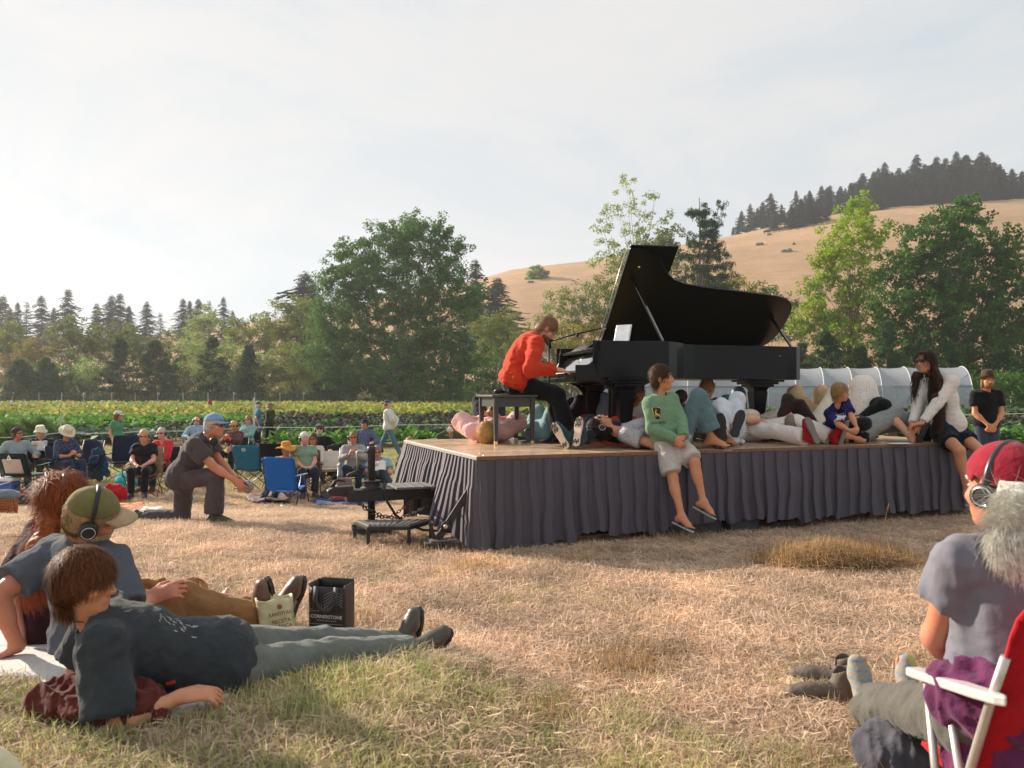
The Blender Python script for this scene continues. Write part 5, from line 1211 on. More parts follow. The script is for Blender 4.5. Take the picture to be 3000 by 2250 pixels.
def figure(label, pel, nb, head, face, sside, arms, legs, s=1.0, hside=None, hup=None, toes=None, hands=None, skin='fair', vox=.009,
           top=None, bot=None, shoe=None, hair=None, hat=None, phones=False, shades=None, female=False, fat=1.0, bend=None, group=None, belt=None, beard=None, seed=None, head_s=1.0, eyes=True, lips=True):
 P = Fig(); seed = seed if seed is not None else (abs(hash(label)) % 999 if False else sum(map(ord, label)) % 997)
 sside = Vector(sside).normalized(); U = (nb - pel).normalized(); S = (sside - U * sside.dot(U)).normalized(); F = U.cross(S); Lt = (nb - pel).length
 hs_ = Vector(hside) if hside is not None else S; hs_ = (hs_ - U * hs_.dot(U)).normalized(); HF = U.cross(hs_)
 shw = (.155 if female else .175) * s; hpw = .09 * s
 sh = {k: nb - U * .06 * s + S * (shw * g) for k, g in (('R', 1), ('L', -1))}
 hip = {k: pel + hs_ * (hpw * g) for k, g in (('R', 1), ('L', -1))}
 el, wr, kn, an = {}, {}, {}, {}
 for k in 'RL':
  el[k], wr[k] = ik(sh[k], arms[k][0], .29 * s, .255 * s, Vector(arms[k][1]))
  kn[k], an[k] = ik(hip[k], legs[k][0], .43 * s, .42 * s, Vector(legs[k][1]))
 face = Vector(face).normalized(); hu = Vector(hup) if hup is not None else (head - nb); hu = (hu - face * hu.dot(face)).normalized(); HS = face.cross(hu); HM_ = Matrix((HS, face, hu)).transposed()
 h_ = s * head_s * .98
 if s < .9: h_ = s * head_s * 1.12
 def hp_(x, y, z): return head + (HS * x + face * y + hu * z) * h_
 footd = {}
 for k in 'RL':
  D = Vector(toes[k]) if toes and k in toes else None
  sd = (an[k] - kn[k]).normalized()
  if D is None: D = HF - sd * HF.dot(sd)
  D = D.normalized(); dn = sd - D * sd.dot(D); dn = dn.normalized() if dn.length > .05 else -Z; footd[k] = (D, dn, D.cross(dn))
 allp = [pel, nb, head] + [d[k] for d in (sh, el, wr, hip, kn, an) for k in 'RL']
 root = thing('person', label, 'person', Vector((pel.x, pel.y, min(p.z for p in allp))), 0, group)
 P.root = root; P.sh, P.el, P.wr, P.kn, P.an, P.hip, P.head, P.HM, P.hp, P.U, P.S, P.F, P.h = sh, el, wr, kn, an, hip, head, HM_, hp_, U, S, F, h_
 TM_ = Matrix((S, F, U)).transposed(); TH = Matrix((hs_, HF, U)).transposed()
 bnd = Vector(bend) if bend is not None else Vector((0, 0, 0))
 def torso(q, e, chest=True, f=1.0, pe=0):
  fw = fat * f
  q.ell(pel + U * .025 * s, ((.160 * (1.07 if female else 1) * fw) * s + e + pe, .118 * fw * s + e + pe, .13 * s + e + pe), TH, .05)
  q.ell(pel + U * .42 * Lt + bnd + F * .012 * (fat - 1) * 8 * s, (.138 * (.92 if female else 1) * fw * s + e, .104 * fw ** 1.5 * s + e, .16 * s + e), TM_, .07)
  if chest:
   q.ell(pel + U * .71 * Lt + bnd * .6, (.160 * (.94 if female else 1) * s * f + e, .116 * s * f + e, .16 * s + e), TM_, .07)
   for k in 'RL':
    q.cone(nb - U * .035 * s, sh[k] - (sh[k] - nb) * .05, .048 * s + e, .054 * s + e, .05)
    if female: q.ell(pel + U * .66 * Lt + bnd * .6 + F * .075 * s + S * (.07 * s * (1 if k == 'R' else -1)), (.062 * s + e, .06 * s + e, .062 * s + e), TM_, .04)
 vox = vox * (1.15 if vox < .0105 else 1.3); b = Sdf(vox); lc_ = .55 if bot and bot.get('len', 'long') == 'long' else 1.0; ac_ = .6 if top and top.get('sleeve') == 'long' else 1.0
 torso(b, -.045 * s if top else -.004)
 b.cone(nb - U * .03 * s, hp_(0, -.015, -.05), .058 * s, .053 * s, .035)
 b.ell(hp_(0, -.008, .036), (.0765 * h_, .098 * h_, .088 * h_), HM_, .02); b.ell(hp_(0, .028, -.045), (.06 * h_, .068 * h_, .072 * h_), HM_, .035)
 b.ell(hp_(0, .068, -.094), (.026 * h_, .022 * h_, .02 * h_), HM_, .03)
 b.cone(hp_(-.032, .08, .036), hp_(.032, .08, .036), .014 * h_, .014 * h_, .02)
 for g in (-1, 1):
  b.ell(hp_(.045 * g, .06, -.02), (.026 * h_, .026 * h_, .024 * h_), HM_, .025)
  b.ell(hp_(.031 * g, .104, .014), (.019 * h_, .017 * h_, .013 * h_), HM_, .014, True)
  b.ell(hp_(.079 * g, -.006, -.004), (.010 * h_, .021 * h_, .033 * h_), HM_, .008)
 b.cone(hp_(0, .094, .014), hp_(0, .112, -.026), .0095 * h_, .0145 * h_, .012); b.cone(hp_(-.012, .1, -.03), hp_(.012, .1, -.03), .009 * h_, .009 * h_, .01)
 b.cone(hp_(-.017, .086, -.062), hp_(.017, .086, -.062), .0105 * h_, .0105 * h_, .012)
 for k, g in (('R', 1), ('L', -1)):
  b.cone(sh[k], el[k], .05 * s * (fat * .5 + .5) * ac_, .041 * s * ac_, .04); b.cone(el[k], wr[k], .042 * s * ac_, .027 * s, .02)
  if ac_ == 1: b.ell(el[k].lerp(wr[k], .28), (.043 * s, .043 * s, .07 * s), frame((wr[k] - el[k]).orthogonal(), wr[k] - el[k]), .03)
  b.cone(hip[k], kn[k], .082 * s * (fat * .5 + .5) * lc_, .055 * s * lc_, .05); b.cone(kn[k], an[k], .053 * s * lc_, .036 * s, .03)
  sd = (an[k] - kn[k]).normalized(); D, dn, si = footd[k]
  if lc_ == 1: b.ell(kn[k].lerp(an[k], .3) - D * .022 * s, (.048 * s, .048 * s, .10 * s), frame(sd.orthogonal(), sd), .04)
  hd_ = hands.get(k) if hands else None
  fd = (wr[k] - el[k]).normalized(); HD = Vector(hd_[0]).normalized() if hd_ and hd_[0] is not None else fd
  HN = Vector(hd_[1]) if hd_ and hd_[1] is not None else (-F - Z * .8); HN = HN - HD * HN.dot(HD); HN = HN.normalized() if HN.length > .05 else HD.orthogonal().normalized()
  cu = hd_[2] if hd_ and len(hd_) > 2 else .35; T = HD.cross(HN) * g; W = wr[k]; hs2 = s * (1 if s > .9 else 1.02)
  b.cone(W, W + HD * .03 * hs2, .027 * s, .03 * s, .02, (HN, .7)); b.cone(W + HD * .035 * hs2, W + HD * .078 * hs2, .038 * hs2, .040 * hs2, .015, (HN, .42))
  for i, (L, sp_) in enumerate(((.072, .09), (.080, .02), (.075, -.05), (.058, -.14))):
   d = (HD + T * sp_).normalized(); p = W + HD * .088 * hs2 + T * (.030 - .0205 * i) * hs2; r0 = .0095 * hs2 * max(1, vox / .0095)
   for fr, bd in ((.45, .7), (.32, 1.0), (.23, .8)):
    a_ = cu * bd * (1 + .12 * i); d = (d * math.cos(a_) + HN * math.sin(a_) - 0 * T).normalized() if True else d
    HNr = (HN - d * HN.dot(d)); HN2 = HNr.normalized() if HNr.length > 1e-3 else HN
    q_ = p + d * L * fr * hs2; b.cone(p, q_, r0, r0 * .9, .006); p = q_; r0 *= .9
    if HNr.length > 1e-3 and d.dot(HN) < .98: pass
  p = W + HD * .022 * hs2 + T * .026 * hs2; d = (HD * .75 + T * .62 + HN * .25).normalized(); q_ = p + d * .042 * hs2; b.cone(p, q_, .0145 * hs2, .012 * hs2, .012); b.cone(q_, q_ + (HD * .9 + T * .1 + HN * .4 * cu).normalized() * .034 * hs2, .0115 * hs2, .009 * hs2, .006)
  A = an[k]
  bare = (shoe is None) or shoe.get('kind') in ('bare', 'sandal', 'flipflop', 'sock')
  if bare:
   b.cone(A + D * .0, A + dn * .045 * s - D * .035 * s, .036 * s, .033 * s, .02); b.cone(A + dn * .03 * s, A + dn * .055 * s + D * .125 * s, .034 * s, .030 * s, .03, (si, 1.25))
   b.cone(A + D * .02 * s, A + dn * .045 * s + D * .10 * s, .036 * s, .026 * s, .03)
   for i in range(5):
    o_ = (i - 2) * .0165 * s * (-1 if k == 'R' else 1); Lq = (.05, .047, .043, .038, .032)[i] * s; rr = ((.0125, .0095, .009, .0085, .0085)[i]) * s
    p = A + dn * .062 * s + D * (.135 - .006 * i) * s + si * o_; b.cone(p, p + D * Lq * .9, max(rr, vox * .9), max(rr * .9, vox * .85), .007)
  else: b.cone(A, A + dn * .03 * s, .036 * s, .03 * s, .02)
 body = b.build('body', skin_mat(skin), root); P.body = body
 gv = max(vox * 1.32, .0095)
 if top:
  t = Sdf(gv); e = top.get('loose', .02) * s; torso(t, e, True, top.get('f', 1.0), top.get('pe', .028) * s if bot else 0); t.trim(pel - U * top.get('hem', .08) * s, -U)
  sl = top.get('sleeve', 'short')
  for k in 'RL':
   if sl == 'long':
    t.cone(sh[k], el[k], .055 * s + e, .048 * s + e, .04); w = wr[k].lerp(el[k], top.get('cuff', .04)); t.cone(el[k], w, .047 * s + e, .033 * s + e, .025, cut=True)
   elif sl == 'short': fq = top.get('sl_len', .62); t.cone(sh[k], sh[k].lerp(el[k], fq), .058 * s + e, .058 * s + e * 1.8, .04, cut=True)
   elif sl == 'mid': t.cone(sh[k], el[k], .056 * s + e, .05 * s + e, .03); t.cone(el[k], el[k].lerp(wr[k], .3), .048 * s + e, .046 * s + e, .02, cut=True)
   else:
    t.cone(sh[k] + (sh[k] - nb).normalized() * .012, el[k], .06 * s, .06 * s, .01, sub=True)
  if top.get('collar'): t.cone(nb - U * .01 * s, nb.lerp(hp_(0, -.02, -.06), .42), .066 * s, .064 * s, .015, cut=True)
  elif top.get('hood'):
   t.cone(nb - U * .005 * s - F * .03 * s, nb - F * .085 * s - U * .03 * s, .06 * s, .05 * s, .04)
  wq = top.get('wr', .75) * s; t.wrinkle(.008 * wq, 12, seed, (1, 1, .8)); t.wrinkle(.007 * wq, 17, seed + 3, None, True); t.wrinkle(.004 * wq, 44, seed + 4, None, True)
  nk = top.get('neck', .062) * s
  if not top.get('collar'): t.cone(nb - U * .025 * s + F * .02 * s, nb + U * .2 * s + F * .02 * s, nk, nk * 1.3, .01, sub=True); t.p = t.p
  if top.get('vneck'): t.cone(nb - U * top['vneck'] * s + F * .12 * s, nb + U * .03 * s + F * .09 * s, .006, .055 * s, .01, sub=True)
  P.top = t.build('shirt', top['m'], root)
  P.topS = t
 if bot:
  t = Sdf(gv); e = bot.get('loose', .014) * s; ln = bot.get('len', 'long')
  t.ell(pel + U * .02 * s, (.160 * (1.07 if female else 1) * fat * s + e, .118 * fat * s + e, .13 * s + e), TH, .05)
  t.trim(pel + U * bot.get('waist', .09) * s, U)
  for k in 'RL':
   if ln == 'long':
    t.cone(hip[k], kn[k], .082 * s * (fat * .5 + .5) + e, .060 * s + e, .05); w = kn[k].lerp(an[k], bot.get('end', .93)); t.cone(kn[k], w, .058 * s + e, bot.get('hemr', .050) * s + e, .03, cut=True)
   else:
    fq = ln if isinstance(ln, float) else .6
    t.cone(hip[k], hip[k].lerp(kn[k], min(fq, 1)), .088 * s * (fat * .5 + .5) + e, (.088 - .026 * fq) * s + e * 1.6, .05, cut=fq <= 1)
    if fq > 1: t.cone(kn[k], kn[k].lerp(an[k], fq - 1), .060 * s + e, .056 * s + e, .03, cut=True)
  wq = bot.get('wr', .6) * s; t.wrinkle(.008 * wq, 12, seed + 5); t.wrinkle(.008 * wq, 16, seed + 6, None, True); t.wrinkle(.004 * wq, 44, seed + 7, None, True)
  P.bot = t.build('trousers' if ln == 'long' else 'shorts', bot['m'], root)
 if bot and bot.get('skirt'): pass
 if belt:
  m_ = MB(); pts = [pel + U * .085 * s + hs_ * math.cos(a) * .175 * s * fat + HF * math.sin(a) * .133 * s * fat for a in np.linspace(0, 2 * math.pi, 25)[:-1]]; m_.tube(pts, .014, 6, True); m_.build('belt', belt, root, True)
 if shoe and shoe['kind'] != 'bare':
  for k in 'RL':
   D, dn, si = footd[k]; A = an[k]; kd = shoe['kind']; fl_ = 1.06
   if kd in ('sneaker', 'boot', 'shoe', 'sock'):
    q = Sdf(min(gv, .010)); e = .004 * s if kd != 'sock' else 0
    q.cone(A + D * .005 * s, A + dn * .045 * s - D * .03 * s, .044 * s + e, .04 * s + e, .02); q.cone(A + D * .02 * s + dn * .01 * s, A + dn * .05 * s + D * .13 * s, .043 * s + e, .036 * s + e, .03, (si, 1.15)); q.cone(A + dn * .056 * s + D * .12 * s, A + dn * .06 * s + D * .175 * s, .038 * s + e, .03 * s + e, .02, (si, 1.2))
    if kd in ('boot', 'sock'): q.cone(A - D * .0, A.lerp(kn[k], shoe.get('h', .3)), .047 * s, .054 * s if kd == 'boot' else .045 * s, .02, cut=True)
    if kd != 'sock': q.plane(A + dn * .082 * s, dn)
    q.wrinkle(.002 * s, 50, seed)
    so = q.build(kd if kd != 'shoe' else 'shoe', shoe['m'], root)
   else: so = None
   if kd != 'sock':
    oz = .083 if kd in ('sneaker', 'boot', 'shoe') else .092
    M_ = Matrix((si * (1 if k == 'L' else -1), D, -dn)).transposed(); w_ = 1.0 if kd != 'sandal' else 1.12
    outl = [(x * w_ * s, y * s) for x, y in ((-.030, -.068), (-.040, -.045), (-.036, 0), (-.035, .05), (-.046, .11), (-.044, .155), (-.03, .195), (-.005, .212), (.022, .205), (.042, .17), (.046, .12), (.040, .05), (.036, 0), (.040, -.045), (.030, -.068), (0, -.078))]
    m_ = MB(); th = .022 if kd != 'flipflop' else .014; m_.prism(outl, (-th * s, 0), M_, A + dn * oz * s); m_.build('sole', shoe.get('sole', HP_BLACK), root, bevel=.004)
    if kd == 'sandal':
     for yy, zz in ((.06, .062), (.105, .048)):
      m_ = MB(); pts = [A + dn * (oz - .002) * s + M_ @ Vector((.047 * s * math.cos(a), yy * s, zz * s * math.sin(a))) for a in np.linspace(0, math.pi, 10)]; g_ = [[p + D * .016 * s for p in pts], [p - D * .016 * s for p in pts]]; m_.grid(g_); m_.build('strap', shoe['m'], root, True, solid=.004)
    if kd == 'flipflop':
     for sg in (-1, 1):
      m_ = MB(); m_.tube([A + dn * oz * s + M_ @ Vector(v) * s for v in ((.006, .145, .008), (.02 * sg, .11, .045), (.036 * sg, .06, .04), (.038 * sg, .03, .004))], .0055 * s, 6); m_.build('strap', shoe['m'], root, True)
 if eyes and not shades:
  for g in (-1, 1):
   m_ = MB(); m_.lathe([(.0005, -1), (.7, -.7), (1, 0), (.7, .7), (.0005, 1)], 10, Matrix.Diagonal((1, 1, 1)) , c=(0, 0, 0)); m_.v = [tuple(hp_(.031 * g, .083, .014) + (HS * v[0] * .0125 + face * v[1] * .0105 + hu * v[2] * .0065) * h_) for v in m_.v]
   ey = m_.build('eye', mat((.55, .52, .5), .3, 0), root, True)
   m2 = MB(); m2.lathe([(.0005, -1), (.7, -.7), (1, 0), (.7, .7), (.0005, 1)], 8); m2.v = [tuple(hp_(.031 * g, .0905, .014) + (HS * v[0] * .0062 + face * v[1] * .004 + hu * v[2] * .0062) * h_) for v in m2.v]; m2.build('iris', mat((.03, .02, .015), .2, 0), ey, True)
   if hair: m3 = MB(); m3.tube([hp_(.014 * g, .097, .034), hp_(.032 * g, .096, .040), hp_(.049 * g, .083, .033)], [.003 * h_, .0045 * h_, .002 * h_], 5); m3.build('eyebrow', hair_mat(hair['c']), root, True)
 if lips:
  m_ = MB(); m_.tube([hp_(-.022, .088, -.063), hp_(-.008, .0965, -.060), hp_(.008, .0965, -.060), hp_(.022, .088, -.063)], [.002 * h_, .0045 * h_, .0045 * h_, .002 * h_], 6); m_.build('lips', mat((.42, .17, .14), .45), root, True)
 if beard:
  q = Sdf(.007); q.ell(hp_(0, .04, -.075), (.066 * h_, .068 * h_, .052 * h_), HM_, .02); q.cone(hp_(-.017, .10, -.05), hp_(.017, .10, -.05), .008 * h_, .008 * h_, .012); q.cone(hp_(-.012, .105, -.064), hp_(.012, .105, -.064), .01, .01, .01, sub=True); q.plane(hp_(0, 0, -.04), hu); q.plane(hp_(0, 0, 0), -face); q.wrinkle(.004, 160, seed); q.build('beard', hair_mat(beard), root, 0)
 if hair and hair['kind'] != 'none':
  hk = hair['kind']; q = Sdf(hair.get('vox', min(vox, .008))); v_ = hair.get('vol', 1.0)
  q.ell(hp_(0, -.014, .04), (.0845 * h_ * v_, .105 * h_ * v_, .096 * h_ * v_), HM_, .02)
  q.ell(hp_(0, -.05, -.03), (.076 * h_ * v_, .062 * h_ * v_, (.065 if hk == 'crop' else .085) * h_), HM_, .03)
  if hk in ('long', 'bob'):
   for g in (-1, 1): q.cone(hp_(.062 * g, -.02, .02), hp_(.072 * g, -.02, -.09), .03 * h_, .028 * h_, .03)
   if hk == 'bob': q.cone(hp_(0, -.07, 0), hp_(0, -.07, -.10), .06 * h_, .055 * h_, .03)
  if hk == 'long':
   dr = hair.get('path') or [hp_(0, -.07, -.02), hp_(0, -.09, -.12), nb - F * .10 * s - U * .05, nb - F * .12 * s - U * .28 * s]
   rr = hair.get('pr') or [.075, .07, .075, .05]
   for i in range(len(dr) - 1): q.cone(dr[i], dr[i + 1], rr[i] * s, rr[i + 1] * s, .03, (F if i else face, .62))
   for dr2, rr2 in hair.get('locks', []): q.chain(dr2, rr2, .025)
  if hk == 'bun': q.ell(hp_(0, -.06, .135), (.045 * h_,) * 3, HM_, .015)
  if hk == 'pony': q.chain([hp_(0, -.11, .03), hp_(0, -.15, -.03), hp_(0, -.13, -.13)], [.03 * h_, .03 * h_, .015 * h_], .02)
  fr = hair.get('fringe', .062)
  q.ell(hp_(0, .112, fr - .115), (.078 * h_, .078 * h_, .115 * h_), HM_, .018, True)
  if hk in ('crop', 'short', 'bun', 'pony'): q.ell(hp_(0, .035, -.075), (.10 * h_, .06 * h_, .07 * h_), HM_, .02, True)
  q.wrinkle(.0042 * hair.get('rough', 1), 85, seed + 9, (1, 1, .45)); q.wrinkle(.003 * hair.get('rough', 1), 190, seed + 10, (1, 1, .35))
  if hat: q.plane(hp_(0, -.01, .055 if hat['kind'] != 'flat' else .06), hu - face * .12)
  if hair.get('cut'): q.plane(*hair['cut'](hp_, HS, face, hu))
  if hair.get('bald'): q.ell(hp_(0, .0, .10), (.07 * h_, .09 * h_, .06 * h_), HM_, .02, True)
  ns = hair.get('strands', 900); hl = hair.get('sl', .05) * h_; gr = hair.get('grav', .5); lift = hair.get('lift', .006); sw = hair.get('sw', .0016)
  def strands(Vs, Q):
   r = np.random.RandomState(seed); cand = np.arange(len(Vs)); cand = cand[((Vs - vnp(head)) @ vnp(hu)) < .025 * h_] if hat else cand; lx = ((Vs[cand] - vnp(head)) @ vnp(HS)); cand = (cand[((Vs[cand] - vnp(head)) @ vnp(face)) < -.05 * h_] if hair.get('cut') else cand[np.abs(lx) < .066 * h_]) if phones and hat else cand; I = cand[r.randint(0, len(cand), ns)]; p = Vs[I]; K = vnp(hp_(0, -.03, .10)); cc = vnp(hp_(0, -.01, .02))
   n_ = p - cc; below = (n_ @ vnp(hu)) < -.09 * h_
   n_[below] -= np.outer((n_ @ vnp(hu))[below], vnp(hu)); n_ /= np.linalg.norm(n_, axis=1)[:, None] + 1e-9
   t_ = (p - K) * (1 - gr) * 8 + np.array([0, 0, -1]) * gr * 1.2 + r.normal(size=p.shape) * .35 * hair.get('mess', 1); t_[below] = np.array([0, 0, -1]) + r.normal(size=(below.sum(), 3)) * .3
   t_ -= (t_ * n_).sum(1)[:, None] * n_; t_ /= np.linalg.norm(t_, axis=1)[:, None] + 1e-9
   sd_ = np.cross(t_, n_); L = hl * r.uniform(.5, 1.3, ns)[:, None]; w = sw * r.uniform(.6, 1.3, ns)[:, None]; lf = lift * r.uniform(.2, 1.4, ns)[:, None] * hair.get('mess', 1)
   a = p - n_ * .002; m = p + t_ * L * .5 + n_ * lf; e_ = p + t_ * L + n_ * lf * r.uniform(-.6, 1.2, ns)[:, None] + np.array([0, 0, -1]) * L * .15
   V_ = np.stack([a - sd_ * w, a + sd_ * w, m - sd_ * w, m + sd_ * w, e_], 1).reshape(-1, 3); o = np.arange(ns)[:, None] * 5
   return V_, np.concatenate([o + [0, 1, 3], o + [0, 3, 2], o + [2, 3, 4]])
  ns = int(ns * .75); P.hair = q.build('hair', hair_mat(hair['c'], hair.get('gloss', .45)), root, 5 if hair.get('cut') else 0, strands if ns else None)
 if hat: make_hat(P, hat, root)
 if phones: make_phones(P, root, phones)
 if shades: make_shades(P, root, shades)
 return P
def make_hat(P, hat, root):
 hp_, HM_, h = P.hp, P.HM, P.h; k = hat['kind']; tl = Matrix.Rotation(hat.get('tilt', 0), 3, 'X'); M = HM_ @ tl
 if k in ('cap', 'flat', 'beanie', 'bandana'):
  q = Sdf(.007); c = hp_(0, -.010, .040)
  rz = .105 if k in ('cap', 'flat') else .10
  gs = hat.get('grow', 1.0); q.ell(c, (.090 * h * gs, .110 * h * gs, rz * h * gs), M, .02)
  if k == 'flat': q.ell(c + M @ Vector((0, .03, .03)) * h, (.098 * h, .115 * h, .055 * h), M, .03)
  q.plane(c + M @ Vector((0, 0, hat.get('low', .012 if k != 'beanie' else -.02))) * h, M @ Vector((0, .12, -1)))
  q.wrinkle(.002, 60, 3); hb = q.build('hat', hat['m'], root)
  if k in ('cap', 'flat'):
   L = hat.get('brim', .085 if k == 'cap' else .035); rows = []
   for i in range(13):
    a = R(-62 + 124 * i / 12); row = []
    for j in range(5):
     u_ = j / 4; x = math.sin(a) * (.090 + .0 * u_); y = math.cos(a) * .104 + u_ * L * (math.cos(a) ** .6) ; row.append(c + M @ Vector((x * (1 - .06 * u_), y, .014 - .016 * abs(math.sin(a)) ** 2 * (1 + u_) - .012 * u_)) * h)
    rows.append(row)
   m_ = MB(); m_.grid(rows); m_.build('brim', hat.get('bm', hat['m']), hb, True, solid=.005)
   if k == 'cap': m_ = MB(); m_.lathe([(.008, 0), (.007, .005), (.002, .007)], 10, M, c=c + M @ Vector((0, 0, rz - .002)) * h); m_.build('button', hat['m'], hb, True)
 else:
  prof = {'sun': [(.17, -.012), (.155, -.006), (.13, .004), (.105, .012), (.098, .02), (.096, .06), (.090, .095), (.072, .113), (.03, .118), (.001, .119)],
    'straw': [(.215, -.03), (.19, -.012), (.15, .0), (.11, .008), (.098, .014), (.095, .06), (.086, .098), (.06, .113), (.001, .117)],
    'bucket': [(.145, -.035), (.125, -.012), (.104, .012), (.098, .04), (.092, .08), (.08, .1), (.001, .104)],
    'fedora': [(.155, .006), (.14, -.002), (.105, .004), (.097, .012), (.095, .04), (.089, .085), (.082, .115), (.06, .128), (.02, .115), (.001, .112)]}[k]
  c = hp_(0, -.008, hat.get('z', .045)); m_ = MB(); m_.lathe([(r_ * h, z_ * h) for r_, z_ in prof], 36, M, sx=.95, sy=1.12 if k != 'straw' else 1.05, c=c)
  m_.f = [f for f in m_.f if len(f) == 4]; m_.m = m_.m[:len(m_.f)]
  cen = c
  r_ = np.random.RandomState(4); ph_ = r_.uniform(0, 6.28, 3)
  nv = []
  for v in m_.v:
   d = Vector(v) - c; rr = math.hypot((M.transposed() @ d).x, (M.transposed() @ d).y); an_ = math.atan2((M.transposed() @ d).y, (M.transposed() @ d).x)
   nv.append(tuple(Vector(v) + M @ Vector((0, 0, max(0, rr - .1 * h) * (.28 * math.sin(2 * an_ + ph_[0]) + .12 * math.sin(3 * an_ + ph_[1]))))))
  m_.v = nv; hb = m_.build('hat', hat['m'], root, True, solid=.004)
  if hat.get('band'):
   b_ = MB(); b_.lathe([(.0985 * h, .014 * h), (.0985 * h, .036 * h), (.0955 * h, .037 * h)], 30, M, sx=.96, sy=1.13, c=c); b_.f = [f for f in b_.f if len(f) == 4]; b_.m = b_.m[:len(b_.f)]; b_.build('hat_band', hat['band'], hb, True)
def make_phones(P, root, opt):
 hp_, HM_, h = P.hp, P.HM, P.h; opt = opt if isinstance(opt, dict) else {}
 neck = opt.get('neck'); tilt = opt.get('tilt', -.12); g = opt.get('grow', 1.0)
 t = MB()
 def pt(a, r=1.0): return hp_(math.sin(a) * .092 * g * r, -.006 + tilt * .1 * math.cos(a), .015 + math.cos(a) * .122 * g * r)
 t.tube([pt(a) for a in np.linspace(-1.62, 1.62, 21)], .0085 * h * opt.get('band', 1), 8); root2 = t.build('headphones', opt.get('m', HP_BLACK), root, True)
 for sg in (-1, 1):
  c = hp_(sg * .088 * g, -.006, -.006); M = Matrix((HM_.col[1] * 1, HM_.col[2] * 1, HM_.col[0] * sg)).transposed() if sg > 0 else Matrix((HM_.col[2], HM_.col[1], -HM_.col[0])).transposed()
  e = MB(); e.lathe([(.030 * h, -.014 * h), (.040 * h, -.010 * h), (.043 * h, .0), (.042 * h, .012 * h), (.036 * h, .019 * h), (.026 * h, .021 * h)], 20, M, sx=.9, sy=1.08, c=c) if sg < 0 else e.lathe([(.030 * h, -.014 * h), (.040 * h, -.010 * h), (.043 * h, .0), (.042 * h, .012 * h), (.036 * h, .019 * h), (.026 * h, .021 * h)], 20, M, sx=.9, sy=1.08, c=c)
  q = e.build('ear_cup', HP_BLACK, root2, True)
  e = MB(); pts = [c + M @ Vector((.0265 * math.cos(a) * h, .031 * math.sin(a) * h, .021 * h)) for a in np.linspace(0, 2 * math.pi, 25)[:-1]]; e.tube(pts, .0026 * h, 6, True); e.build('trim_ring', opt.get('ring', HP_RING), q, True)
def make_shades(P, root, m):
 hp_, h, HM_ = P.hp, P.h, P.HM; m = LENS if m is True else m
 g_ = MB()
 for sg in (-1, 1):
  pts = [hp_(sg * (.034 + .026 * math.cos(a)), .101 - .010 * (math.cos(a) * .5 + .5), .013 + .018 * math.sin(a) - .003 * math.cos(a) ** 2) for a in np.linspace(0, 2 * math.pi, 17)[:-1]]
  c = hp_(sg * .034, .102, .013); o = len(g_.v); g_.v += [tuple(p) for p in pts] + [tuple(c)]; g_.f += [(o + i, o + (i + 1) % 16, o + 16) for i in range(16)]; g_.m += [0] * 16
 gl = g_.build('sunglasses', m, root, True, solid=.003)
 e = MB(); e.tube([hp_(-.012, .106, .018), hp_(.012, .106, .018)], .0028 * h, 6)
 for sg in (-1, 1): e.tube([hp_(sg * .06, .092, .02), hp_(sg * .079, .04, .016), hp_(sg * .082, -.01, .01)], .0028 * h, 6)
 e.build('frame', HP_BLACK, gl, True)
def yawv(deg): return Vector((math.sin(R(deg)), math.cos(R(deg)), 0))
def sitter(label, g, deg, seat=.40, rec=.25, s=1.0, hand='lap', look=None, look_up=-.05, legx=.11, reach=.46, cross=False, low=False, **kw):
 """person on a chair facing yaw deg (0 = away from camera, 180 = to camera); g = ground point under the pelvis"""
 f = yawv(deg); S = Vector((f.y, -f.x, 0)); pel = g + Z * (seat + .095 * s); nb = pel + (Z * math.cos(rec) - f * math.sin(rec)) * .50 * s
 head = nb + (Z * .165 + f * .045) * s; lk = yawv(look) if look is not None else f; face = lk + Z * look_up
 legs = {}
 for k, sg in (('R', 1), ('L', -1)):
  legs[k] = (g + f * (reach + .02 * sg) * s + S * legx * sg * s + Z * .085 * s, f + Z * .8 + S * sg * .12)
 if cross: legs['R'] = (pel + f * .42 * s - S * .20 * s + Z * .10, f * .4 + Z + S * .8)
 if low:
  for k, sg in (('R', 1), ('L', -1)): legs[k] = (g + f * .72 * s + S * .1 * sg * s + Z * .085 * s, f * .2 + Z)
 A = {}; H = {}
 for k, sg in (('R', 1), ('L', -1)):
  pole = S * sg * .7 - Z * .6 - f * .3
  if hand == 'lap': w = pel + f * .26 * s + Z * .11 * s + S * .07 * sg * s; H[k] = (f * .3 - S * sg, -Z, .5)
  elif hand == 'rest': w = pel + f * .20 * s + Z * .20 * s + S * .27 * sg * s; H[k] = (f, -Z, .35)
  elif hand == 'hold': w = pel + f * .33 * s + Z * .20 * s + S * .065 * sg * s; H[k] = (f * .5 + Z * .6 - S * sg * .4, -S * sg + Z * .3, .6)
  elif hand == 'high': w = pel + f * .33 * s + Z * .33 * s + S * .065 * sg * s; H[k] = (f * .3 + Z * .8 - S * sg * .3, -S * sg, .6)
  elif hand == 'face': w = head + f * .20 * s + S * .07 * sg * s - Z * .02; H[k] = (Z * .7 - S * sg * .5, -S * sg - f * .2, .6)
  A[k] = (w, pole)
 toes = {k: f + S * (.25 if k == 'R' else -.25) for k in 'RL'}
 if cross: toes['R'] = -S * .2 + f * .9 + Z * .3
 return figure(label, pel, nb, head, face, S, A, legs, s=s, toes=toes, hands=H, **kw)
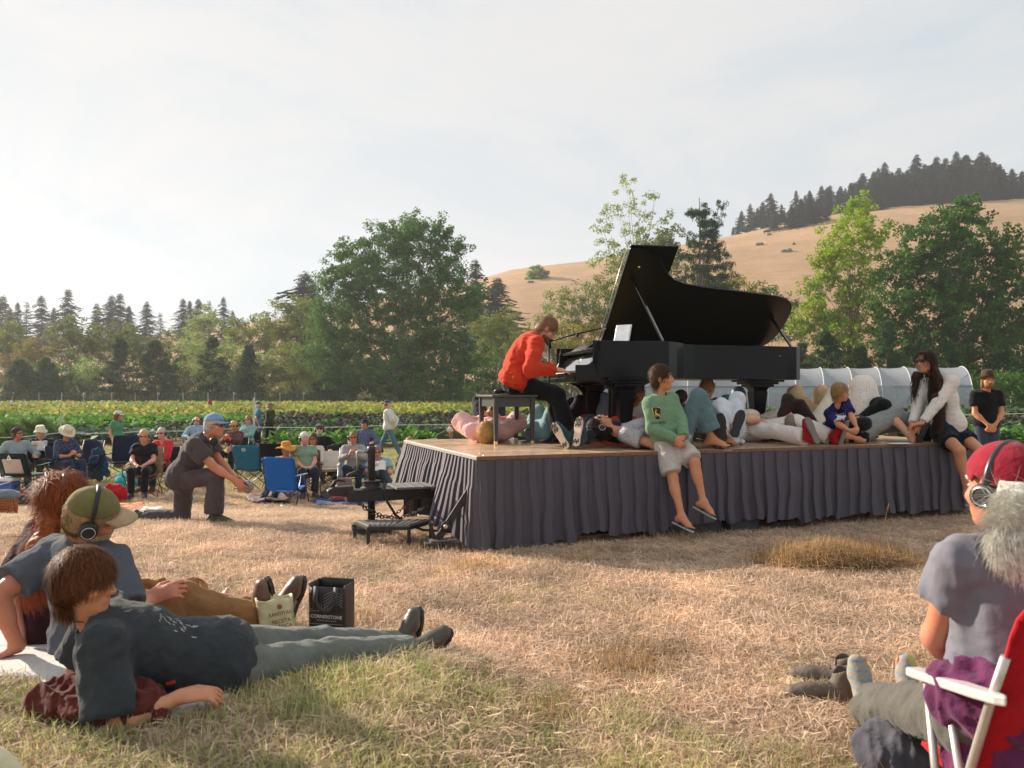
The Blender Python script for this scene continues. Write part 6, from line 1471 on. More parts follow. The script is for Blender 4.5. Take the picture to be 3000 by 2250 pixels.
def stander(label, g, deg, s=1.0, stride=0., arms='down', look=None, lean=0., **kw):
 f = yawv(deg); S = Vector((f.y, -f.x, 0)); pel = g + Z * .93 * s; nb = pel + (Z + f * lean).normalized() * .50 * s; head = nb + Z * .165 * s + f * .04 * s; lk = yawv(look) if look is not None else f
 legs = {'R': (g + f * stride * .5 * s + S * .09 * s + Z * .085 * s, f), 'L': (g - f * stride * .5 * s - S * .09 * s + Z * (.085 + .05 * (stride > .3)) * s, f)}
 A, H = {}, {}
 for k, sg in (('R', 1), ('L', -1)):
  if arms == 'down': w = pel + S * sg * .24 * s - Z * .06 * s + f * (.05 - .2 * stride * sg) * s; pole = -f
  elif arms == 'front': w = pel + S * sg * .05 * s + f * .17 * s - Z * .02 * s; pole = S * sg - f * .5; H[k] = (-S * sg * .7 - Z * .6, -f, .4)
  elif arms == 'back': w = pel - f * .15 * s + S * sg * .05 * s + Z * .04 * s; pole = S * sg * .8 - f * .7
  elif arms == 'chest': w = pel + S * sg * .10 * s + f * .25 * s + Z * .2 * s; pole = S * sg - Z * .6
  elif arms == 'hips': w = pel + S * sg * .17 * s + f * .12 * s + Z * .05; pole = S * sg - f * .4
  A[k] = (w, pole)
 return figure(label, pel, nb, head, lk, S, A, legs, s=s, hands=H, **kw)
# ================================================================== people on the stage
cl = cloth
jean_lt, jean_md, jean_tl = cl('#8fa9bd'), cl('#4f6f86'), cl('#5b7478')
blk, drk = cl('#17181b'), cl('#25262b')
pY = 8.86
pnst = figure('pianist in red-orange shirt bent over the keys on the dark bench', at(1508, 1122, 8.88), at(1572, 990, pY), at(1602, 964, pY), Vector((.72, .05, -.72)), Vector((.17, -.98, 0)),
 {'R': (at(1626, 1083, 8.62), Vector((-.35, -.5, -.9))), 'L': (at(1622, 1080, 9.02), Vector((-.3, .5, -.9)))},
 {'R': (at(1668, 1278, 8.74), Vector((1, 0, .6))), 'L': (at(1640, 1272, 9.0), Vector((1, 0, .6)))}, s=1.07, toes={'R': Vector((1, .1, -.05)), 'L': Vector((1, .1, -.05))},
 hands={'R': (Vector((.95, .05, -.12)), Vector((-.1, 0, -1)), .28), 'L': (Vector((.95, -.05, -.12)), Vector((-.1, 0, -1)), .28)}, skin='fair', vox=.008,
 top=dict(m=cl('#bf3a20', .14, .8), sleeve='long', hem=.05, collar=True, loose=.024, wr=1.3), bot=dict(m=blk, loose=.022, hemr=.07), shoe=dict(kind='shoe', m=mat((.02, .02, .02), .4)), belt=mat((.03, .025, .022), .45),
 hair=dict(kind='short', c='#8a6b4c', strands=1500, sl=.06, fringe=.05), bend=Vector((-.06, 0, .02)), fat=1.08, beard='#6b4e38')
bY = 7.66
boy = figure('boy in green long-sleeved shirt sitting on the stage edge swinging his legs', at(1958, 1290, 7.84), at(1932, 1162, 7.86), at(1938, 1108, 7.84), Vector((.86, -.30, .02)), Vector((-.80, -.6, 0)),
 {'R': (at(1975, 1285, 7.62), Vector((-.6, -.2, -.9))), 'L': (at(2002, 1278, 7.64), Vector((.9, .5, -.5)))},
 {'R': (at(1996, 1512, 7.46), Vector((.3, -1, .6))), 'L': (at(2060, 1470, 7.55), Vector((.5, -1, .6)))}, s=.86, hside=Vector((-.75, -.66, 0)), toes={'R': Vector((.62, -.72, -.26)), 'L': Vector((.78, -.45, -.42))},
 hands={'R': (Vector((.6, -.1, -.6)), Vector((.3, .9, 0)), .5), 'L': (Vector((-.6, -.1, -.7)), Vector((-.3, .9, 0)), .5)}, skin='warm', vox=.0075,
 top=dict(m=cl('#6f8f70'), sleeve='long', hem=.16, loose=.024, cuff=-.02), bot=dict(m=cl('#b8b0a8'), len=.88, loose=.03), shoe=dict(kind='flipflop', m=mat((.03, .03, .03), .5), sole=mat((.35, .38, .36), .6)),
 hair=dict(kind='short', c='#4a3222', strands=1600, sl=.055, fringe=.058, mess=1.3, vol=1.03), head_s=1.04)
wY = 8.82
wom = figure('woman with long dark wavy hair and cream cardigan sitting on the stage edge', at(2782, 1268, 9.08), at(2748, 1108, 9.10), at(2712, 1062, 9.05), Vector((-.92, -.42, .02)), Vector((-.40, .9, 0)),
 {'R': (at(2672, 1245, 8.98), Vector((-.8, .3, -.6))), 'L': (at(2700, 1240, 8.86), Vector((.5, -.5, -.9)))},
 {'R': (at(2835, 1440, 8.62), Vector((-.3, -1, .7))), 'L': (at(2858, 1440, 8.75), Vector((.2, -1, .8)))}, s=1.03, hside=Vector((-.96, -.25, 0)), toes={'R': Vector((.1, -.9, -.3)), 'L': Vector((.2, -.9, -.3))},
 hands={'R': (Vector((.2, -.9, -.3)), Vector((0, 0, -1)), .5), 'L': (Vector((-.8, .2, -.2)), Vector((0, 0, -1)), .5)}, skin='warm', vox=.008, female=True,
 top=dict(m=cl('#24303c'), sleeve='none', hem=.08, loose=.008, vneck=.12), bot=dict(m=cl('#171a1f'), len=.55, loose=.016), shoe=dict(kind='bare'),
 hair=dict(kind='long', c='#3d281e', strands=5200, sl=.11, lift=.008, mess=.9, fringe=.095, vol=1.0, path=[at(2726, 1065, 9.10), at(2742, 1110, 9.0), at(2746, 1170, 8.92), at(2742, 1240, 8.88)], pr=[.06, .062, .066, .035],
              locks=[([at(2696, 1055, 9.0), at(2684, 1100, 8.97), at(2678, 1150, 8.95)], [.03, .035, .02])]), shades=mat((.05, .03, .03), .1, 0, spec=.7))
q = Sdf(.009); P_ = wom
for k in 'RL':
 q.cone(P_.sh[k], P_.el[k], .072, .064, .04); q.cone(P_.el[k], P_.wr[k].lerp(P_.el[k], .10), .062, .047, .03, cut=True)
pl_, nb_ = at(2782, 1268, 9.08), at(2748, 1108, 9.10); TMw = Matrix((P_.S, P_.F, P_.U)).transposed()
q.ell(pl_ + P_.U * .10 - P_.F * .015, (.20, .145, .2), TMw, .06); q.ell(pl_.lerp(nb_, .6), (.178, .142, .21), TMw, .06)
for k in 'RL': q.cone(nb_ - P_.U * .03, P_.sh[k], .06, .068, .05)
q.ell(pl_.lerp(nb_, .5) + P_.F * .17 - P_.S * .0, (.075, .14, .42), TMw, .02, True); q.cone(nb_ - P_.U * .03, nb_ + P_.U * .2, .07, .09, .01, sub=True)
q.wrinkle(.008, 22, 4); q.wrinkle(.004, 50, 5); q.plane(pl_ - P_.U * .02, -P_.U); q.build('cardigan', cl('#ddd4cb', .06), P_.root)
kid = figure('small blond boy in navy print shirt sitting cross-legged on the stage', atz(2462, 1300, SZ) + Vector((-.03, .16, .10)), at(2452, 1188, 8.48), at(2462, 1150, 8.44), Vector((.80, -.58, -.10)), Vector((-.70, -.72, 0)),
 {'R': (at(2490, 1262, 8.22), Vector((-.4, -.4, -.9))), 'L': (at(2512, 1258, 8.26), Vector((.8, .2, -.7)))},
 {'R': (atz(2515, 1300, SZ) + Z * .05, Vector((-.4, -.9, .25))), 'L': (atz(2500, 1296, SZ) + Vector((.0, .08, .05)), Vector((1, .1, .3)))}, s=.62, toes={'R': Vector((.95, .1, 0)), 'L': Vector((-.6, -.6, 0))},
 hands={'R': (Vector((.9, -.1, -.2)), Vector((.1, .8, .3)), .5), 'L': (Vector((-.5, -.6, -.3)), Vector((-.2, .8, .2)), .5)}, skin='warm', vox=.0065,
 top=dict(m=pattern_cloth('noise', '#2b2a63', '#1e1d4a', 9, .5), sleeve='short', hem=.14, loose=.02, sl_len=.8), bot=dict(m=cl('#25262b'), len=.5, loose=.02), shoe=dict(kind='bare'),
 hair=dict(kind='short', c='#a98a5c', strands=1500, sl=.06, fringe=.048, vol=1.05, mess=1.2), head_s=1.06)
sxv = SU
def lying(label, hd, hp0, yaw_face, s=1.0, **kw): pass
lw = figure('woman in grey floral top lying on her back with headphones on stage', at(1990, 1280, 8.05), at(1818, 1268, 8.10), at(1756, 1250, 8.12), Vector((.10, .05, 1)), Vector((-.05, -.95, 0)),
 {'R': (at(1915, 1240, 7.98), Vector((.2, -.7, -.9))), 'L': (at(1925, 1235, 8.2), Vector((.2, .8, -.5)))},
 {'R': (at(2082, 1284, 8.02), Vector((.1, 0, 1))), 'L': (at(2108, 1276, 8.25), Vector((.1, 0, 1)))}, s=1.02, hup=Vector((-1, -.1, .12)), toes={'R': Vector((.97, -.25, -.06)), 'L': Vector((.97, -.2, -.06))},
 skin='warm', vox=.0085, female=True, top=dict(m=pattern_cloth('spots', '#a9a6ad', '#4c4a55', 75, .33), sleeve='short', hem=.1, loose=.016, sl_len=.5), bot=dict(m=jean_tl, loose=.016, hemr=.10, end=.80),
 shoe=dict(kind='sandal', m=mat((.02, .02, .022), .4), sole=mat((.30, .20, .13), .8)), hair=dict(kind='bob', c='#241a17', strands=900, sl=.07), phones=True, shades=True)
ww = figure('woman in white trousers, red top and red shoes lying across the stage', at(2200, 1262, 9.2), at(2150, 1256, 9.65), at(2128, 1252, 9.82), Vector((.05, .1, 1)), Vector((-.9, -.4, 0)),
 {'R': (at(2215, 1232, 9.1), Vector((-.9, -.1, .2))), 'L': (at(2205, 1230, 9.1), Vector((-.5, .2, -.6)))},
 {'R': (at(2368, 1284, 8.46), Vector((.2, .1, 1))), 'L': (at(2440, 1283, 8.68), Vector((.2, .1, 1)))}, s=1.02, hside=Vector((-.8, -.6, 0)), hup=Vector((-.4, .9, .1)), toes={'R': Vector((-.38, .05, .9)), 'L': Vector((.30, .05, .92))},
 skin='fair', vox=.009, female=True, top=dict(m=cl('#9c1326'), sleeve='short', hem=.06, loose=.014), bot=dict(m=cl('#ded5ce', .06), loose=.018, hemr=.075, end=.9),
 shoe=dict(kind='shoe', m=cl('#a01f24'), sole=mat((.20, .18, .16), .8)), hair=dict(kind='bob', c='#c9b9a5', strands=500), hands={'R': (Vector((-.6, .5, 0)), -Z, .2), 'L': (Vector((.5, -.4, 0)), -Z, .2)})
mm = figure('man in maroon shirt and black shorts lying with black sandals on', at(2495, 1262, 9.62), at(2368, 1254, 9.75), at(2318, 1246, 9.8), Vector((.05, .0, 1)), Vector((-.1, -1, 0)),
 {'R': (at(2405, 1222, 9.5), Vector((.5, -.5, -.5))), 'L': (at(2425, 1218, 9.7), Vector((.2, .8, -.5)))},
 {'R': (at(2668, 1278, 9.0), Vector((0, 0, 1))), 'L': (at(2668, 1260, 9.2), Vector((0, 0, 1)))}, s=1.06, hup=Vector((-1, .05, .1)), toes={'R': Vector((.18, -.38, .9)), 'L': Vector((-.05, -.3, .95))},
 skin='fair', vox=.009, top=dict(m=cl('#7d1030'), sleeve='short', hem=.1, loose=.016), bot=dict(m=blk, len=1.05, loose=.02), shoe=dict(kind='sandal', m=mat((.02, .02, .022), .4), sole=mat((.025, .025, .027), .7)), hair=dict(kind='crop', c='#6b5a4c', strands=300), hands={'R': (Vector((.7, .5, .2)), -Z, .25), 'L': (Vector((.5, -.6, 0)), -Z, .25)})
bj = figure('person in dark brown jacket lying beside the tail leg with elbow raised', at(2420, 1250, 9.5), at(2335, 1240, 9.22), at(2318, 1240, 9.02), Vector((.05, .1, 1)), Vector((-.6, -.8, 0)) * -1,
 {'R': (at(2290, 1230, 9.1), Vector((.1, -.2, 1))), 'L': (at(2280, 1225, 9.2), Vector((0, -.1, 1)))},
 {'R': (at(2340, 1262, 9.62), Vector((0, .1, 1))), 'L': (at(2402, 1262, 9.7), Vector((0, .1, 1)))}, s=1.06, hup=Vector((-.2, -1, .1)), skin='pink', vox=.011,
 top=dict(m=cl('#33241f'), sleeve='long', hem=.06, loose=.016), bot=dict(m=cl('#b89a78'), loose=.02), shoe=dict(kind='shoe', m=drk), hair=dict(kind='crop', c='#8a7a68', strands=200))
lj = figure('person in light blue jeans lying with knees drawn up behind the piano', at(2195, 1252, 9.9), at(2202, 1256, 9.42), at(2200, 1256, 9.25), Vector((0, .1, 1)), Vector((-1, 0, 0)),
 {'R': (at(2180, 1236, 9.6), Vector((-1, 0, .2))), 'L': (at(2215, 1236, 9.6), Vector((1, 0, .2)))},
 {'R': (at(2168, 1262, 10.16), Vector((-.02, .1, 1))), 'L': (at(2224, 1262, 10.16), Vector((.02, .1, 1)))}, s=1.1, hup=Vector((.1, -1, .1)), skin='fair', vox=.011, female=True,
 top=dict(m=pattern_cloth('spots', '#d8cabb', '#a8735c', 60, .3), sleeve='long', hem=.04), bot=dict(m=jean_lt, loose=.014), shoe=dict(kind='shoe', m=drk), hair=dict(kind='crop', c='#a08870', strands=200))
fs_ = figure('person lying feet first with two dark clog soles facing the camera', at(2130, 1262, 8.75), at(2105, 1250, 9.22), at(2095, 1245, 9.4), Vector((0, .1, 1)), Vector((-1, 0, 0)),
 {'R': (at(2080, 1235, 8.95), Vector((-1, 0, .1))), 'L': (at(2150, 1232, 8.95), Vector((1, 0, .1)))},
 {'R': (at(2118, 1272, 8.12), Vector((0, 0, 1))), 'L': (at(2148, 1262, 8.22), Vector((.1, 0, 1)))}, s=1.0, hup=Vector((0, 1, .1)), toes={'R': Vector((-.1, .1, .98)), 'L': Vector((.32, .12, .94))}, skin='fair', vox=.011, female=True,
 top=dict(m=pattern_cloth('stripes', '#d9d6d2', '#3b4257', 16, .5), sleeve='short', hem=.08), bot=dict(m=cl('#c9ccd2'), loose=.02), shoe=dict(kind='sandal', m=mat((.02, .02, .022), .4), sole=mat((.022, .022, .024), .75)), hair=dict(kind='bob', c='#5a4636', strands=200))
sn = figure('person in orange top lying with pale-soled trainers toward the camera', at(1812, 1268, 8.62), at(1850, 1258, 9.05), at(1868, 1252, 9.22), Vector((0, .1, 1)), Vector((-.9, -.4, 0)),
 {'R': (at(1790, 1238, 8.75), Vector((-1, 0, .2))), 'L': (at(1850, 1235, 8.7), Vector((1, 0, .2)))},
 {'R': (at(1668, 1286, 8.02), Vector((0, 0, 1))), 'L': (at(1706, 1288, 7.96), Vector((0, 0, 1)))}, s=1.0, hup=Vector((.3, 1, .1)), toes={'R': Vector((-.48, .12, .86)), 'L': Vector((.14, .1, .97))}, skin='fair', vox=.01, female=True,
 top=dict(m=cl('#c9452c'), sleeve='mid', hem=.06), bot=dict(m=cl('#1c222e'), loose=.004), shoe=dict(kind='sneaker', m=cl('#2f444c'), sole=mat((.62, .52, .42), .8, .1)), hair=dict(kind='bob', c='#3b2a20', strands=200))
for k in 'RL':
 D = Vector({'R': (-.48, .12, .86), 'L': (.14, .1, .97)}[k]).normalized(); sd = (sn.an[k] - sn.kn[k]).normalized(); dn = (sd - D * sd.dot(D)).normalized(); si = D.cross(dn); A_ = sn.an[k] + dn * .1065
 m_ = MB()
 for y0_ in (-.045, .12, .165):
  for i in range(4):
   for j in (0, 1): m_.box(A_ + D * (y0_ + .014 * (i % 2) + .018 * j) + si * (i - 1.5) * .018, (.014, .014, .006), Matrix((si, D, dn)).transposed() @ Matrix.Rotation(.78, 3, 'Z'))
 m_.build('sole_tread', mat((.03, .032, .035), .8), sn.root)
pk = figure('person in pink shirt lying head toward the camera holding a phone up', at(1432, 1262, 9.55), at(1432, 1262, 8.98), at(1424, 1262, 8.80), Vector((-.05, .12, 1)), Vector((1, 0, 0)),
 {'R': (at(1462, 1228, 9.18), Vector((1, 0, -.2))), 'L': (at(1408, 1228, 9.18), Vector((-1, 0, -.2)))},
 {'R': (at(1462, 1275, 9.98), Vector((0, 0, 1))), 'L': (at(1402, 1275, 9.98), Vector((0, 0, 1)))}, s=1.06, hup=Vector((-.1, -1, .15)), skin='pink', vox=.0095, fat=1.15,
 top=dict(m=cl('#dfaeaa', .08), sleeve='short', hem=.1, loose=.03, sl_len=.8), bot=dict(m=drk), shoe=dict(kind='shoe', m=drk), hair=dict(kind='short', c='#bb9159', strands=1200, sl=.06), hands={'R': (Vector((-.8, 0, .5)), Vector((0, -1, 0)), .7), 'L': (Vector((.8, 0, .5)), Vector((0, -1, 0)), .7)})
m_ = MB(); m_.box(at(1436, 1222, 9.16), (.15, .012, .03)); tag(m_.build('phone', mat((.02, .02, .022), .2), None, bevel=.004), 'dark phone held above the person in the pink shirt', 'phone')
tj = figure('person in teal jacket lying behind the bench with an arm stretched out', at(1640, 1262, 9.40), at(1560, 1268, 9.20), at(1690, 1262, 9.35), Vector((.1, .3, 1)), Vector((.2, .95, 0)),
 {'R': (at(1600, 1255, 9.35), Vector((0, .5, 1))), 'L': (at(1600, 1262, 9.12), Vector((0, -.5, 1)))},
 {'R': (at(1700, 1270, 9.75), Vector((0, 0, 1))), 'L': (at(1720, 1272, 9.5), Vector((0, 0, 1)))}, s=.95, skin='pink', vox=.011, top=dict(m=cl('#7d9c9e'), sleeve='long', hem=.1, loose=.03), bot=dict(m=drk), shoe=dict(kind='shoe', m=drk), hair=dict(kind='crop', c='#5a4636', strands=100))
gl_ = figure('young girl with brown hair and bare shoulder peering past the piano leg', at(1868, 1268, 9.35), at(1858, 1192, 9.30), at(1868, 1150, 9.26), Vector((.55, -.8, -.12)), Vector((-.95, -.25, 0)),
 {'R': (at(1838, 1262, 9.2), Vector((-.8, -.3, .1))), 'L': (at(1895, 1250, 9.2), Vector((.8, 0, 0)))},
 {'R': (at(1850, 1265, 9.0), Vector((-.3, -.2, 1))), 'L': (at(1900, 1265, 9.0), Vector((.3, -.2, 1)))}, s=.74, skin='tan', vox=.0085, female=True, top=dict(m=cl('#cfc8c0'), sleeve='none', hem=.08), bot=dict(m=drk, len=.5), shoe=dict(kind='bare'),
 hair=dict(kind='long', c='#3a261b', strands=1200, sl=.08, fringe=.07, path=[at(1850, 1150, 9.32), at(1846, 1175, 9.3), at(1844, 1200, 9.28)], pr=[.09, .08, .04]))
lk_ = figure('person in pale jeans lying with knees up seen between the piano legs', at(1790, 1258, 9.65), at(1800, 1262, 9.2), at(1805, 1262, 9.05), Vector((0, .1, 1)), Vector((-1, 0, 0)),
 {'R': (at(1765, 1245, 9.4), Vector((-1, 0, .2))), 'L': (at(1830, 1245, 9.4), Vector((1, 0, .2)))},
 {'R': (at(1770, 1266, 9.95), Vector((0, .1, 1))), 'L': (at(1812, 1266, 9.95), Vector((0, .1, 1)))}, s=1.0, hup=Vector((.1, -1, .1)), skin='fair', vox=.013, top=dict(m=cl('#c4503a'), sleeve='long', hem=.04), bot=dict(m=jean_lt), shoe=dict(kind='shoe', m=drk), hair=dict(kind='crop', c='#5a4636', strands=100))
bn_ = figure('fair woman with a topknot seated behind the bent denim knees', at(2062, 1258, 9.62), at(2066, 1176, 9.60), at(2072, 1138, 9.60), Vector((.75, .55, -.25)), Vector((.55, -.8, 0)),
 {'R': (at(2090, 1250, 9.4), Vector((.5, -.5, 0))), 'L': (at(2085, 1250, 9.75), Vector((0, 1, 0)))},
 {'R': (at(2140, 1266, 9.6), Vector((.2, -.2, 1))), 'L': (at(2140, 1266, 9.8), Vector((.2, .2, 1)))}, s=.92, skin='pink', vox=.009, female=True, top=dict(m=pattern_cloth('stripes', '#d9d6d2', '#3b4257', 14, .5), sleeve='short', hem=.1), bot=dict(m=jean_md), shoe=dict(kind='shoe', m=drk),
 hair=dict(kind='bun', c='#a8865a', strands=900, sl=.05, mess=1.6))
kc = figure('person in blue shirt and brown knit cap sitting low behind the denim knees', at(1975, 1262, 9.7), at(1978, 1198, 9.7), at(1990, 1170, 9.66), Vector((.5, .7, -.2)), Vector((.7, -.7, 0)),
 {'R': (at(2000, 1250, 9.5), Vector((.5, -.5, 0))), 'L': (at(1960, 1250, 9.7), Vector((-1, 0, 0)))},
 {'R': (at(2030, 1266, 9.7), Vector((.2, -.2, 1))), 'L': (at(2030, 1266, 9.9), Vector((.2, .2, 1)))}, s=.78, skin='warm', vox=.011, top=dict(m=cl('#5d87b5'), sleeve='long', hem=.1), bot=dict(m=drk), shoe=dict(kind='shoe', m=drk), hat=dict(kind='beanie', m=cl('#5a4039')), hair=dict(kind='crop', c='#3a2a20', strands=100))
tn = figure('person in tan trousers lying with both knees up beside the tunnel', at(2385, 1255, 9.75), at(2400, 1258, 9.3), at(2410, 1258, 9.15), Vector((0, .1, 1)), Vector((-1, 0, 0)),
 {'R': (at(2350, 1245, 9.5), Vector((-1, 0, .2))), 'L': (at(2430, 1245, 9.5), Vector((1, 0, .2)))},
 {'R': (at(2340, 1262, 9.96), Vector((-.05, -.0, 1))), 'L': (at(2400, 1262, 9.96), Vector((.05, 0, 1)))}, s=1.13, hup=Vector((.1, -1, .1)), skin='fair', vox=.012, top=dict(m=cl('#57503f'), sleeve='short', hem=.06), bot=dict(m=cl('#c6a27c', .06), loose=.014), shoe=dict(kind='shoe', m=drk), hair=dict(kind='crop', c='#5a4636', strands=100))
cr = figure('person in cream trousers lying with a knee raised behind the small boy', at(2395, 1255, 9.25), at(2300, 1262, 9.42), at(2270, 1262, 9.5), Vector((0, .1, 1)), Vector((-.1, -1, 0)),
 {'R': (at(2380, 1240, 9.15), Vector((0, -1, 0))), 'L': (at(2380, 1240, 9.4), Vector((0, 1, 0)))},
 {'R': (at(2492, 1262, 9.3), Vector((.1, 0, 1))), 'L': (at(2505, 1262, 9.45), Vector((.12, 0, 1)))}, s=1.12, hup=Vector((-1, 0, .1)), skin='fair', vox=.012, top=dict(m=cl('#b7ab93'), sleeve='long', hem=.06), bot=dict(m=cl('#ddd0b8', .06), loose=.022), shoe=dict(kind='shoe', m=drk), hair=dict(kind='crop', c='#5a4636', strands=100))
gp = figure('person in grey trousers lying flat behind the small boy', at(2520, 1262, 9.2), at(2430, 1262, 9.25), at(2395, 1262, 9.3), Vector((0, .1, 1)), Vector((-.1, -1, 0)),
 {'R': (at(2490, 1245, 9.1), Vector((0, -1, 0))), 'L': (at(2500, 1245, 9.3), Vector((0, 1, 0)))},
 {'R': (at(2705, 1268, 9.3), Vector((0, 0, 1))), 'L': (at(2715, 1262, 9.45), Vector((-.05, 0, 1)))}, s=1.05, hup=Vector((-1, 0, .1)), skin='fair', vox=.011, top=dict(m=drk, sleeve='long', hem=.06), bot=dict(m=cl('#8b8e8c'), loose=.03), shoe=dict(kind='shoe', m=drk), hair=dict(kind='crop', c='#5a4636', strands=100))
fd_ = figure('person under a cream floral skirt with knees raised beside the small boy', at(2500, 1262, 9.72), at(2400, 1262, 9.85), at(2360, 1262, 9.9), Vector((0, .1, 1)), Vector((-.1, -1, 0)),
 {'R': (at(2520, 1245, 9.6), Vector((0, -1, 0))), 'L': (at(2520, 1245, 9.9), Vector((0, 1, 0)))},
 {'R': (at(2512, 1262, 9.6), Vector((.1, 0, 1))), 'L': (at(2532, 1262, 9.8), Vector((.1, 0, 1)))}, s=1.1, hup=Vector((-1, 0, .1)), skin='fair', vox=.012, female=True, top=dict(m=cl('#d9cfc4'), sleeve='short', hem=.06), shoe=dict(kind='bare'), hair=dict(kind='crop', c='#5a4636', strands=100))
q = Sdf(.012); kk = (fd_.kn['R'] + Z * .05, fd_.kn['L'] + Z * .05)
for a_ in (at(2485, 1262, 9.5), at(2510, 1265, 9.4), at(2560, 1268, 9.4), at(2615, 1265, 9.5), at(2600, 1262, 9.8), at(2500, 1262, 9.85), at(2540, 1268, 9.38)): q.cone(kk[0].lerp(kk[1], .5), a_, .10, .05, .09)
q.wrinkle(.016, 18, 5, (1, 1, .3)); q.plane(st(0, 0, .012), -Z)
q.build('skirt', pattern_cloth('spots', '#e6dcd2', '#c09480', 48, .19, '#a8987c'), fd_.root)
stander('standing man in brown felt hat and black t-shirt, hands clasped, at right', gpt(2890, 1415) + Vector((0, 3.6, 0)) * 0 + Vector((0, 0, 0)), 186, s=1.0, arms='front', skin='warm', vox=.012, top=dict(m=cl('#121214'), sleeve='short', hem=.12, loose=.016), bot=dict(m=cl('#3b4453')), shoe=dict(kind='shoe', m=drk),
  hat=dict(kind='fedora', m=cl('#4b382c'), band=cl('#2a1f19')), hair=dict(kind='bob', c='#8a6a45', strands=500), beard='#8a6242')
def decal(P, name, shapes, m, cpos, right, up, size, off=.004, parent=None):
 """flat print: polygons (unit square) wrapped onto the shirt by casting along its normal"""
 bvh = BVHTree.FromPolygons([tuple(v) for v in P.topS.V], [tuple(q) for q in P.topS.Q]); right, up = Vector(right).normalized(), Vector(up).normalized(); nrm = right.cross(up).normalized()
 me = MB()
 for poly in shapes:
  pts = []
  for x, y in poly:
   o = Vector(cpos) + right * (x * size) + up * (y * size); h, n_, i_, d_ = bvh.ray_cast(o + nrm * .3, -nrm, .6)
   pts.append((h if h is not None else o) + nrm * off)
  me.add(pts, [tuple(range(len(pts)))])
 return me.build(name, m, P.root)
def rrect(w, h, r, n=5, taper=1.0):
 P_ = []
 for cx, cy, a0 in ((w - r, h - r, 0), (-w + r, h - r, 90), (-w * taper + r, -h + r, 180), (w * taper - r, -h + r, 270)):
  for i in range(n): a = R(a0 + 90 * i / (n - 1)); P_.append((cx + r * math.cos(a), cy + r * math.sin(a)))
 return P_
def text_shapes(txt, size=1.0, shear=0, bold=False):
 cu = bpy.data.curves.new('txt', 'FONT'); cu.body = txt; cu.size = size; cu.align_x = 'CENTER'; cu.align_y = 'CENTER'; cu.shear = shear; cu.resolution_u = 2
 if bold: cu.offset = .012
 o = bpy.data.objects.new('txt', cu); col.objects.link(o); me = o.to_mesh(); sh_ = [[(me.vertices[v].co.x, me.vertices[v].co.y) for v in p.vertices] for p in me.polygons]; o.to_mesh_clear(); bpy.data.objects.remove(o); bpy.data.curves.remove(cu); return sh_
bfw = boy.F.copy(); brt = Z.cross(bfw).normalized(); lcen = at(1944, 1212, 7.62)
decal(boy, 'shirt_emblem_border', [rrect(.5, .62, .16, taper=.86)], mat((.62, .50, .06), .7), lcen, brt, Z, .095, .0045)
decal(boy, 'shirt_emblem', [rrect(.44, .56, .14, taper=.86)], mat((.012, .014, .02), .7), lcen, brt, Z, .095, .0065)
deer = [[(-.25, -.02), (-.02, .02), (.2, -.12), (.3, -.30), (.36, -.42), (.28, -.36), (.16, -.24), (-.05, -.14), (-.22, -.12)], [(-.25, -.02), (-.22, -.12), (-.3, -.2), (-.4, -.28), (-.3, -.24), (-.2, -.2), (-.16, -.1)], [(-.25, -.02), (-.12, .0), (-.14, .12), (-.1, .2), (-.16, .24), (-.26, .16), (-.28, .06)], [(-.16, .22), (-.2, .42), (-.17, .42), (-.13, .24)], [(-.14, .24), (-.04, .40), (-.02, .38), (-.11, .22)], [(-.05, -.12), (-.12, -.26), (-.24, -.32), (-.14, -.24), (-.02, -.12)], [(.2, -.12), (.24, -.02), (.28, -.06), (.25, -.18)]]
decal(boy, 'shirt_deer', deer, mat((.62, .50, .06), .7), lcen, brt, Z, .105, .0085)
decal(boy, 'shirt_lettering', text_shapes('JOHN DEERE', .38), mat((.012, .014, .02), .7), lcen - Z * .085 + brt * .005, brt, Z, .075, .0065)
kfw = kid.F.copy(); krt = Z.cross(kfw).normalized(); kc_ = at(2478, 1228, 8.3)
rays = []
for i in range(9):
 a = R(20 * i - 80 + 90 - 0); a = R(10 + 20 * i); rays.append([(math.cos(a - .09) * .32, math.sin(a - .09) * .32), (math.cos(a) * .62, math.sin(a) * .62), (math.cos(a + .09) * .32, math.sin(a + .09) * .32)])
ring = [(.34 * math.cos(t), .34 * math.sin(t)) for t in np.linspace(0, 2 * math.pi, 15)[:-1]]
whm = mat((.62, .62, .66), .8)
decal(kid, 'shirt_print', [ring] + rays, whm, kc_, krt, Z, .11, .004)
decal(kid, 'shirt_print_ball', [[(x * .42, y * .42) for x, y in ring]] , mat((.03, .03, .10), .8), kc_, krt, Z, .11, .006)
for sx, tx in ((-1, 'FUT'), (1, 'PS')):
 for i, ch in enumerate(tx): decal(kid, 'shirt_letter', text_shapes(ch, 1.0, bold=True), whm, kc_ + krt * (sx * .072) + Z * (.05 - .03 * i), krt, Z, .034, .004)
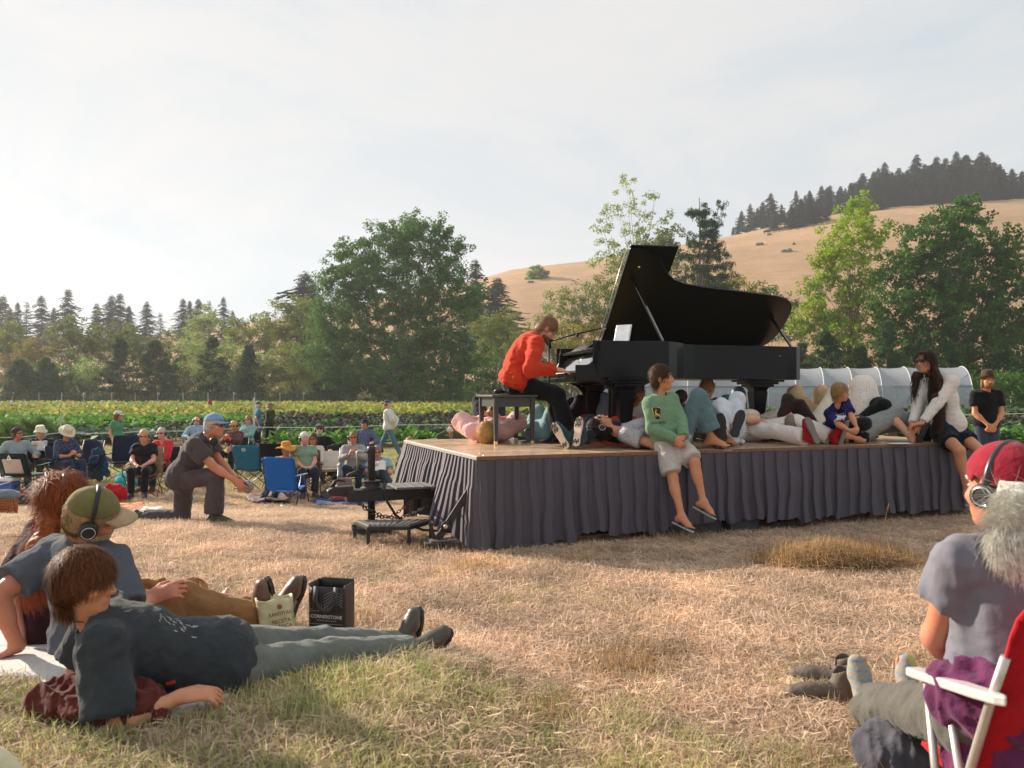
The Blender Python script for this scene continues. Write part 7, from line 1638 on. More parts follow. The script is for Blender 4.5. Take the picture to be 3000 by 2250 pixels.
# ================================================================== chairs
def camp_chair(label, loc, deg, c1, c2=None, frame_c=(.05, .05, .055), group=None, cat='chair', seat=.42, back=.86, logo=None, w=.50, back_c=None, arms=True):
 """folding quad chair: crossed tube legs, sling seat and back; local +Y is forward"""
 t = thing('folding_chair', label, cat, loc, -R(deg), group); fm_ = mat(frame_c, .4, metal=.6); m1 = cl(c1); m2 = cl(c2) if c2 else m1; hw = w / 2
 for a, b in (((-hw, .22, 0), (hw, .24, seat - .02)), ((hw, .22, 0), (-hw, .24, seat - .02)), ((-hw, -.22, 0), (hw, -.2, seat - .02)), ((hw, -.22, 0), (-hw, -.2, seat - .02)), ((-hw, .23, 0), (-hw, -.21, seat)), ((hw, .23, 0), (hw, -.21, seat)), ((-hw, -.23, 0), (-hw, .23, seat)), ((hw, -.23, 0), (hw, .23, seat))):
  MB().tube([a, b], .010, 6).build('leg', fm_, t, True, local=True)
 for sx in (-1, 1):
  MB().tube([(sx * hw, -.21, seat - .05), (sx * hw, -.34, back)], .011, 6).build('back_post', fm_, t, True, local=True)
  if arms:
   MB().tube([(sx * hw * 1.02, .24, seat - .04), (sx * hw * 1.04, .25, seat + .19)], .010, 6).build('arm_post', fm_, t, True, local=True)
   m_ = MB(); m_.grid([[(sx * (hw * 1.03 + .035 * q), y, seat + .20 - .03 * math.sin((y + .28) / .55 * 3.14)) for y in np.linspace(-.27, .27, 7)] for q in (-1, 1)]); m_.build('armrest', m1, t, True, local=True, solid=.008)
 m_ = MB(); m_.grid([[(x * hw, y, seat - .07 * (1 - x * x) * math.sin((y + .24) / .48 * 3.14)) for y in np.linspace(-.23, .25, 9)] for x in np.linspace(-1, 1, 9)]); m_.build('seat', m1, t, True, local=True, solid=.006)
 def bp(x, q): return (x * hw * (1 - .10 * (q > .97)), -.19 - .16 * q - .06 * (1 - x * x), seat - .02 + (back - seat + .02) * q)
 m_ = MB(); m_.grid([[bp(x, q) for q in np.linspace(0, 1, 9)] for x in np.linspace(-1, 1, 9)]); bk = m_.build('backrest', m2 if not back_c else cl(back_c), t, True, local=True, solid=.006)
 if back_c:
  m_ = MB(); m_.grid([[(bp(x, q)[0], bp(x, q)[1] - .006, bp(x, q)[2]) for q in np.linspace(.12, .74, 7)] for x in np.linspace(-.62, .62, 7)]); m_.build('back_panel', m2, t, True, local=True, solid=.004)
 if logo:
  for sh_, mm_, o_ in logo:
   m_ = MB(); y_ = -.36 - .02
   m_.add([(-x * .1, -.19 - .16 * (.86 + z * .1) - .06 - .012 - o_, seat - .02 + (back - seat) * .86 + z * .1) for x, z in sh_], [tuple(range(len(sh_)))]); m_.build('logo', mm_, bk, local=True)
 return t
def beach_chair(label, loc, deg, c, frame_c, arm_c, seat=.26, back=.80, w=.56, slope=.22, rear=False):
 t = thing('beach_chair', label, 'chair', loc, -R(deg)); fm_ = mat(frame_c, .35, .1, metal=.5); hw = w / 2; cm = cl(c, .08); am = mat(arm_c, .45)
 for sx in (-1, 1):
  MB().tube([(sx * hw, .30, .0), (sx * hw, .05, seat + .22)], .012, 8).build('leg', fm_, t, True, local=True)
  MB().tube([(sx * hw, -.24, .0), (sx * hw, -.02, seat + .22)], .012, 8).build('leg', fm_, t, True, local=True)
  MB().tube([(sx * hw, -.15, seat - .03), (sx * hw, -.15 - slope * .6, seat + (back - seat) * .6), (sx * hw * .98, -.15 - slope, back)], .012, 8).build('back_post', fm_, t, True, local=True)
  MB().tube([(sx * hw, -.15, seat - .03), (sx * hw, .28, seat + .03)], .012, 8).build('seat_rail', fm_, t, True, local=True)
  m_ = MB(); m_.box((sx * hw * 1.02, -.02, seat + .235), (.045, .44, .022)); m_.build('armrest', am, t, local=True, bevel=.008)
  MB().tube([(sx * hw, -.235, .012), (sx * hw * .0, -.235, .012)], .011, 6).build('foot_bar', fm_, t, True, local=True)
 m_ = MB(); m_.grid([[(x * hw * .97, y, seat - .035 + .06 * (y + .14) / .42 - .03 * (1 - x * x)) for y in np.linspace(-.14, .28, 6)] for x in np.linspace(-1, 1, 7)]); m_.build('seat', cm, t, True, local=True, solid=.008)
 def bp(x, q):
  rr = max(0, q - .86) / .14; xx = x * (1 - .10 * rr * rr); return (xx * hw * .97, -.15 - slope * q - .025 * (1 - x * x), seat - .03 + (back + .02 - seat + .03) * q)
 m_ = MB(); m_.grid([[bp(x, q) for q in np.linspace(0, 1, 14)] for x in np.linspace(-1, 1, 9)]); bk = m_.build('backrest', cm, t, True, local=True, solid=.010)
 m_ = MB(); m_.grid([[(bp(x, q)[0], bp(x, q)[1] - .008, bp(x, q)[2]) for q in (.90, .95)] for x in (.28, .42, .56)]); m_.build('maker_label', mat((.06, .07, .12), .6), bk, True, local=True, solid=.003)
 return t
def seatat(g, deg, off=.0): return g
V_ = .0145
tri_logo = [([(-.55, -.5), (.05, .55), (.30, .15), (.6, -.5)], mat((.85, .85, .85), .7), 0.0), ([(-.1, -.2), (.12, .1), (.3, -.2)], mat((.01, .01, .01), .7), .004)]
camp_chair('empty black, green and white camp chair seen from behind at far left', gpt(72, 1452), 8, '#1d4a3a', '#cbbdb2', back_c='#1c2a27', logo=tri_logo, w=.62, back=.84)
camp_chair('black camp chair under the listener in the grey hood', gpt(52, 1432), 150, '#17181b', w=.56)
sitter('listener with purple bandana and headphones in grey hooded top', gpt(52, 1432), 140, seat=.38, look=100, look_up=.1, hand='rest', vox=V_, skin='ruddy', top=dict(m=cl('#8d9a9c'), sleeve='long', hood=True), bot=dict(m=cl('#3a3f48')), shoe=dict(kind='sneaker', m=drk), hat=dict(kind='bandana', m=pattern_cloth('noise', '#53364a', '#2c1d2c', 40, .5)), hair=dict(kind='short', c='#6a4a3a', strands=200), phones=True, shades=True)
camp_chair('yellow-backed camp chair under the reader in the bucket hat', gpt(118, 1420), 165, '#c58a2a', w=.56)
P_ = sitter('reader in cream bucket hat and black vest holding a paper', gpt(116, 1420), 165, seat=.38, look=150, look_up=-.15, hand='high', vox=V_, top=dict(m=cl('#17181b'), sleeve='short'), bot=dict(m=cl('#4c4a48')), shoe=dict(kind='shoe', m=drk), hat=dict(kind='bucket', m=cl('#d8cdb8')), hair=dict(kind='bob', c='#c9b9a5', strands=200), shades=True)
def sheet(name, label, cat, c, w, h, n, up, m, bend=.02):
 n = Vector(n).normalized(); up = Vector(up); r = up.cross(n).normalized(); up = n.cross(r); mb = MB(); mb.grid([[Vector(c) + r * (x * w / 2) + up * (y * h / 2) + n * bend * (math.sin(x * 3) + .5 * y * y) for y in np.linspace(-1, 1, 6)] for x in np.linspace(-1, 1, 6)]); return tag(mb.build(name, m, None, True, solid=.002), label, cat)
sheet('newspaper', 'white printed paper held by the reader in the bucket hat', 'paper', (P_.wr['R'] + P_.wr['L']) / 2 + Vector((.10, -.02, .05)), .30, .22, (.3, -.9, .3), (0, 0, 1), pattern_cloth('noise', '#d9d6cf', '#55534f', 34, .62))
camp_chair('dark folding chair under the woman in the cream sun hat', gpt(192, 1428), 130, '#2b3442', w=.56)
sitter('woman in wide cream sun hat and navy patterned top looking down', gpt(192, 1428), 128, seat=.38, rec=-.05, look=135, look_up=-.6, hand='hold', vox=V_, female=True, skin='warm', top=dict(m=pattern_cloth('spots', '#2b3450', '#a9b0bd', 55, .28), sleeve='mid'), bot=dict(m=cl('#26344e'), loose=.04, hemr=.09), shoe=dict(kind='sneaker', m=cl('#9a9a95')), hat=dict(kind='sun', m=cl('#d5c9b2', .08), tilt=-.2), hair=dict(kind='bob', c='#2a201c', strands=200))
c1_ = camp_chair('empty navy and grey camp chair draped with a blue jacket', gpt(240, 1415), 200, '#20263a', '#5d626b', back_c='#20263a', w=.6, back=.92)
c2_ = camp_chair('empty navy and grey camp chair standing behind the blonde woman', gpt(362, 1408), 170, '#20263a', '#5d626b', back_c='#20263a', w=.62, back=1.0)
q = Sdf(.015); j0 = gpt(285, 1412) + Z * .02
for a, b, r0_, r1_ in (((-.06, 0, .62), (-.12, -.03, .12), .09, .10), ((.02, 0, .64), (.05, -.05, .08), .10, .09), ((.1, 0, .62), (.2, -.02, .18), .07, .09)): q.cone(j0 + Vector(a), j0 + Vector(b), r0_, r1_, .05, ((0, 1, 0), .5))
q.wrinkle(.016, 14, 3, None, True); tag(q.build('jacket', cl('#2d4a63'), None), 'blue jacket hanging over the arm of the empty navy chair', 'jacket')
m_ = MB(); m_.tube([at(296, 1335, 18.2), at(326, 1350, 18.2)], .045, 10); tag(m_.build('umbrella_roll', cl('#6a5b80'), None, True), 'purple rolled mat tied to the side of the navy chair', 'mat')
camp_chair('tan padded folding chair with the blonde woman in it', gpt(420, 1452), 170, '#8a6a4a', '#a5886a', (.12, .08, .05), w=.6, back=.92)
P_ = sitter('blonde woman in black top with headphones looking at her phone', gpt(420, 1452), 168, seat=.40, look=168, look_up=-.25, hand='lap', vox=.012, female=True, fat=1.12, skin='pink', top=dict(m=blk, sleeve='short', neck=.085), bot=dict(m=blk), shoe=dict(kind='sneaker', m=cl('#33373d')), hair=dict(kind='long', c='#cfa878', strands=900, sl=.09), phones=dict(m=mat((.6, .57, .52), .4)), shades=True)
m_ = MB(); m_.box((P_.wr['L'] + P_.wr['R']) / 2 + Vector((.03, -.08, .08)), (.075, .012, .15), Matrix.Rotation(.3, 3, 'X')); tag(m_.build('phone', mat((.015, .015, .017), .2), None, bevel=.004), 'black phone in the hands of the blonde woman', 'phone')
camp_chair('dark folding chair under the woman in the red jacket', gpt(468, 1436), 185, '#22252c', w=.56)
sitter('grey-haired woman in coral red jacket with headphones', gpt(468, 1436), 188, seat=.40, look=185, hand='lap', vox=V_, female=True, skin='pink', top=dict(m=cl('#c8313a'), sleeve='long', vneck=.2), bot=dict(m=cl('#27303c')), shoe=dict(kind='boot', m=cl('#5d2a2a'), h=.4), hair=dict(kind='crop', c='#c4bdb2', strands=300), phones=True, shades=True)
sitter('man in light blue shirt with headphones behind the kneeling man', gpt(578, 1352), 150, seat=.42, look=175, hand='rest', vox=.017, skin='pink', top=dict(m=cl('#8fa6bd'), sleeve='long', collar=True), bot=dict(m=drk), shoe=dict(kind='shoe', m=drk), hair=dict(kind='crop', c='#d0c8bd', strands=100, bald=True), phones=True, shades=True)
camp_chair('dark folding chair under the man in the light blue shirt', gpt(578, 1352), 150, '#22252c', w=.56)
P_ = sitter('woman in paisley blouse holding a red phone', gpt(682, 1386), 182, seat=.42, look=185, look_up=-.25, hand='high', vox=.015, female=True, skin='warm', top=dict(m=pattern_cloth('noise', '#7a4236', '#2c3444', 30, .5, '#b9a48a'), sleeve='long'), bot=dict(m=blk), shoe=dict(kind='shoe', m=drk), hair=dict(kind='bob', c='#cfae80', strands=300), phones=True, shades=True)
camp_chair('dark green folding chair under the woman in paisley', gpt(682, 1386), 182, '#1f3a33', w=.58)
m_ = MB(); m_.box((P_.wr['L'] + P_.wr['R']) / 2 + Vector((0, -.1, .06)), (.16, .012, .08)); tag(m_.build('phone', mat((.55, .10, .07), .3), None, bevel=.004), 'red phone held sideways by the woman in paisley', 'phone')
t_ = thing('straw_hat', 'tan straw hat resting on the lap of the woman in paisley', 'hat', P_.kn['R'] + Vector((.02, .12, .10)))
m_ = MB(); m_.lathe([(.16, 0), (.15, .004), (.1, .01), (.095, .05), (.085, .085), (.05, .095), (.001, .096)], 28, Matrix.Rotation(.35, 3, 'X'), c=P_.kn['R'].lerp(P_.kn['L'], .5) + Vector((.06, .14, .08))); m_.f = [f for f in m_.f if len(f) == 4]; m_.m = m_.m[:len(m_.f)]; m_.build('crown_and_brim', cl('#b08a5c'), t_, True, solid=.004)
sitter('woman in pale teal hooded top with headphones beside the field rope', gpt(724, 1352), 190, seat=.45, look=182, hand='hold', vox=.016, female=True, skin='pink', top=dict(m=cl('#7fa39f'), sleeve='long', hood=True), bot=dict(m=drk), shoe=dict(kind='shoe', m=drk), hair=dict(kind='bob', c='#a5744c', strands=300), phones=True, shades=True)
camp_chair('dark folding chair under the woman in the teal hood', gpt(724, 1352), 190, '#1b1d22', w=.58)
camp_chair('empty teal and navy camp chair with white emblem on the back', gpt(740, 1432), 8, '#24566e', '#2a6a86', back_c=None, w=.58, back=.92, logo=[([(.5 * math.cos(a), .36 * math.sin(a)) for a in np.linspace(0, 6.28, 17)[:-1]], mat((.75, .78, .8), .7), 0.0), ([(.40 * math.cos(a), .27 * math.sin(a)) for a in np.linspace(0, 6.28, 17)[:-1]], mat((.03, .05, .10), .7), .004), ([(-.32, -.1), (-.1, .14), (.0, .04), (.14, .16), (.32, -.1)], mat((.75, .78, .8), .7), .008)])
camp_chair('black camp chair with a jacket thrown over its back', gpt(810, 1408), 10, '#15161a', w=.62, back=.86)
kg = gpt(560, 1533); kY = kg.y
kneel = figure('man in blue cap and dark grey polo shirt kneeling on one knee', at(532, 1402, kY), at(594, 1284, kY - .05), at(628, 1249, kY - .05), Vector((.98, -.12, -.02)), Vector((.1, -1, 0)),
 {'R': (at(688, 1408, kY - .22), Vector((-.3, -.5, -.9))), 'L': (at(690, 1402, kY + .05), Vector((-.2, .7, -.7)))},
 {'R': (at(626, 1512, kY - .15), Vector((1, -.2, .5))), 'L': (at(418, 1522, kY + .12), Vector((.5, 0, -1)))}, s=1.06, toes={'R': Vector((1, -.05, 0)), 'L': Vector((-.35, 0, -.9))},
 hands={'R': (Vector((.7, .1, -.7)), Vector((-.3, .9, 0)), .5), 'L': (Vector((.8, -.2, -.5)), Vector((0, -.8, -.3)), .6)}, skin='ruddy', vox=.0085,
 top=dict(m=cl('#4a4444'), sleeve='short', hem=.10, collar=True, loose=.024), bot=dict(m=cl('#51484a'), loose=.024, hemr=.075), shoe=dict(kind='sneaker', m=cl('#57563f'), sole=mat((.10, .09, .08), .8)), belt=None,
 hair=dict(kind='crop', c='#b9b2a8', strands=300), hat=dict(kind='cap', m=cl('#7796b8'), bm=cl('#7796b8')), shades=True)
t_ = thing('neck_headphones', 'black headphones hanging round the neck of the kneeling man', 'headphones', at(604, 1290, kY - .15))
m_ = MB(); m_.tube([at(598, 1278, kY + .10), at(588, 1284, kY), at(594, 1290, kY - .14), at(606, 1294, kY - .2)], .012, 7); m_.build('band', HPM, t_, True)
m_ = MB(); m_.lathe([(.03, -.02), (.045, -.015), (.045, .015), (.03, .022)], 18, frame((.3, 0, 1), (.5, -.85, 0)), c=at(626, 1293, kY - .2)); m_.build('ear_cup', HPM, t_, True)
m_ = MB(); m_.box((kneel.wr['R'] + kneel.wr['L']) / 2 + Vector((.09, 0, -.05)), (.12, .014, .065), Matrix.Rotation(.8, 3, 'Y')); tag(m_.build('phone', mat((.05, .05, .055), .2), None, bevel=.004), 'phone held by the kneeling man in the blue cap', 'phone')
q = Sdf(.012); bg = gpt(716, 1442); 
q.ell(bg + Z * .10, (.17, .15, .14), None, .03); q.wrinkle(.02, 16, 2, None, True); tag(q.build('striped_bag', pattern_cloth('stripes', '#c9c5c2', '#27304e', 12, .5, '#9a2f33'), None), 'navy and white striped bundle on the grass beside the kneeling man', 'bag')
beach_chair('empty bright blue folding beach chair seen from behind', gpt(838, 1478), 10, '#1f63b4', (.03, .07, .22), (.22, .32, .48), seat=.30, back=.84, w=.60, slope=.16)
sitter('man in broad orange straw hat and mauve glasses behind the blue chair', gpt(832, 1456) , 186, seat=.16, rec=.3, low=True, look=185, look_up=-.05, hand='lap', vox=.0125, skin='ruddy', top=dict(m=cl('#a58a3c'), sleeve='short'), bot=dict(m=cl('#55524c')), shoe=dict(kind='shoe', m=drk), hat=dict(kind='straw', m=cl('#c98f3c', .1)), hair=dict(kind='crop', c='#d8d2c8', strands=100), shades=mat((.16, .07, .14), .15, 0))
camp_chair('brown folding chair under the white-haired woman', gpt(895, 1452), 165, '#6a4a3a', w=.56)
sitter('white-haired woman in sage green t-shirt and glasses with headphones', gpt(895, 1452), 158, seat=.36, rec=.35, look=150, look_up=.05, hand='lap', vox=.012, female=True, fat=1.12, skin='pink', top=dict(m=cl('#7f937d'), sleeve='short'), bot=dict(m=cl('#2b303c')), shoe=dict(kind='shoe', m=cl('#4c4038')), hair=dict(kind='crop', c='#e2ded6', strands=500, vol=1.05), phones=True, shades=None)
sitter('woman in sunglasses half hidden behind the white-haired woman', gpt(915, 1428), 178, seat=.26, look=178, hand='lap', vox=.015, female=True, skin='tan', top=dict(m=cl('#c9bfb0'), sleeve='long'), bot=dict(m=cl('#c9bfb0')), shoe=dict(kind='shoe', m=drk), hair=dict(kind='bob', c='#5a4030', strands=200), shades=True)
camp_chair('cream cloth covered chair beside the white-haired woman', gpt(965, 1432), 170, '#cfc5b4', w=.6, back=.75)
camp_chair('black folding chair under the man in the flat cap', gpt(935, 1410), 172, '#17181b', w=.58)
sitter('man in flat cap and black t-shirt sitting with legs crossed', gpt(935, 1410), 172, seat=.42, rec=.4, look=172, look_up=.12, hand='rest', cross=True, vox=.0135, skin='pink', fat=1.1, top=dict(m=cl('#1b1c1e'), sleeve='short'), bot=dict(m=cl('#3f3d38')), shoe=dict(kind='shoe', m=drk), hat=dict(kind='flat', m=cl('#55504b')), hair=dict(kind='crop', c='#8a8078', strands=100), beard='#b3aaa0', phones=True, shades=True)
q = Sdf(.016); jg = gpt(985, 1412)
for x, l_ in ((-.1, .55), (.0, .62), (.12, .5), (.2, .45)): q.cone(jg + Vector((x, 0, .75)), jg + Vector((x * 1.3, -.05, .75 - l_)), .09, .08, .06, ((0, 1, 0), .6))
q.wrinkle(.02, 12, 3, None, True); tag(q.build('dark_coat', cl('#242a22'), None), 'dark coat hanging off the chair of the man in the flat cap', 'coat')
beach_chair('blue and white striped low chair under the man in the grey pullover', gpt(1035, 1440), 172, '#7f95b5', (.6, .6, .6), (.7, .68, .64), seat=.30, back=.85, w=.58)
P_ = sitter('man in grey zip pullover with headphones looking ahead', gpt(1035, 1440), 172, seat=.32, rec=.2, look=172, look_up=.0, hand='high', vox=.0125, skin='ruddy', top=dict(m=cl('#9a958f'), sleeve='long', collar=True), bot=dict(m=cl('#2a3242')), shoe=dict(kind='shoe', m=drk), hair=dict(kind='crop', c='#9a7350', strands=400), phones=True, shades=True)
sitter('man in navy plaid shirt and mirrored sunglasses with headphones', gpt(1065, 1380), 182, seat=.44, rec=.3, look=185, look_up=.15, hand='rest', vox=.015, skin='ruddy', top=dict(m=pattern_cloth('plaid', '#37405a', '#7c87a3', 9, .6), sleeve='long', collar=True), bot=dict(m=drk), shoe=dict(kind='shoe', m=drk), hat=dict(kind='cap', m=cl('#1f2024')), hair=dict(kind='crop', c='#5a4030', strands=100), phones=True, shades=mat((.05, .18, .35), .08, 0, spec=.8))
camp_chair('dark folding chair under the man in plaid', gpt(1065, 1380), 182, '#22252c', w=.58)
P_ = sitter('grey-haired reader in pale blue t-shirt sitting on the ground by the hitch', gpt(1108, 1440), 172, seat=.06, rec=.0, look=178, look_up=-.4, hand='high', vox=.0115, skin='pink', fat=1.05, legx=.3, reach=.36, top=dict(m=cl('#8aa9b2'), sleeve='short', vneck=.08), bot=dict(m=cl('#47525a')), shoe=dict(kind='shoe', m=drk), hair=dict(kind='short', c='#8d857c', strands=500), phones=True, shades=True)
sheet('folded_paper', 'white folded paper read by the person in the pale blue t-shirt', 'paper', (P_.wr['R'] + P_.wr['L']) / 2 + Vector((.02, -.08, .06)), .30, .20, (.1, -.8, .5), (0, .2, 1), mat((.78, .75, .70), .8, .05), .04)
sitter('curly fair-haired person in dark clothes half hidden by the skirt', gpt(1198, 1425), 185, seat=.16, look=170, hand='lap', vox=.015, female=True, skin='pink', top=dict(m=drk, sleeve='long'), bot=dict(m=drk), shoe=dict(kind='shoe', m=drk), hair=dict(kind='long', c='#b5814e', strands=700, mess=2, vol=1.1))
P_ = sitter('woman in olive jacket photographing with her phone behind the stage', gpt(1322, 1372), 186, seat=.24, rec=.1, look=184, hand='face', vox=.015, female=True, skin='pink', top=dict(m=cl('#4c5638'), sleeve='long', vneck=.2), bot=dict(m=drk), shoe=dict(kind='shoe', m=drk), hair=dict(kind='bob', c='#8a5a3c', strands=200))
m_ = MB(); m_.box((P_.wr['R'] + P_.wr['L']) / 2 + Vector((0, -.09, .04)), (.16, .012, .08)); tag(m_.build('phone', mat((.6, .58, .58), .3), None, bevel=.004), 'pale phone held up by the woman in the olive jacket', 'phone')
q = Sdf(.015); bpk = gpt(1282, 1372); q.ell(bpk + Z * .42, (.2, .16, .30), None, .05); q.ell(bpk + Vector((.0, -.14, .35)), (.14, .09, .16), None, .04); q.cone(bpk + Vector((-.14, -.02, .62)), bpk + Vector((.14, -.02, .62)), .06, .06, .05); q.wrinkle(.012, 14, 4, None, True); tag(q.build('backpack', cl('#33322f'), None), 'dark backpack standing beside the woman in the olive jacket', 'backpack')
def fieldpt(px, Y): X = pxs(px) * Y; return Vector((X, Y, gz(X, Y)))
stander('far figure in white shirt walking at the left edge of the field', fieldpt(35, 85), 20, s=.80, vox=.03, top=dict(m=cl('#cfcac2'), sleeve='long'), bot=dict(m=drk), shoe=dict(kind='shoe', m=drk), hair=dict(kind='short', c='#8a6a4a', strands=0), eyes=False, lips=False)
stander('far figure in crimson shirt walking in the field', fieldpt(616, 75), 30, s=.92, vox=.03, top=dict(m=cl('#b02b44'), sleeve='long'), bot=dict(m=cl('#3d5878')), shoe=dict(kind='shoe', m=drk), hair=dict(kind='long', c='#2b1d17', strands=0), eyes=False, lips=False)
stander('man in blue shirt and navy cap walking through the crops', fieldpt(755, 29.6), 60, s=.95, vox=.017, stride=.4, skin='ruddy', top=dict(m=cl('#44709c'), sleeve='short', collar=True), bot=dict(m=cl('#3d5a7c'), len=.9), shoe=dict(kind='shoe', m=drk), hat=dict(kind='cap', m=cl('#27466e')), hair=dict(kind='crop', c='#c4bdb2', strands=50))
stander('man in dark olive jacket and cap walking through the crops', fieldpt(790, 29.9), 30, s=.93, vox=.017, stride=.3, skin='tan', look=75, top=dict(m=cl('#38402c'), sleeve='long', loose=.03), bot=dict(m=drk), shoe=dict(kind='shoe', m=drk), hat=dict(kind='cap', m=cl('#6a6a52')), hair=dict(kind='crop', c='#8d857c', strands=50))
stander('woman in green t-shirt and white cap standing at the field edge', fieldpt(344, 21.5), 110, s=.86, vox=.014, look=85, female=True, skin='warm', top=dict(m=cl('#4f8a68'), sleeve='short', vneck=.12), bot=dict(m=drk), shoe=dict(kind='shoe', m=drk), hat=dict(kind='cap', m=cl('#cfcabd')), hair=dict(kind='long', c='#8a4a2c', strands=300), phones=True, shades=True)
stander('man in white shirt and jeans striding left past the beds', fieldpt(1140, 24.2), 275, s=1.02, vox=.0145, stride=.75, arms='back', lean=.06, skin='ruddy', top=dict(m=cl('#cfcdc8', .06), sleeve='long', loose=.03), bot=dict(m=cl('#53707f')), shoe=dict(kind='sneaker', m=drk), hat=dict(kind='cap', m=cl('#57504c')), hair=dict(kind='crop', c='#c4bdb2', strands=100), phones=True)
# ================================================================== near left group
NV = .0065
nboy = figure('teenage boy in charcoal t-shirt lying back on his elbows on the blanket', at(655, 1938, 3.38), at(258, 1826, 3.12), at(248, 1708, 3.10), Vector((.99, .03, -.07)), Vector((.05, -1, 0)),
 {'R': (at(532, 2040, 3.0), Vector((-.1, -.5, -1))), 'L': (at(330, 1990, 3.55), Vector((-.4, .3, -1)))},
 {'R': (at(1208, 1912, 3.98), Vector((.1, 0, 1))), 'L': (at(1172, 1896, 4.22), Vector((.1, 0, 1)))}, s=.98, hup=Vector((-.12, .0, 1)), hside=Vector((.0, -1, .0)), toes={'R': Vector((.72, .12, .66)), 'L': Vector((.15, .1, .98))},
 hands={'R': (Vector((.9, .3, .02)), Vector((0, .35, -.9)), .5), 'L': (Vector((.8, .2, -.2)), -Z, .4)}, skin='warm', vox=NV,
 top=dict(m=cl('#34383b', .14, .8), sleeve='short', sl_len=.86, loose=.026, hem=.10, neck=.075), bot=dict(m=cl('#686c66', .14, .8), loose=.022, hemr=.062, end=.94),
 shoe=dict(kind='boot', m=mat((.075, .058, .045), .38, .35, 18, .2, 60), sole=mat((.03, .026, .022), .7), h=.30),
 hair=dict(kind='short', c='#6a4025', strands=13000, sl=.06, grav=.28, fringe=.044, vol=1.10, lift=.006, sw=.0009, vox=.006, rough=1.6, mess=.8), bend=Vector((.02, 0, -.03)))
m_ = MB(); m_.tube([nboy.hp(.05 * math.cos(a), -.02 + .056 * math.sin(a), -.135 - .012 * math.sin(a)) for a in np.linspace(0, 2 * math.pi, 25)[:-1]], .0022, 6, True); m_.build('cord_necklace', mat((.02, .015, .012), .8), nboy.root, True)
rs_ = np.random.RandomState(3); scr = []
for i in range(26):
 x, y, a, l_ = rs_.uniform(-1, 1), rs_.uniform(-.6, .6), rs_.uniform(-.9, .9), rs_.uniform(.1, .35); dx_, dy_ = math.cos(a) * l_, math.sin(a) * l_; w_ = .035; scr.append([(x, y), (x + dx_ * .5 + dy_ * .2, y + dy_ * .5), (x + dx_, y + dy_), (x + dx_, y + dy_ - w_), (x + dx_ * .5 + dy_ * .2, y + dy_ * .5 - w_ * 1.6), (x, y - w_)])
decal(nboy, 'shirt_print', scr, mat((.5, .5, .47), .9), at(505, 1862, 3.22), Vector((.8, .2, -.3)), Vector((-.1, .9, .3)), .075, .004)
nman = figure('bearded man in olive cap and grey shirt sitting back on one hand', at(262, 1872, 3.86), at(243, 1594, 3.80), at(270, 1512, 3.74), Vector((.80, .52, -.28)), Vector((.93, -.36, 0)),
 {'L': (at(52, 1895, 3.72), Vector((-.3, -.6, .1))), 'R': (at(438, 1752, 3.88), Vector((.5, -.3, -.9)))},
 {'R': (at(748, 1820, 4.36), Vector((.1, 0, 1))), 'L': (at(812, 1790, 4.72), Vector((0, .1, 1)))}, s=1.06, hside=Vector((.35, -.93, 0)), toes={'R': Vector((-.05, -.25, .96)), 'L': Vector((.35, -.1, .93))},
 hands={'L': (Vector((-.5, -.45, -.2)), -Z, .15), 'R': (Vector((.85, .2, .30)), Vector((.2, .75, -.5)), .35)}, skin='ruddy', vox=.0072, fat=1.0,
 top=dict(m=pattern_cloth('stripes', '#5d6168', '#4c5058', 60, .5), sleeve='short', sl_len=.72, loose=.016, hem=.12, collar=True), bot=dict(m=cl('#8a6440', .12), loose=.022, hemr=.068, end=.93),
 shoe=dict(kind='boot', m=mat((.13, .07, .045), .45, .35, 18), sole=mat((.04, .03, .025), .7), h=.22),
 hair=dict(kind='crop', c='#a1825f', strands=2600, sl=.03, sw=.0012, vox=.006), hat=dict(kind='cap', m=cl('#6f6a44'), bm=cl('#b0997a')), phones=dict(grow=1.06, band=1.15), beard='#b39a80')
nwom = figure('woman with long copper hair and headphones sitting behind the man in the cap', at(130, 1850, 4.30), at(150, 1560, 4.22), at(190, 1462, 4.16), Vector((.85, .48, -.12)), Vector((.75, -.66, 0)),
 {'L': (at(60, 1850, 4.1), Vector((-.6, -.5, .1))), 'R': (at(330, 1800, 4.3), Vector((.4, -.2, -.9)))},
 {'R': (at(590, 1795, 4.78), Vector((.1, 0, 1))), 'L': (at(560, 1790, 4.95), Vector((0, .1, 1)))}, s=1.0, hside=Vector((.4, -.9, 0)), toes={'R': Vector((.62, .1, .78)), 'L': Vector((.8, .1, .55))},
 skin='pink', vox=.008, female=True, top=dict(m=cl('#3a1f26'), sleeve='mid', hem=.08), bot=dict(m=cl('#c4485a'), len=.7, loose=.02), shoe=dict(kind='bare'),
 hair=dict(kind='long', c='#8f4a22', strands=9000, sl=.13, sw=.0012, vox=.007, lift=.012, mess=1.2, fringe=.06, vol=1.03, rough=1.4, path=[at(172, 1475, 4.2), at(140, 1540, 4.08), at(108, 1620, 3.98), at(82, 1710, 3.95)], pr=[.085, .085, .08, .045]), phones=dict(m=mat((.10, .13, .16), .4), band=1.3))
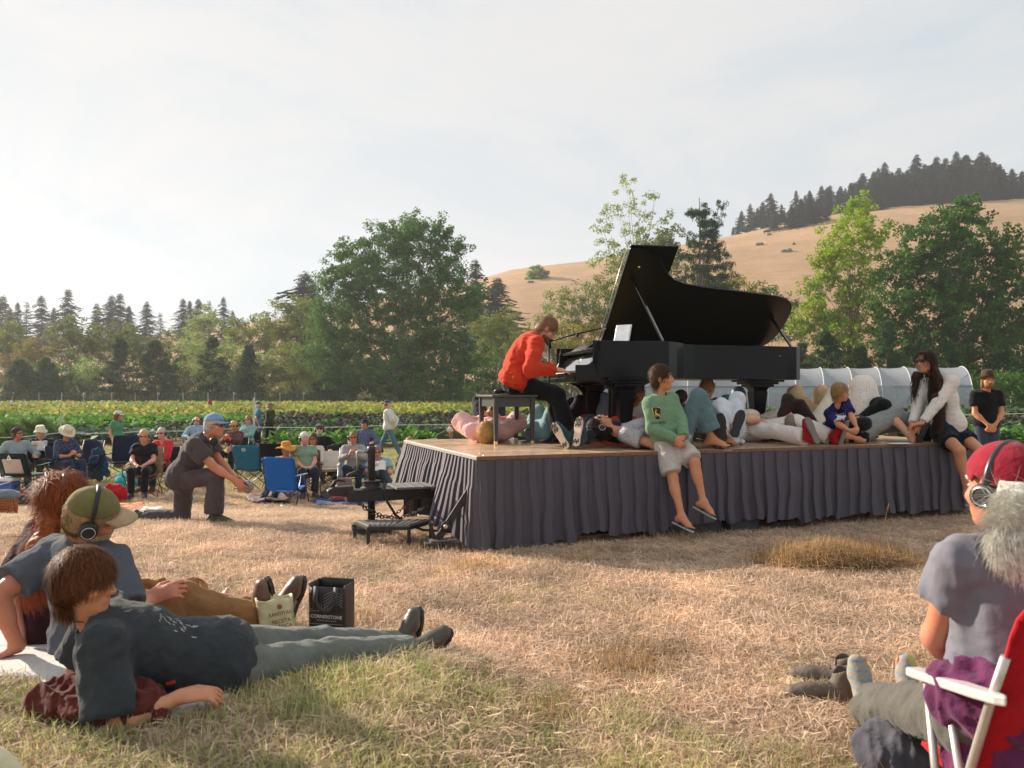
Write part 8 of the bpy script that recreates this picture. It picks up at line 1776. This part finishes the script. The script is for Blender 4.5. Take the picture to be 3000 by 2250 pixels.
rlady = figure('woman with white fluffy hair and red cap in a red chair at the right edge', at(2965, 2120, 2.44), at(2990, 1595, 2.42), at(2942, 1440, 2.46), Vector((-.45, .89, .0)), Vector((.97, -.10, 0)),
 {'L': (at(2800, 1940, 2.74), Vector((-1, -.35, -.45))), 'R': (at(2860, 1930, 2.8), Vector((.8, -.3, -.6)))},
 {'L': (at(2545, 2075, 3.42), Vector((-.3, .1, 1))), 'R': (at(2660, 2070, 3.5), Vector((.2, 0, 1)))}, s=1.02, hside=Vector((.99, .1, 0)), toes={'L': Vector((-.12, .12, .98)), 'R': Vector((.1, .15, .97))},
 hands={'L': (Vector((.8, .5, 0)), Vector((0, -.5, -.8)), .4)}, skin='ruddy', vox=NV, female=True, fat=1.18,
 top=dict(m=cl('#70707a', .10, .3), sleeve='short', sl_len=.46, loose=.019, hem=-.17), bot=dict(m=cl('#57554f'), loose=.024, hemr=.07, end=.86),
 shoe=dict(kind='sock', m=pattern_cloth('stripes', '#9a9182', '#7b8f9c', 9, .75, '#b0a560'), h=.35),
 hair=dict(kind='long', c='#e4dfd2', strands=22000, sl=.07, sw=.0006, vox=.007, lift=.016, mess=1.6, grav=.5, rough=1.0, vol=1.05, gloss=.6, path=[at(2985, 1460, 2.42), at(3010, 1540, 2.37), at(3020, 1600, 2.35)], pr=[.095, .12, .07], cut=lambda f, a, b, c: (f(0, -.012, 0), b * .96 - a * .28)),
 hat=dict(kind='cap', m=cl('#8a2030', .16), tilt=.22, brim=.012, grow=1.08, low=-.005), phones=dict(grow=1.08, band=1.3, m=mat((.03, .03, .032), .3)))
q = Sdf(.008); pq = rlady
q.ell(at(2968, 2045, 2.42), (.238, .185, .15), None, .04); q.cone(at(2890, 2060, 2.36), at(2850, 2240, 2.38), .085, .09, .05, ((1, .4, 0), .6)); q.cone(at(2930, 2060, 2.30), at(2920, 2260, 2.32), .09, .10, .05, ((1, .4, 0), .6)); q.cone(at(2850, 2000, 2.55), at(2900, 2020, 2.45), .05, .07, .03)
q.wrinkle(.014, 16, 6, None, True); q.wrinkle(.006, 42, 7, None, True); q.build('purple_jacket', cl('#5d2a4e'), rlady.root)
rc = thing('red_beach_chair', 'low red canvas chair with white arms and aluminium legs at right edge', 'chair', Vector((1.52, 2.45, 0)))
alu = mat((.55, .52, .48), .38, .15, 20, metal=.6); wh = mat((.50, .48, .47), .45, .12); redc = cl('#a3121f', .12)
al = [at(2672, 1966, 2.62), at(2885, 2036, 2.20)]; dx = Vector((.56, .03, 0))
for o in (Vector((0, 0, 0)), dx):
 f_, b_ = al[0] + o, al[1] + o; d = (b_ - f_).normalized(); m_ = MB()
 m_.prism([(0, -.022), (.06, -.03), (.40, -.026), (.50, -.016), (.53, .0), (.50, .018), (.40, .028), (.06, .032), (0, .022)], (-.014, .014), Matrix((d, d.cross(Z) * -1, Z)).transposed(), f_); m_.build('armrest', wh, rc, bevel=.006)
 zf = (f_ + b_) / 2
 MB().tube([f_ + d * .10 - Z * .015, Vector((f_.x - .03, f_.y - .10, .0)) + d * .16], .012, 10).build('leg', alu, rc, True)
 MB().tube([f_ + d * .22 - Z * .015, Vector((b_.x, b_.y - .04, .0)) - d * .06], .012, 10).build('leg', alu, rc, True)
 MB().tube([b_ + Z * .12 + Vector((.020, -.06, 0)), b_ - Z * .02 + Vector((.015, .0, 0)), b_ - Z * .27 + Vector((.01, .10, 0)), b_ - Z * .40 + Vector((.0, .16, 0))], .013, 10).build('back_post', alu, rc, True)
bb = al[1]; rows = []
for i in range(9):
 x = i / 8; rw = []
 for j in range(12):
  q_ = j / 11; rr = max(0, q_ - .85) / .15; xx = .5 + (x - .5) * (1 - .12 * rr * rr); p = bb + dx * xx + Vector((0, -.06 * (1 - (2 * x - 1) ** 2) * .6, 0)); p = p + Z * (-.27 + .55 * q_) + Vector((.02, .10 - .22 * q_, 0)); rw.append(p)
 rows.append(rw)
m_ = MB(); m_.grid(rows); m_.build('backrest', redc, rc, True, solid=.012)
m_ = MB(); m_.grid([[al[0] + dx * x + Vector((0.02, -.02 - .46 * y, 0)) + Z * (-.22 - .05 * y - .04 * math.sin(3.14 * x)) for y in np.linspace(0, 1, 6)] for x in np.linspace(0, 1, 6)]); m_.build('seat', redc, rc, True, solid=.012)
MB().tube([bb - Z * .27 + Vector((-.03, .08, 0)), bb + dx - Z * .27 + Vector((.03, .08, 0))], .012, 8).build('cross_bar', alu, rc, True)
clear_discs += [(-.85, 3.72, .42, .10)]
# ================================================================== blankets, bags and other small things
def blanket(name, label, outline_px, m, thick=.02, seed=1, fold=.012, lift=.012):
 """cloth laid on the ground inside a polygon of ground pixels"""
 P = [gpt(*p) for p in outline_px]; clear_polys.append([(p.x, p.y) for p in P]); n = 26; c = sum(P, Vector()) / len(P); rows = []
 r = np.random.RandomState(seed); N = len(P); M_ = 44
 ring = []
 for i in range(M_):
  t = i / M_ * N; a, b = P[int(t) % N], P[(int(t) + 1) % N]; ring.append(a.lerp(b, t % 1))
 for k in range(14):
  u = k / 13; rw = []
  for p in ring + [ring[0]]:
   q = c.lerp(p, u); w = float(wave_noise(np.array([[q.x, q.y, 0]], np.float32), seed, 9, 4)[0]); rw.append(Vector((q.x, q.y, gz(q.x, q.y) + lift + fold * (1 + w) + (.0 if k < 13 else -.015))))
  rows.append(rw)
 m_ = MB(); m_.grid(rows); return tag(m_.build(name, m, None, True, solid=thick), label, 'blanket')
quilt = mat('#c9c4c0', .9, .08, 20, .8, 60, sheen=.1)
blanket('quilt_blanket', 'white quilted blanket under the near left group', [(-160, 1900), (60, 1835), (330, 1800), (640, 1880), (745, 1990), (640, 2090), (470, 2135), (330, 2128), (160, 2080), (110, 2010), (-60, 2000), (-200, 1970)], quilt, .014, 3, .018, .022)
q = Sdf(.007); b0 = at(270, 2035, 3.0); b0.z = gz(b0.x, b0.y) + .07
for dx_, dy_, rr in ((-.12, .02, .075), (0, 0, .085), (.12, .03, .07), (.05, -.06, .06), (.2, -.02, .05), (-.04, .1, .07)): q.ell(b0 + Vector((dx_, dy_, 0)), (rr * 1.5, rr * 1.2, rr), None, .05)
q.cone(b0 + Vector((.0, -.08, -.04)), b0 + Vector((.28, -.08, -.05)), .04, .03, .04)
q.wrinkle(.016, 18, 3, None, True); q.wrinkle(.008, 45, 4, None, True); tag(q.build('maroon_sweater', cl('#55231c'), None), 'maroon sweater bunched up under the lying boy', 'sweater')
q = Sdf(.007); b1 = at(462, 2000, 3.22); b1.z = gz(b1.x, b1.y) + .06
for dx_, dy_, rr in ((-.2, .03, .05), (-.08, 0, .055), (.04, .02, .055), (.12, .0, .05)): q.ell(b1 + Vector((dx_, dy_, 0)), (rr * 1.7, rr * 1.3, rr), None, .04)
q.wrinkle(.012, 20, 5, None, True); o = q.build('denim_jacket', cl('#23395f'), None); tag(o, 'folded dark blue denim jacket under the lying boy arm', 'jacket')
m_ = MB(); m_.box(at(500, 2000, 3.12) + Vector((0, 0, .0)), (.035, .004, .012), Matrix.Rotation(-.25, 3, 'Y')); m_.build('red_tag', mat((.6, .04, .04), .6), o)
def paper_bag(label, px, base_y, Y, w, d, h, rz, m, name='paper_bag'):
 c = Vector((pxs(px) * Y, Y, 0)); c.z = gz(c.x, c.y) + .005; t = thing(name, label, 'bag', c, rz); r = np.random.RandomState(5); N = 40; rows = []
 for j in range(12):
  q_ = j / 11; rw = []
  for i in range(N + 1):
   a = i / N * 4; k = int(a) % 4; f = a % 1
   cx, cy = [(-1 + 2 * f, -1), (1, -1 + 2 * f), (1 - 2 * f, 1), (-1, 1 - 2 * f)][k]
   sq = 1 - .04 * q_; wob = .012 * math.sin(i * 1.3 + j * .9) * (.3 + q_) + .01 * math.sin(i * .6 - j * 1.7); rw.append(((cx * w / 2) * sq + wob * (abs(cy) > .98) * 0 + wob * .5, (cy * d / 2) * (sq - .08 * q_ * (1 - abs(cx))) + wob, q_ * h + (.018 * math.sin(i * .9 + 1) * (j == 11))))
  rows.append(rw)
 m_ = MB(); m_.grid(rows); m_.build('bag_wall', m, t, True, local=True, solid=.003)
 m_ = MB(); m_.box((0, 0, .006), (w * .96, d * .96, .006)); m_.build('bag_floor', m, t, local=True)
 return t
kraft = mat('#a5764e', .8, .12, 10, .5, 20)
pb = paper_bag('crumpled brown paper shopping bag behind the boy head', 482, 1815, 4.62, .42, .20, .29, .10, kraft)
for sy in (-1, 1):
 m_ = MB(); pts = [(.12, -.10, .27), (.19, -.105, .305), (.25, -.10, .27), (.23, -.10, .21), (.17, -.104, .18)] if sy < 0 else [(-.08, .1, .23), (-.1, .1, .28), (-.03, .1, .30), (.02, .1, .23)]
 m_.grid([[Vector(p) + Vector((0, 0, .010)) for p in pts], [Vector(p) - Vector((0, 0, .010)) for p in pts]]); m_.build('handle', kraft, pb, True, local=True, solid=.003)
tc_ = Vector((pxs(972) * 4.42, 4.42, 0)); tc_.z = gz(tc_.x, tc_.y)
tm_ = mat((.022, .017, .016), .55, .2, 12, .15, 80); tl = mat((.30, .26, .23), .7)
tt_ = thing('wine_tote', 'black printed wine tote bag standing behind the lying boy legs', 'tote bag', tc_, R(-14))
W_, D_, H_ = .205, .12, .335
def wall(a, b, z0_, z1_, bow=.006):
 a, b = Vector(a), Vector(b); n = Vector((b.y - a.y, a.x - b.x, 0)).normalized(); return [[a.lerp(b, u) + Z * z + n * bow * math.sin(3.14 * u) * math.sin(3.14 * (z / H_) * .9 + .2) * 1.5 for z in np.linspace(z0_, z1_, 9)] for u in np.linspace(0, 1, 9)]
hw, hd2 = W_ / 2, D_ / 2
for nm_, a, b, hh in (('front_panel', (-hw, -hd2, 0), (hw, -hd2, 0), H_ - .012), ('side_panel', (hw, -hd2, 0), (hw, hd2, 0), H_), ('back_panel', (hw, hd2, 0), (-hw, hd2, 0), H_ + .012), ('side_panel', (-hw, hd2, 0), (-hw, -hd2, 0), H_ + .005)):
 m_ = MB(); m_.grid(wall(a, b, 0, hh)); m_.build(nm_, tm_ if nm_ != 'side_panel' else mat((.045, .028, .022), .55, .2, 12), tt_, True, local=True, solid=.004)
m_ = MB(); m_.box((0, 0, .008), (W_ * .95, D_ * .95, .006)); m_.build('base', tm_, tt_, local=True)
for sx in (-.058, .058):
 m_ = MB(); m_.grid([[(sx - .014, -hd2 - .012, .20), (sx - .014, -hd2 - .015, .27), (sx - .014, -hd2 - .008, H_ - .008)], [(sx + .014, -hd2 - .012, .20), (sx + .014, -hd2 - .015, .27), (sx + .014, -hd2 - .008, H_ - .008)]]); m_.build('strap', mat((.05, .042, .04), .6), tt_, True, local=True, solid=.003)
m_ = MB(); ar = [(.058 * math.cos(a) * -1, -hd2 - .016 - .004 * math.sin(a), .285 - .085 * math.sin(a)) for a in np.linspace(0, math.pi, 13)]
m_.grid([[Vector(p) + Vector((0, 0, .013)) for p in ar], [Vector(p) - Vector((0, 0, .013)) for p in ar]]); m_.build('handle', mat((.05, .042, .04), .6), tt_, True, local=True, solid=.003)
def flat_print(name, shapes, m, parent, f, size, cx, cz, y):
 m_ = MB()
 for sh_ in shapes: m_.add([(cx + x * size, y, cz + z * size) for x, z in sh_], [tuple(range(len(sh_)))])
 return m_.build(name, m, parent, local=True)
yp = -hd2 - .0125
pl = mat((.40, .37, .34), .6)
flat_print('lettering', text_shapes('CORNERSTONE', 1, bold=True), mat((.62, .60, .57), .6), tt_, 0, .0255, .004, .168, yp)
flat_print('lettering', text_shapes('CELLARS · NAPA VALLEY', 1), mat((.45, .43, .40), .6), tt_, 0, .0105, .004, .148, yp)
ln = MB()
def seg(x0, z0_, x1, z1_):
 d = Vector((x1 - x0, 0, z1_ - z0_)).normalized(); n = Vector((-d.z, 0, d.x)) * .0009; a, b = Vector((x0, yp, z0_)), Vector((x1, yp, z1_)); ln.add([a - n, b - n, b + n, a + n], [(0, 1, 2, 3)])
for z in (.195, .205, .128, .112, .097): seg(-.098, z, -.03 if z > .18 else .098, z + .004)
for i in range(5): seg(-.055 + .016 * i, .20, -.055 + .016 * i, .245 - .006 * i)
for i in range(6): seg(-.098, .022 + .013 * i, -.03, .055 + .013 * i); seg(-.03, .055 + .013 * i, .098, .048 + .010 * i)
for i in range(5): seg(-.01, .21 + .018 * i, .045, .26 + .012 * i); seg(.045, .26 + .012 * i, .095, .225 + .016 * i)
for i in range(4): seg(-.075 + .0 * i, .03 + .012 * i, .098, .025 + .010 * i)
ln.build('line_pattern', pl, tt_, local=True)
cc_ = Vector((pxs(820) * 4.28, 4.28, 0)); cc_.z = gz(cc_.x, cc_.y) + .02
cbm = mat('#c9c296', .42, .06, 10, .15, 20); cb_ = thing('chip_bag', 'pale yellow tortilla chip bag leaning behind the boy legs', 'chip bag', cc_, R(6))
def cbp(x, y, z):   # lean to the left at the top
 return (x - .14 * z - .0 * z, y + .10 * z, z * .98 + x * .06)
rows = []
for j in range(14):
 q_ = j / 13; rw = []
 for i in range(37):
  a = i / 36 * 2 * math.pi; ca, sa = math.cos(a), math.sin(a); k = max(abs(ca), abs(sa)); sqx, sqy = ca / k, sa / k; mixk = .55
  th = .052 * (1 - .10 * abs(q_ - .45)); wx = .088 * (1 - .06 * math.sin(q_ * 3.1)); x = wx * (mixk * sqx + (1 - mixk) * ca * 1.1); y = th * (mixk * sqy + (1 - mixk) * sa * 1.15); x += .004 * math.sin(i * 1.9 + j); y += .004 * math.sin(i * 1.1 + j * 1.7); rw.append(cbp(x, y, q_ * .25 + .008 * math.sin(i * .7) * (j == 13)))
 rows.append(rw)
m_ = MB(); m_.grid(rows); m_.build('bag_wall', cbm, cb_, True, local=True, solid=.002)
def chip_print(shapes, m, size, cx, cz, rot=0):
 m_ = MB()
 for sh_ in shapes:
  pts = []
  for x, z in sh_:
   xr = x * math.cos(rot) - z * math.sin(rot); zr = x * math.sin(rot) + z * math.cos(rot); p = cbp(cx + xr * size, -.0625, cz + zr * size); pts.append(p)
  m_.add(pts, [tuple(range(len(pts)))])
 m_.build('print', m, cb_, local=True)
brn = mat((.22, .05, .03), .6); circ = [(math.cos(t), math.sin(t)) for t in np.linspace(0, 6.28, 17)[:-1]]
chip_print([circ], mat((.30, .10, .05), .6), .013, .035, .212, .1); chip_print(text_shapes('SANTITAS', 1, bold=True), brn, .026, .035, .176, .12); chip_print(text_shapes('RECETA', 1, bold=True), brn, .027, .036, .138, .12); chip_print(text_shapes('CLÁSICA', 1, bold=True), brn, .026, .036, .110, .12)
chip_print([[(-1, -.4), (1, -.4), (1, .4), (-1, .4)]], mat((.55, .05, .03), .6), .022, .036, .080, .12); chip_print([[(x * 1.2, z) for x, z in circ]], mat((.40, .10, .03), .5, .5, 60), .032, .05, .045, 0)
chip_print([[(-1, -1.6), (-.97, -1.6), (-.97, 1.6), (-1, 1.6)], [(.3, -1.6), (.33, -1.6), (.33, 1.6), (.3, 1.6)]], mat((.6, .25, .15), .6), .04, -.035, .11)
chip_print([[(-.7, z), (.0, z), (.0, z + .07), (-.7, z + .07)] for z in np.linspace(-1.2, .3, 9)], mat((.35, .33, .3), .7), .04, -.035, .09)
def shoe_obj(label, c, D, m, laces=True):
 q = Sdf(.006); D = Vector(D).normalized(); s_ = D.cross(Z); q.cone(c + Z * .05 - D * .06, c + Z * .045 + D * .10, .048, .04, .03, (s_, 1.0)); q.cone(c + Z * .045 + D * .08, c + Z * .04 + D * .15, .042, .034, .02, (s_, 1.1)); q.cone(c + Z * .05 - D * .06, c + Z * .13 - D * .07, .045, .05, .03); q.cone(c + Z * .09 - D * .06, c + Z * .2 - D * .065, .035, .038, .01, sub=True); q.wrinkle(.003, 40, 2); q.plane(c + Z * .012, -Z); t = thing('walking_shoe', label, 'shoe', c); q.build('upper', m, t)
 M_ = Matrix((s_, D, Z)).transposed(); MB().prism([(x * 1.06, y) for x, y in ((-.030, -.11), (-.042, -.08), (-.038, 0), (-.046, .09), (-.042, .14), (-.02, .185), (.02, .185), (.042, .14), (.046, .09), (.038, 0), (.042, -.08), (.030, -.11))], (0, .022), M_, c).build('sole', mat((.035, .03, .028), .8), t, bevel=.004)
 if laces:
  for i in range(4): MB().tube([c + D * (.0 + .022 * i) + Z * (.094 - .008 * i) + s_ * x for x in (-.022, 0, .022)], .0025, 5).build('lace', mat((.05, .04, .035), .8), t, True)
lm_ = mat((.11, .085, .065), .7, .3, 15, .3, 60)
shoe_obj('brown walking shoe lying on the grass by the striped socks', gpt(2425, 2058), (-.95, .1, 0), lm_); shoe_obj('second brown walking shoe half behind the striped sock', gpt(2462, 2040) + Vector((0, .12, 0)), (-.9, .4, 0), lm_)
q = Sdf(.008); gb = gpt(2640, 2235) ; gb.z = .0
gb = Vector((pxs(2640) * 2.95, 2.95, 0)); q.ell(gb + Z * .09, (.16, .14, .10), None, .04); q.ell(gb + Vector((.14, -.05, .06)), (.14, .12, .07), None, .05); q.wrinkle(.016, 15, 6, None, True); q.wrinkle(.007, 40, 7, None, True); tag(q.build('grey_bag', cl('#4c4c54'), None), 'slumped grey cloth bag under the red chair', 'bag')
q = Sdf(.006); cv = at(-20, 2260, 2.45); q.ell(cv + Vector((-.06, .02, -.06)), (.16, .05, .14), Matrix.Rotation(.3, 3, 'Y'), .03); q.wrinkle(.004, 20, 3); tag(q.build('canvas_bag', cl('#cfc7a6', .06), None), 'corner of a cream canvas bag at the bottom left', 'bag')
m_ = MB(); 
ck = thing('cooler', 'small blue and white cooler at the far left edge', 'cooler', gpt(14, 1455)); g_ = gpt(14, 1455)
MB().box(g_ + Z * .15, (.42, .28, .30), taper=1.06).build('tub', mat((.05, .12, .45), .4), ck, bevel=.02); MB().box(g_ + Z * .335, (.47, .32, .07)).build('lid', mat((.75, .76, .78), .4), ck, bevel=.02); MB().tube([g_ + Vector((-.2, -.16, .3)), g_ + Vector((0, -.19, .24)), g_ + Vector((.2, -.16, .3))], .012, 6).build('handle', mat((.75, .76, .78), .4), ck, True)
wb = gpt(10, 1512); wk = thing('woven_basket', 'red and tan woven basket at the far left edge', 'basket', wb)
m_ = MB()
for j in range(9):
 z = .02 + j * .028; m_.tube([wb + Vector(((.17 + .02 * j / 9) * math.cos(a) + .004 * math.sin(12 * a + j * 3.14), (.13 + .015 * j / 9) * math.sin(a), z)) for a in np.linspace(0, 6.28, 41)[:-1]], .014, 6, True)
m_.build('weave', pattern_cloth('checker', '#9a2c24', '#b08a55', 14, .5), wk, True)
m_ = MB(); m_.lathe([(.15, 0), (.15, .012)], 24, sx=1.1, sy=.85, c=wb + Z * .004); m_.build('base', mat((.35, .22, .1), .8), wk)
q = Sdf(.012); q.ell(wb + Vector((.02, 0, .30)), (.20, .15, .07), None, .04); q.ell(wb + Vector((-.1, -.05, .27)), (.12, .12, .09), None, .05); q.wrinkle(.015, 16, 4, None, True); tag(q.build('folded_jacket', cl('#6d7a80'), None), 'grey jacket folded on top of the woven basket', 'jacket')
def pile(name, label, cat, px, py, rx, ry, rz, m, seed, vox=.013):
 g = gpt(px, py); q = Sdf(vox); r = np.random.RandomState(seed)
 for i in range(5): q.ell(g + Vector((r.uniform(-.5, .5) * rx, r.uniform(-.5, .5) * ry, rz * .45)), (rx * r.uniform(.4, .7), ry * r.uniform(.5, .8), rz * r.uniform(.4, .7)), None, .05)
 q.wrinkle(.02, 14, seed, None, True); q.wrinkle(.008, 40, seed + 1, None, True); q.plane(g - Z * .02, -Z); return tag(q.build(name, m, None), label, cat)
pile('coat_pile', 'heap of dark green coats on the grass beside the camp chair', 'coats', 78, 1480, .30, .18, .16, cl('#20342c'), 2)
pile('red_cloth', 'dull red cloth lying on the dark coats at left', 'cloth', 62, 1470, .18, .12, .16, cl('#7d2f30'), 3)
pile('red_backpack', 'bright red backpack on the grass left of the blonde woman', 'backpack', 325, 1468, .24, .18, .28, cl('#b01622'), 4)
pile('teal_bag', 'turquoise bag standing behind the blonde woman chair', 'bag', 375, 1432, .28, .18, .30, cl('#3ba9ad'), 5)
blanket('patterned_rug', 'orange and cream patterned rug spread before the blonde woman', [(322, 1478), (420, 1472), (425, 1484), (345, 1500)], pattern_cloth('noise', '#c99a72', '#a8442a', 6, .5), .012, 5, .01)
blanket('tan_tarp', 'grey-brown ground sheet crumpled left of the blue chair', [(722, 1468), (790, 1440), (850, 1462), (850, 1478), (740, 1478)], mat('#6d5a58', .8, .2, 4), .01, 6, .06)
blanket('navy_rug', 'dark blue patterned rug under the bags by the hitch', [(905, 1470), (960, 1452), (1120, 1452), (1165, 1462), (1110, 1476), (940, 1482)], pattern_cloth('noise', '#27345c', '#4c5c86', 12, .5, '#8a8fa5'), .012, 7, .012)
pile('plum_blanket', 'plum and red striped blanket bunched by the hitch', 'blanket', 1025, 1472, .35, .16, .13, pattern_cloth('stripes', '#4a2f45', '#8a3a3a', 14, .5), 8)
pile('dark_shoes', 'pair of dark boots dropped on the blue rug', 'boots', 965, 1462, .14, .14, .16, mat((.05, .045, .042), .6), 9)
g_ = gpt(1010, 1452); pj = thing('paper_shopping_bag', 'tan paper shopping bag standing by the striped low chair', 'bag', g_); MB().box(g_ + Z * .17, (.26, .16, .34), Matrix.Rotation(.3, 3, 'Z')).build('bag_body', mat('#8a7264', .8, .15, 8), pj, bevel=.01)
for sx in (-.05, .05): MB().tube([g_ + Vector((sx - .03, -.06, .34)), g_ + Vector((sx, -.06, .42)), g_ + Vector((sx + .03, -.06, .34))], .008, 6).build('handle', mat('#8a7264', .8), pj, True)
g_ = gpt(982, 1448); MB()
jr = thing('white_jar', 'white paper cup tub beside the tan shopping bag', 'tub', g_); m_ = MB(); m_.lathe([(.06, 0), (.075, .15), (.08, .16), (.078, .17)], 18, c=g_); m_.build('tub_body', mat((.75, .74, .72), .5), jr, True)
g_ = gpt(862, 1436); bt = thing('wine_bottle', 'green wine bottle with red capsule behind the straw hat', 'bottle', Vector((pxs(862) * 18.2, 18.2, gz(0, 18.2))))
bb_ = Vector((pxs(862) * 18.2, 18.2, gz(0, 18.2) + .42)); tbm = MB(); tbm.box(bb_ - Z * .22, (.5, .4, .42)); tag(tbm.build('crate_table', mat('#4c3a2c', .8), None, bevel=.01), 'small dark crate used as a table behind the straw hat', 'crate')
m_ = MB(); m_.lathe([(.037, 0), (.038, .19), (.02, .245), (.015, .26), (.015, .31)], 16, c=bb_); m_.build('glass', mat((.04, .06, .02), .15), bt, True); m_ = MB(); m_.lathe([(.0165, .262), (.0165, .315), (.01, .317)], 12, c=bb_); m_.build('capsule', mat((.5, .03, .03), .4), bt, True); m_ = MB(); m_.lathe([(.0385, .05), (.0388, .15)], 16, c=bb_); m_.build('paper_label', mat((.75, .72, .62), .7), bt, True)
m_ = MB(); c_ = gpt(490, 1462); m_.lathe([(.03, 0), (.04, .1), (.042, .105)], 14, c=c_); tag(m_.build('paper_cup', mat((.8, .79, .78), .6), None, True), 'white paper cup standing on the dry grass', 'cup')
sheet('loose_paper', 'sheet of white paper lying on the grass behind the kneeling man', 'paper', gpt(448, 1500) + Z * .04, .35, .14, (.1, -.3, .9), (0, 1, .2), mat((.78, .77, .74), .8, .05), .02)
pile('pink_bag', 'small pink bag on the grass behind the kneeling man', 'bag', 600, 1432, .14, .1, .10, cl('#b05a6a'), 12)
pile('stage_shawl', 'white crumpled shawl on the stage by the clog soles', 'shawl', 2140, 1, .1, .1, .1, cl('#c4c6cc'), 13) if 0 else None
sh_ = atz(2150, 1304, SZ); q = Sdf(.008); q.ell(sh_ + Vector((0, .06, .03)), (.13, .07, .035), None, .03); q.ell(sh_ + Vector((-.1, .1, .05)), (.1, .08, .05), None, .03); q.wrinkle(.012, 26, 3, None, True); q.plane(st(0, 0, .004), -Z); tag(q.build('white_shawl', cl('#c9cbd0'), None), 'white crumpled cloth on the stage edge by the clog soles', 'cloth')
ch_ = at(2195, 1208, 9.35); t_ = thing('cream_hat', 'cream cap resting on the lap of the person in light jeans', 'hat', ch_); q = Sdf(.008); q.ell(ch_ + Vector((0, 0, -.03)), (.12, .10, .07), None, .02); q.plane(ch_ - Z * .05, -Z); q.build('crown', cl('#d8c9ae', .06), t_); MB().lathe([(.13, -.052), (.2, -.06), (.2, -.056), (.1, -.046)], 24, c=ch_).build('brim', cl('#8a7a66'), t_, True)
ch_ = at(2395, 1222, 9.5); t_ = thing('olive_hat', 'olive felt hat lying behind the raised brown elbow', 'hat', ch_); q = Sdf(.009); q.ell(ch_, (.13, .12, .075), None, .02); q.plane(ch_ - Z * .04, -Z); q.build('crown', cl('#6a5d45', .06), t_); MB().lathe([(.12, -.045), (.21, -.05), (.21, -.044), (.1, -.036)], 24, c=ch_).build('brim', cl('#6a5d45'), t_, True)
m_ = MB(); hc2 = atz(2648, 1303, SZ); sheet('program_sheet', 'white sheet of paper on the stage below the bare feet', 'paper', hc2 + Vector((0, .1, .008)), .24, .1, (0, -.05, 1), (0, 1, 0), mat((.75, .74, .73), .8, .05), .0015)
sb = Vector((pxs(2560) * 6.9, 6.9, 0)); m_ = MB(); m_.tube([sb, sb + Vector((.07, 0, .2)), sb + Vector((.12, .0, .42))], [.005, .004, .002], 5); m_.tube([sb + Vector((.112, 0, .39)), sb + Vector((.128, 0, .45))], [.008, .003], 5); tag(m_.build('dry_stalk', mat((.42, .24, .09), .8), None, True), 'single tall dry stalk sticking out of the hay heap', 'stalk')
# ================================================================== air and grass last
grass_go()
hz_ = MB(); hz_.box((0, 460, 70), (2400, 1000, 152))
hm = bpy.data.materials.new('air'); hm.use_nodes = True; hn_ = hm.node_tree.nodes; hl_ = hm.node_tree.links; hn_.clear()
ho = hn_.new('ShaderNodeOutputMaterial'); hv = hn_.new('ShaderNodeVolumePrincipled'); hv.inputs['Color'].default_value = (.92, .95, 1, 1); hv.inputs['Density'].default_value = .00032; hv.inputs['Anisotropy'].default_value = .35
hl_.new(hv.outputs[0], ho.inputs['Volume'])
tag(hz_.build('haze', hm), 'pale afternoon haze hanging in the valley air', 'haze', kind='stuff')
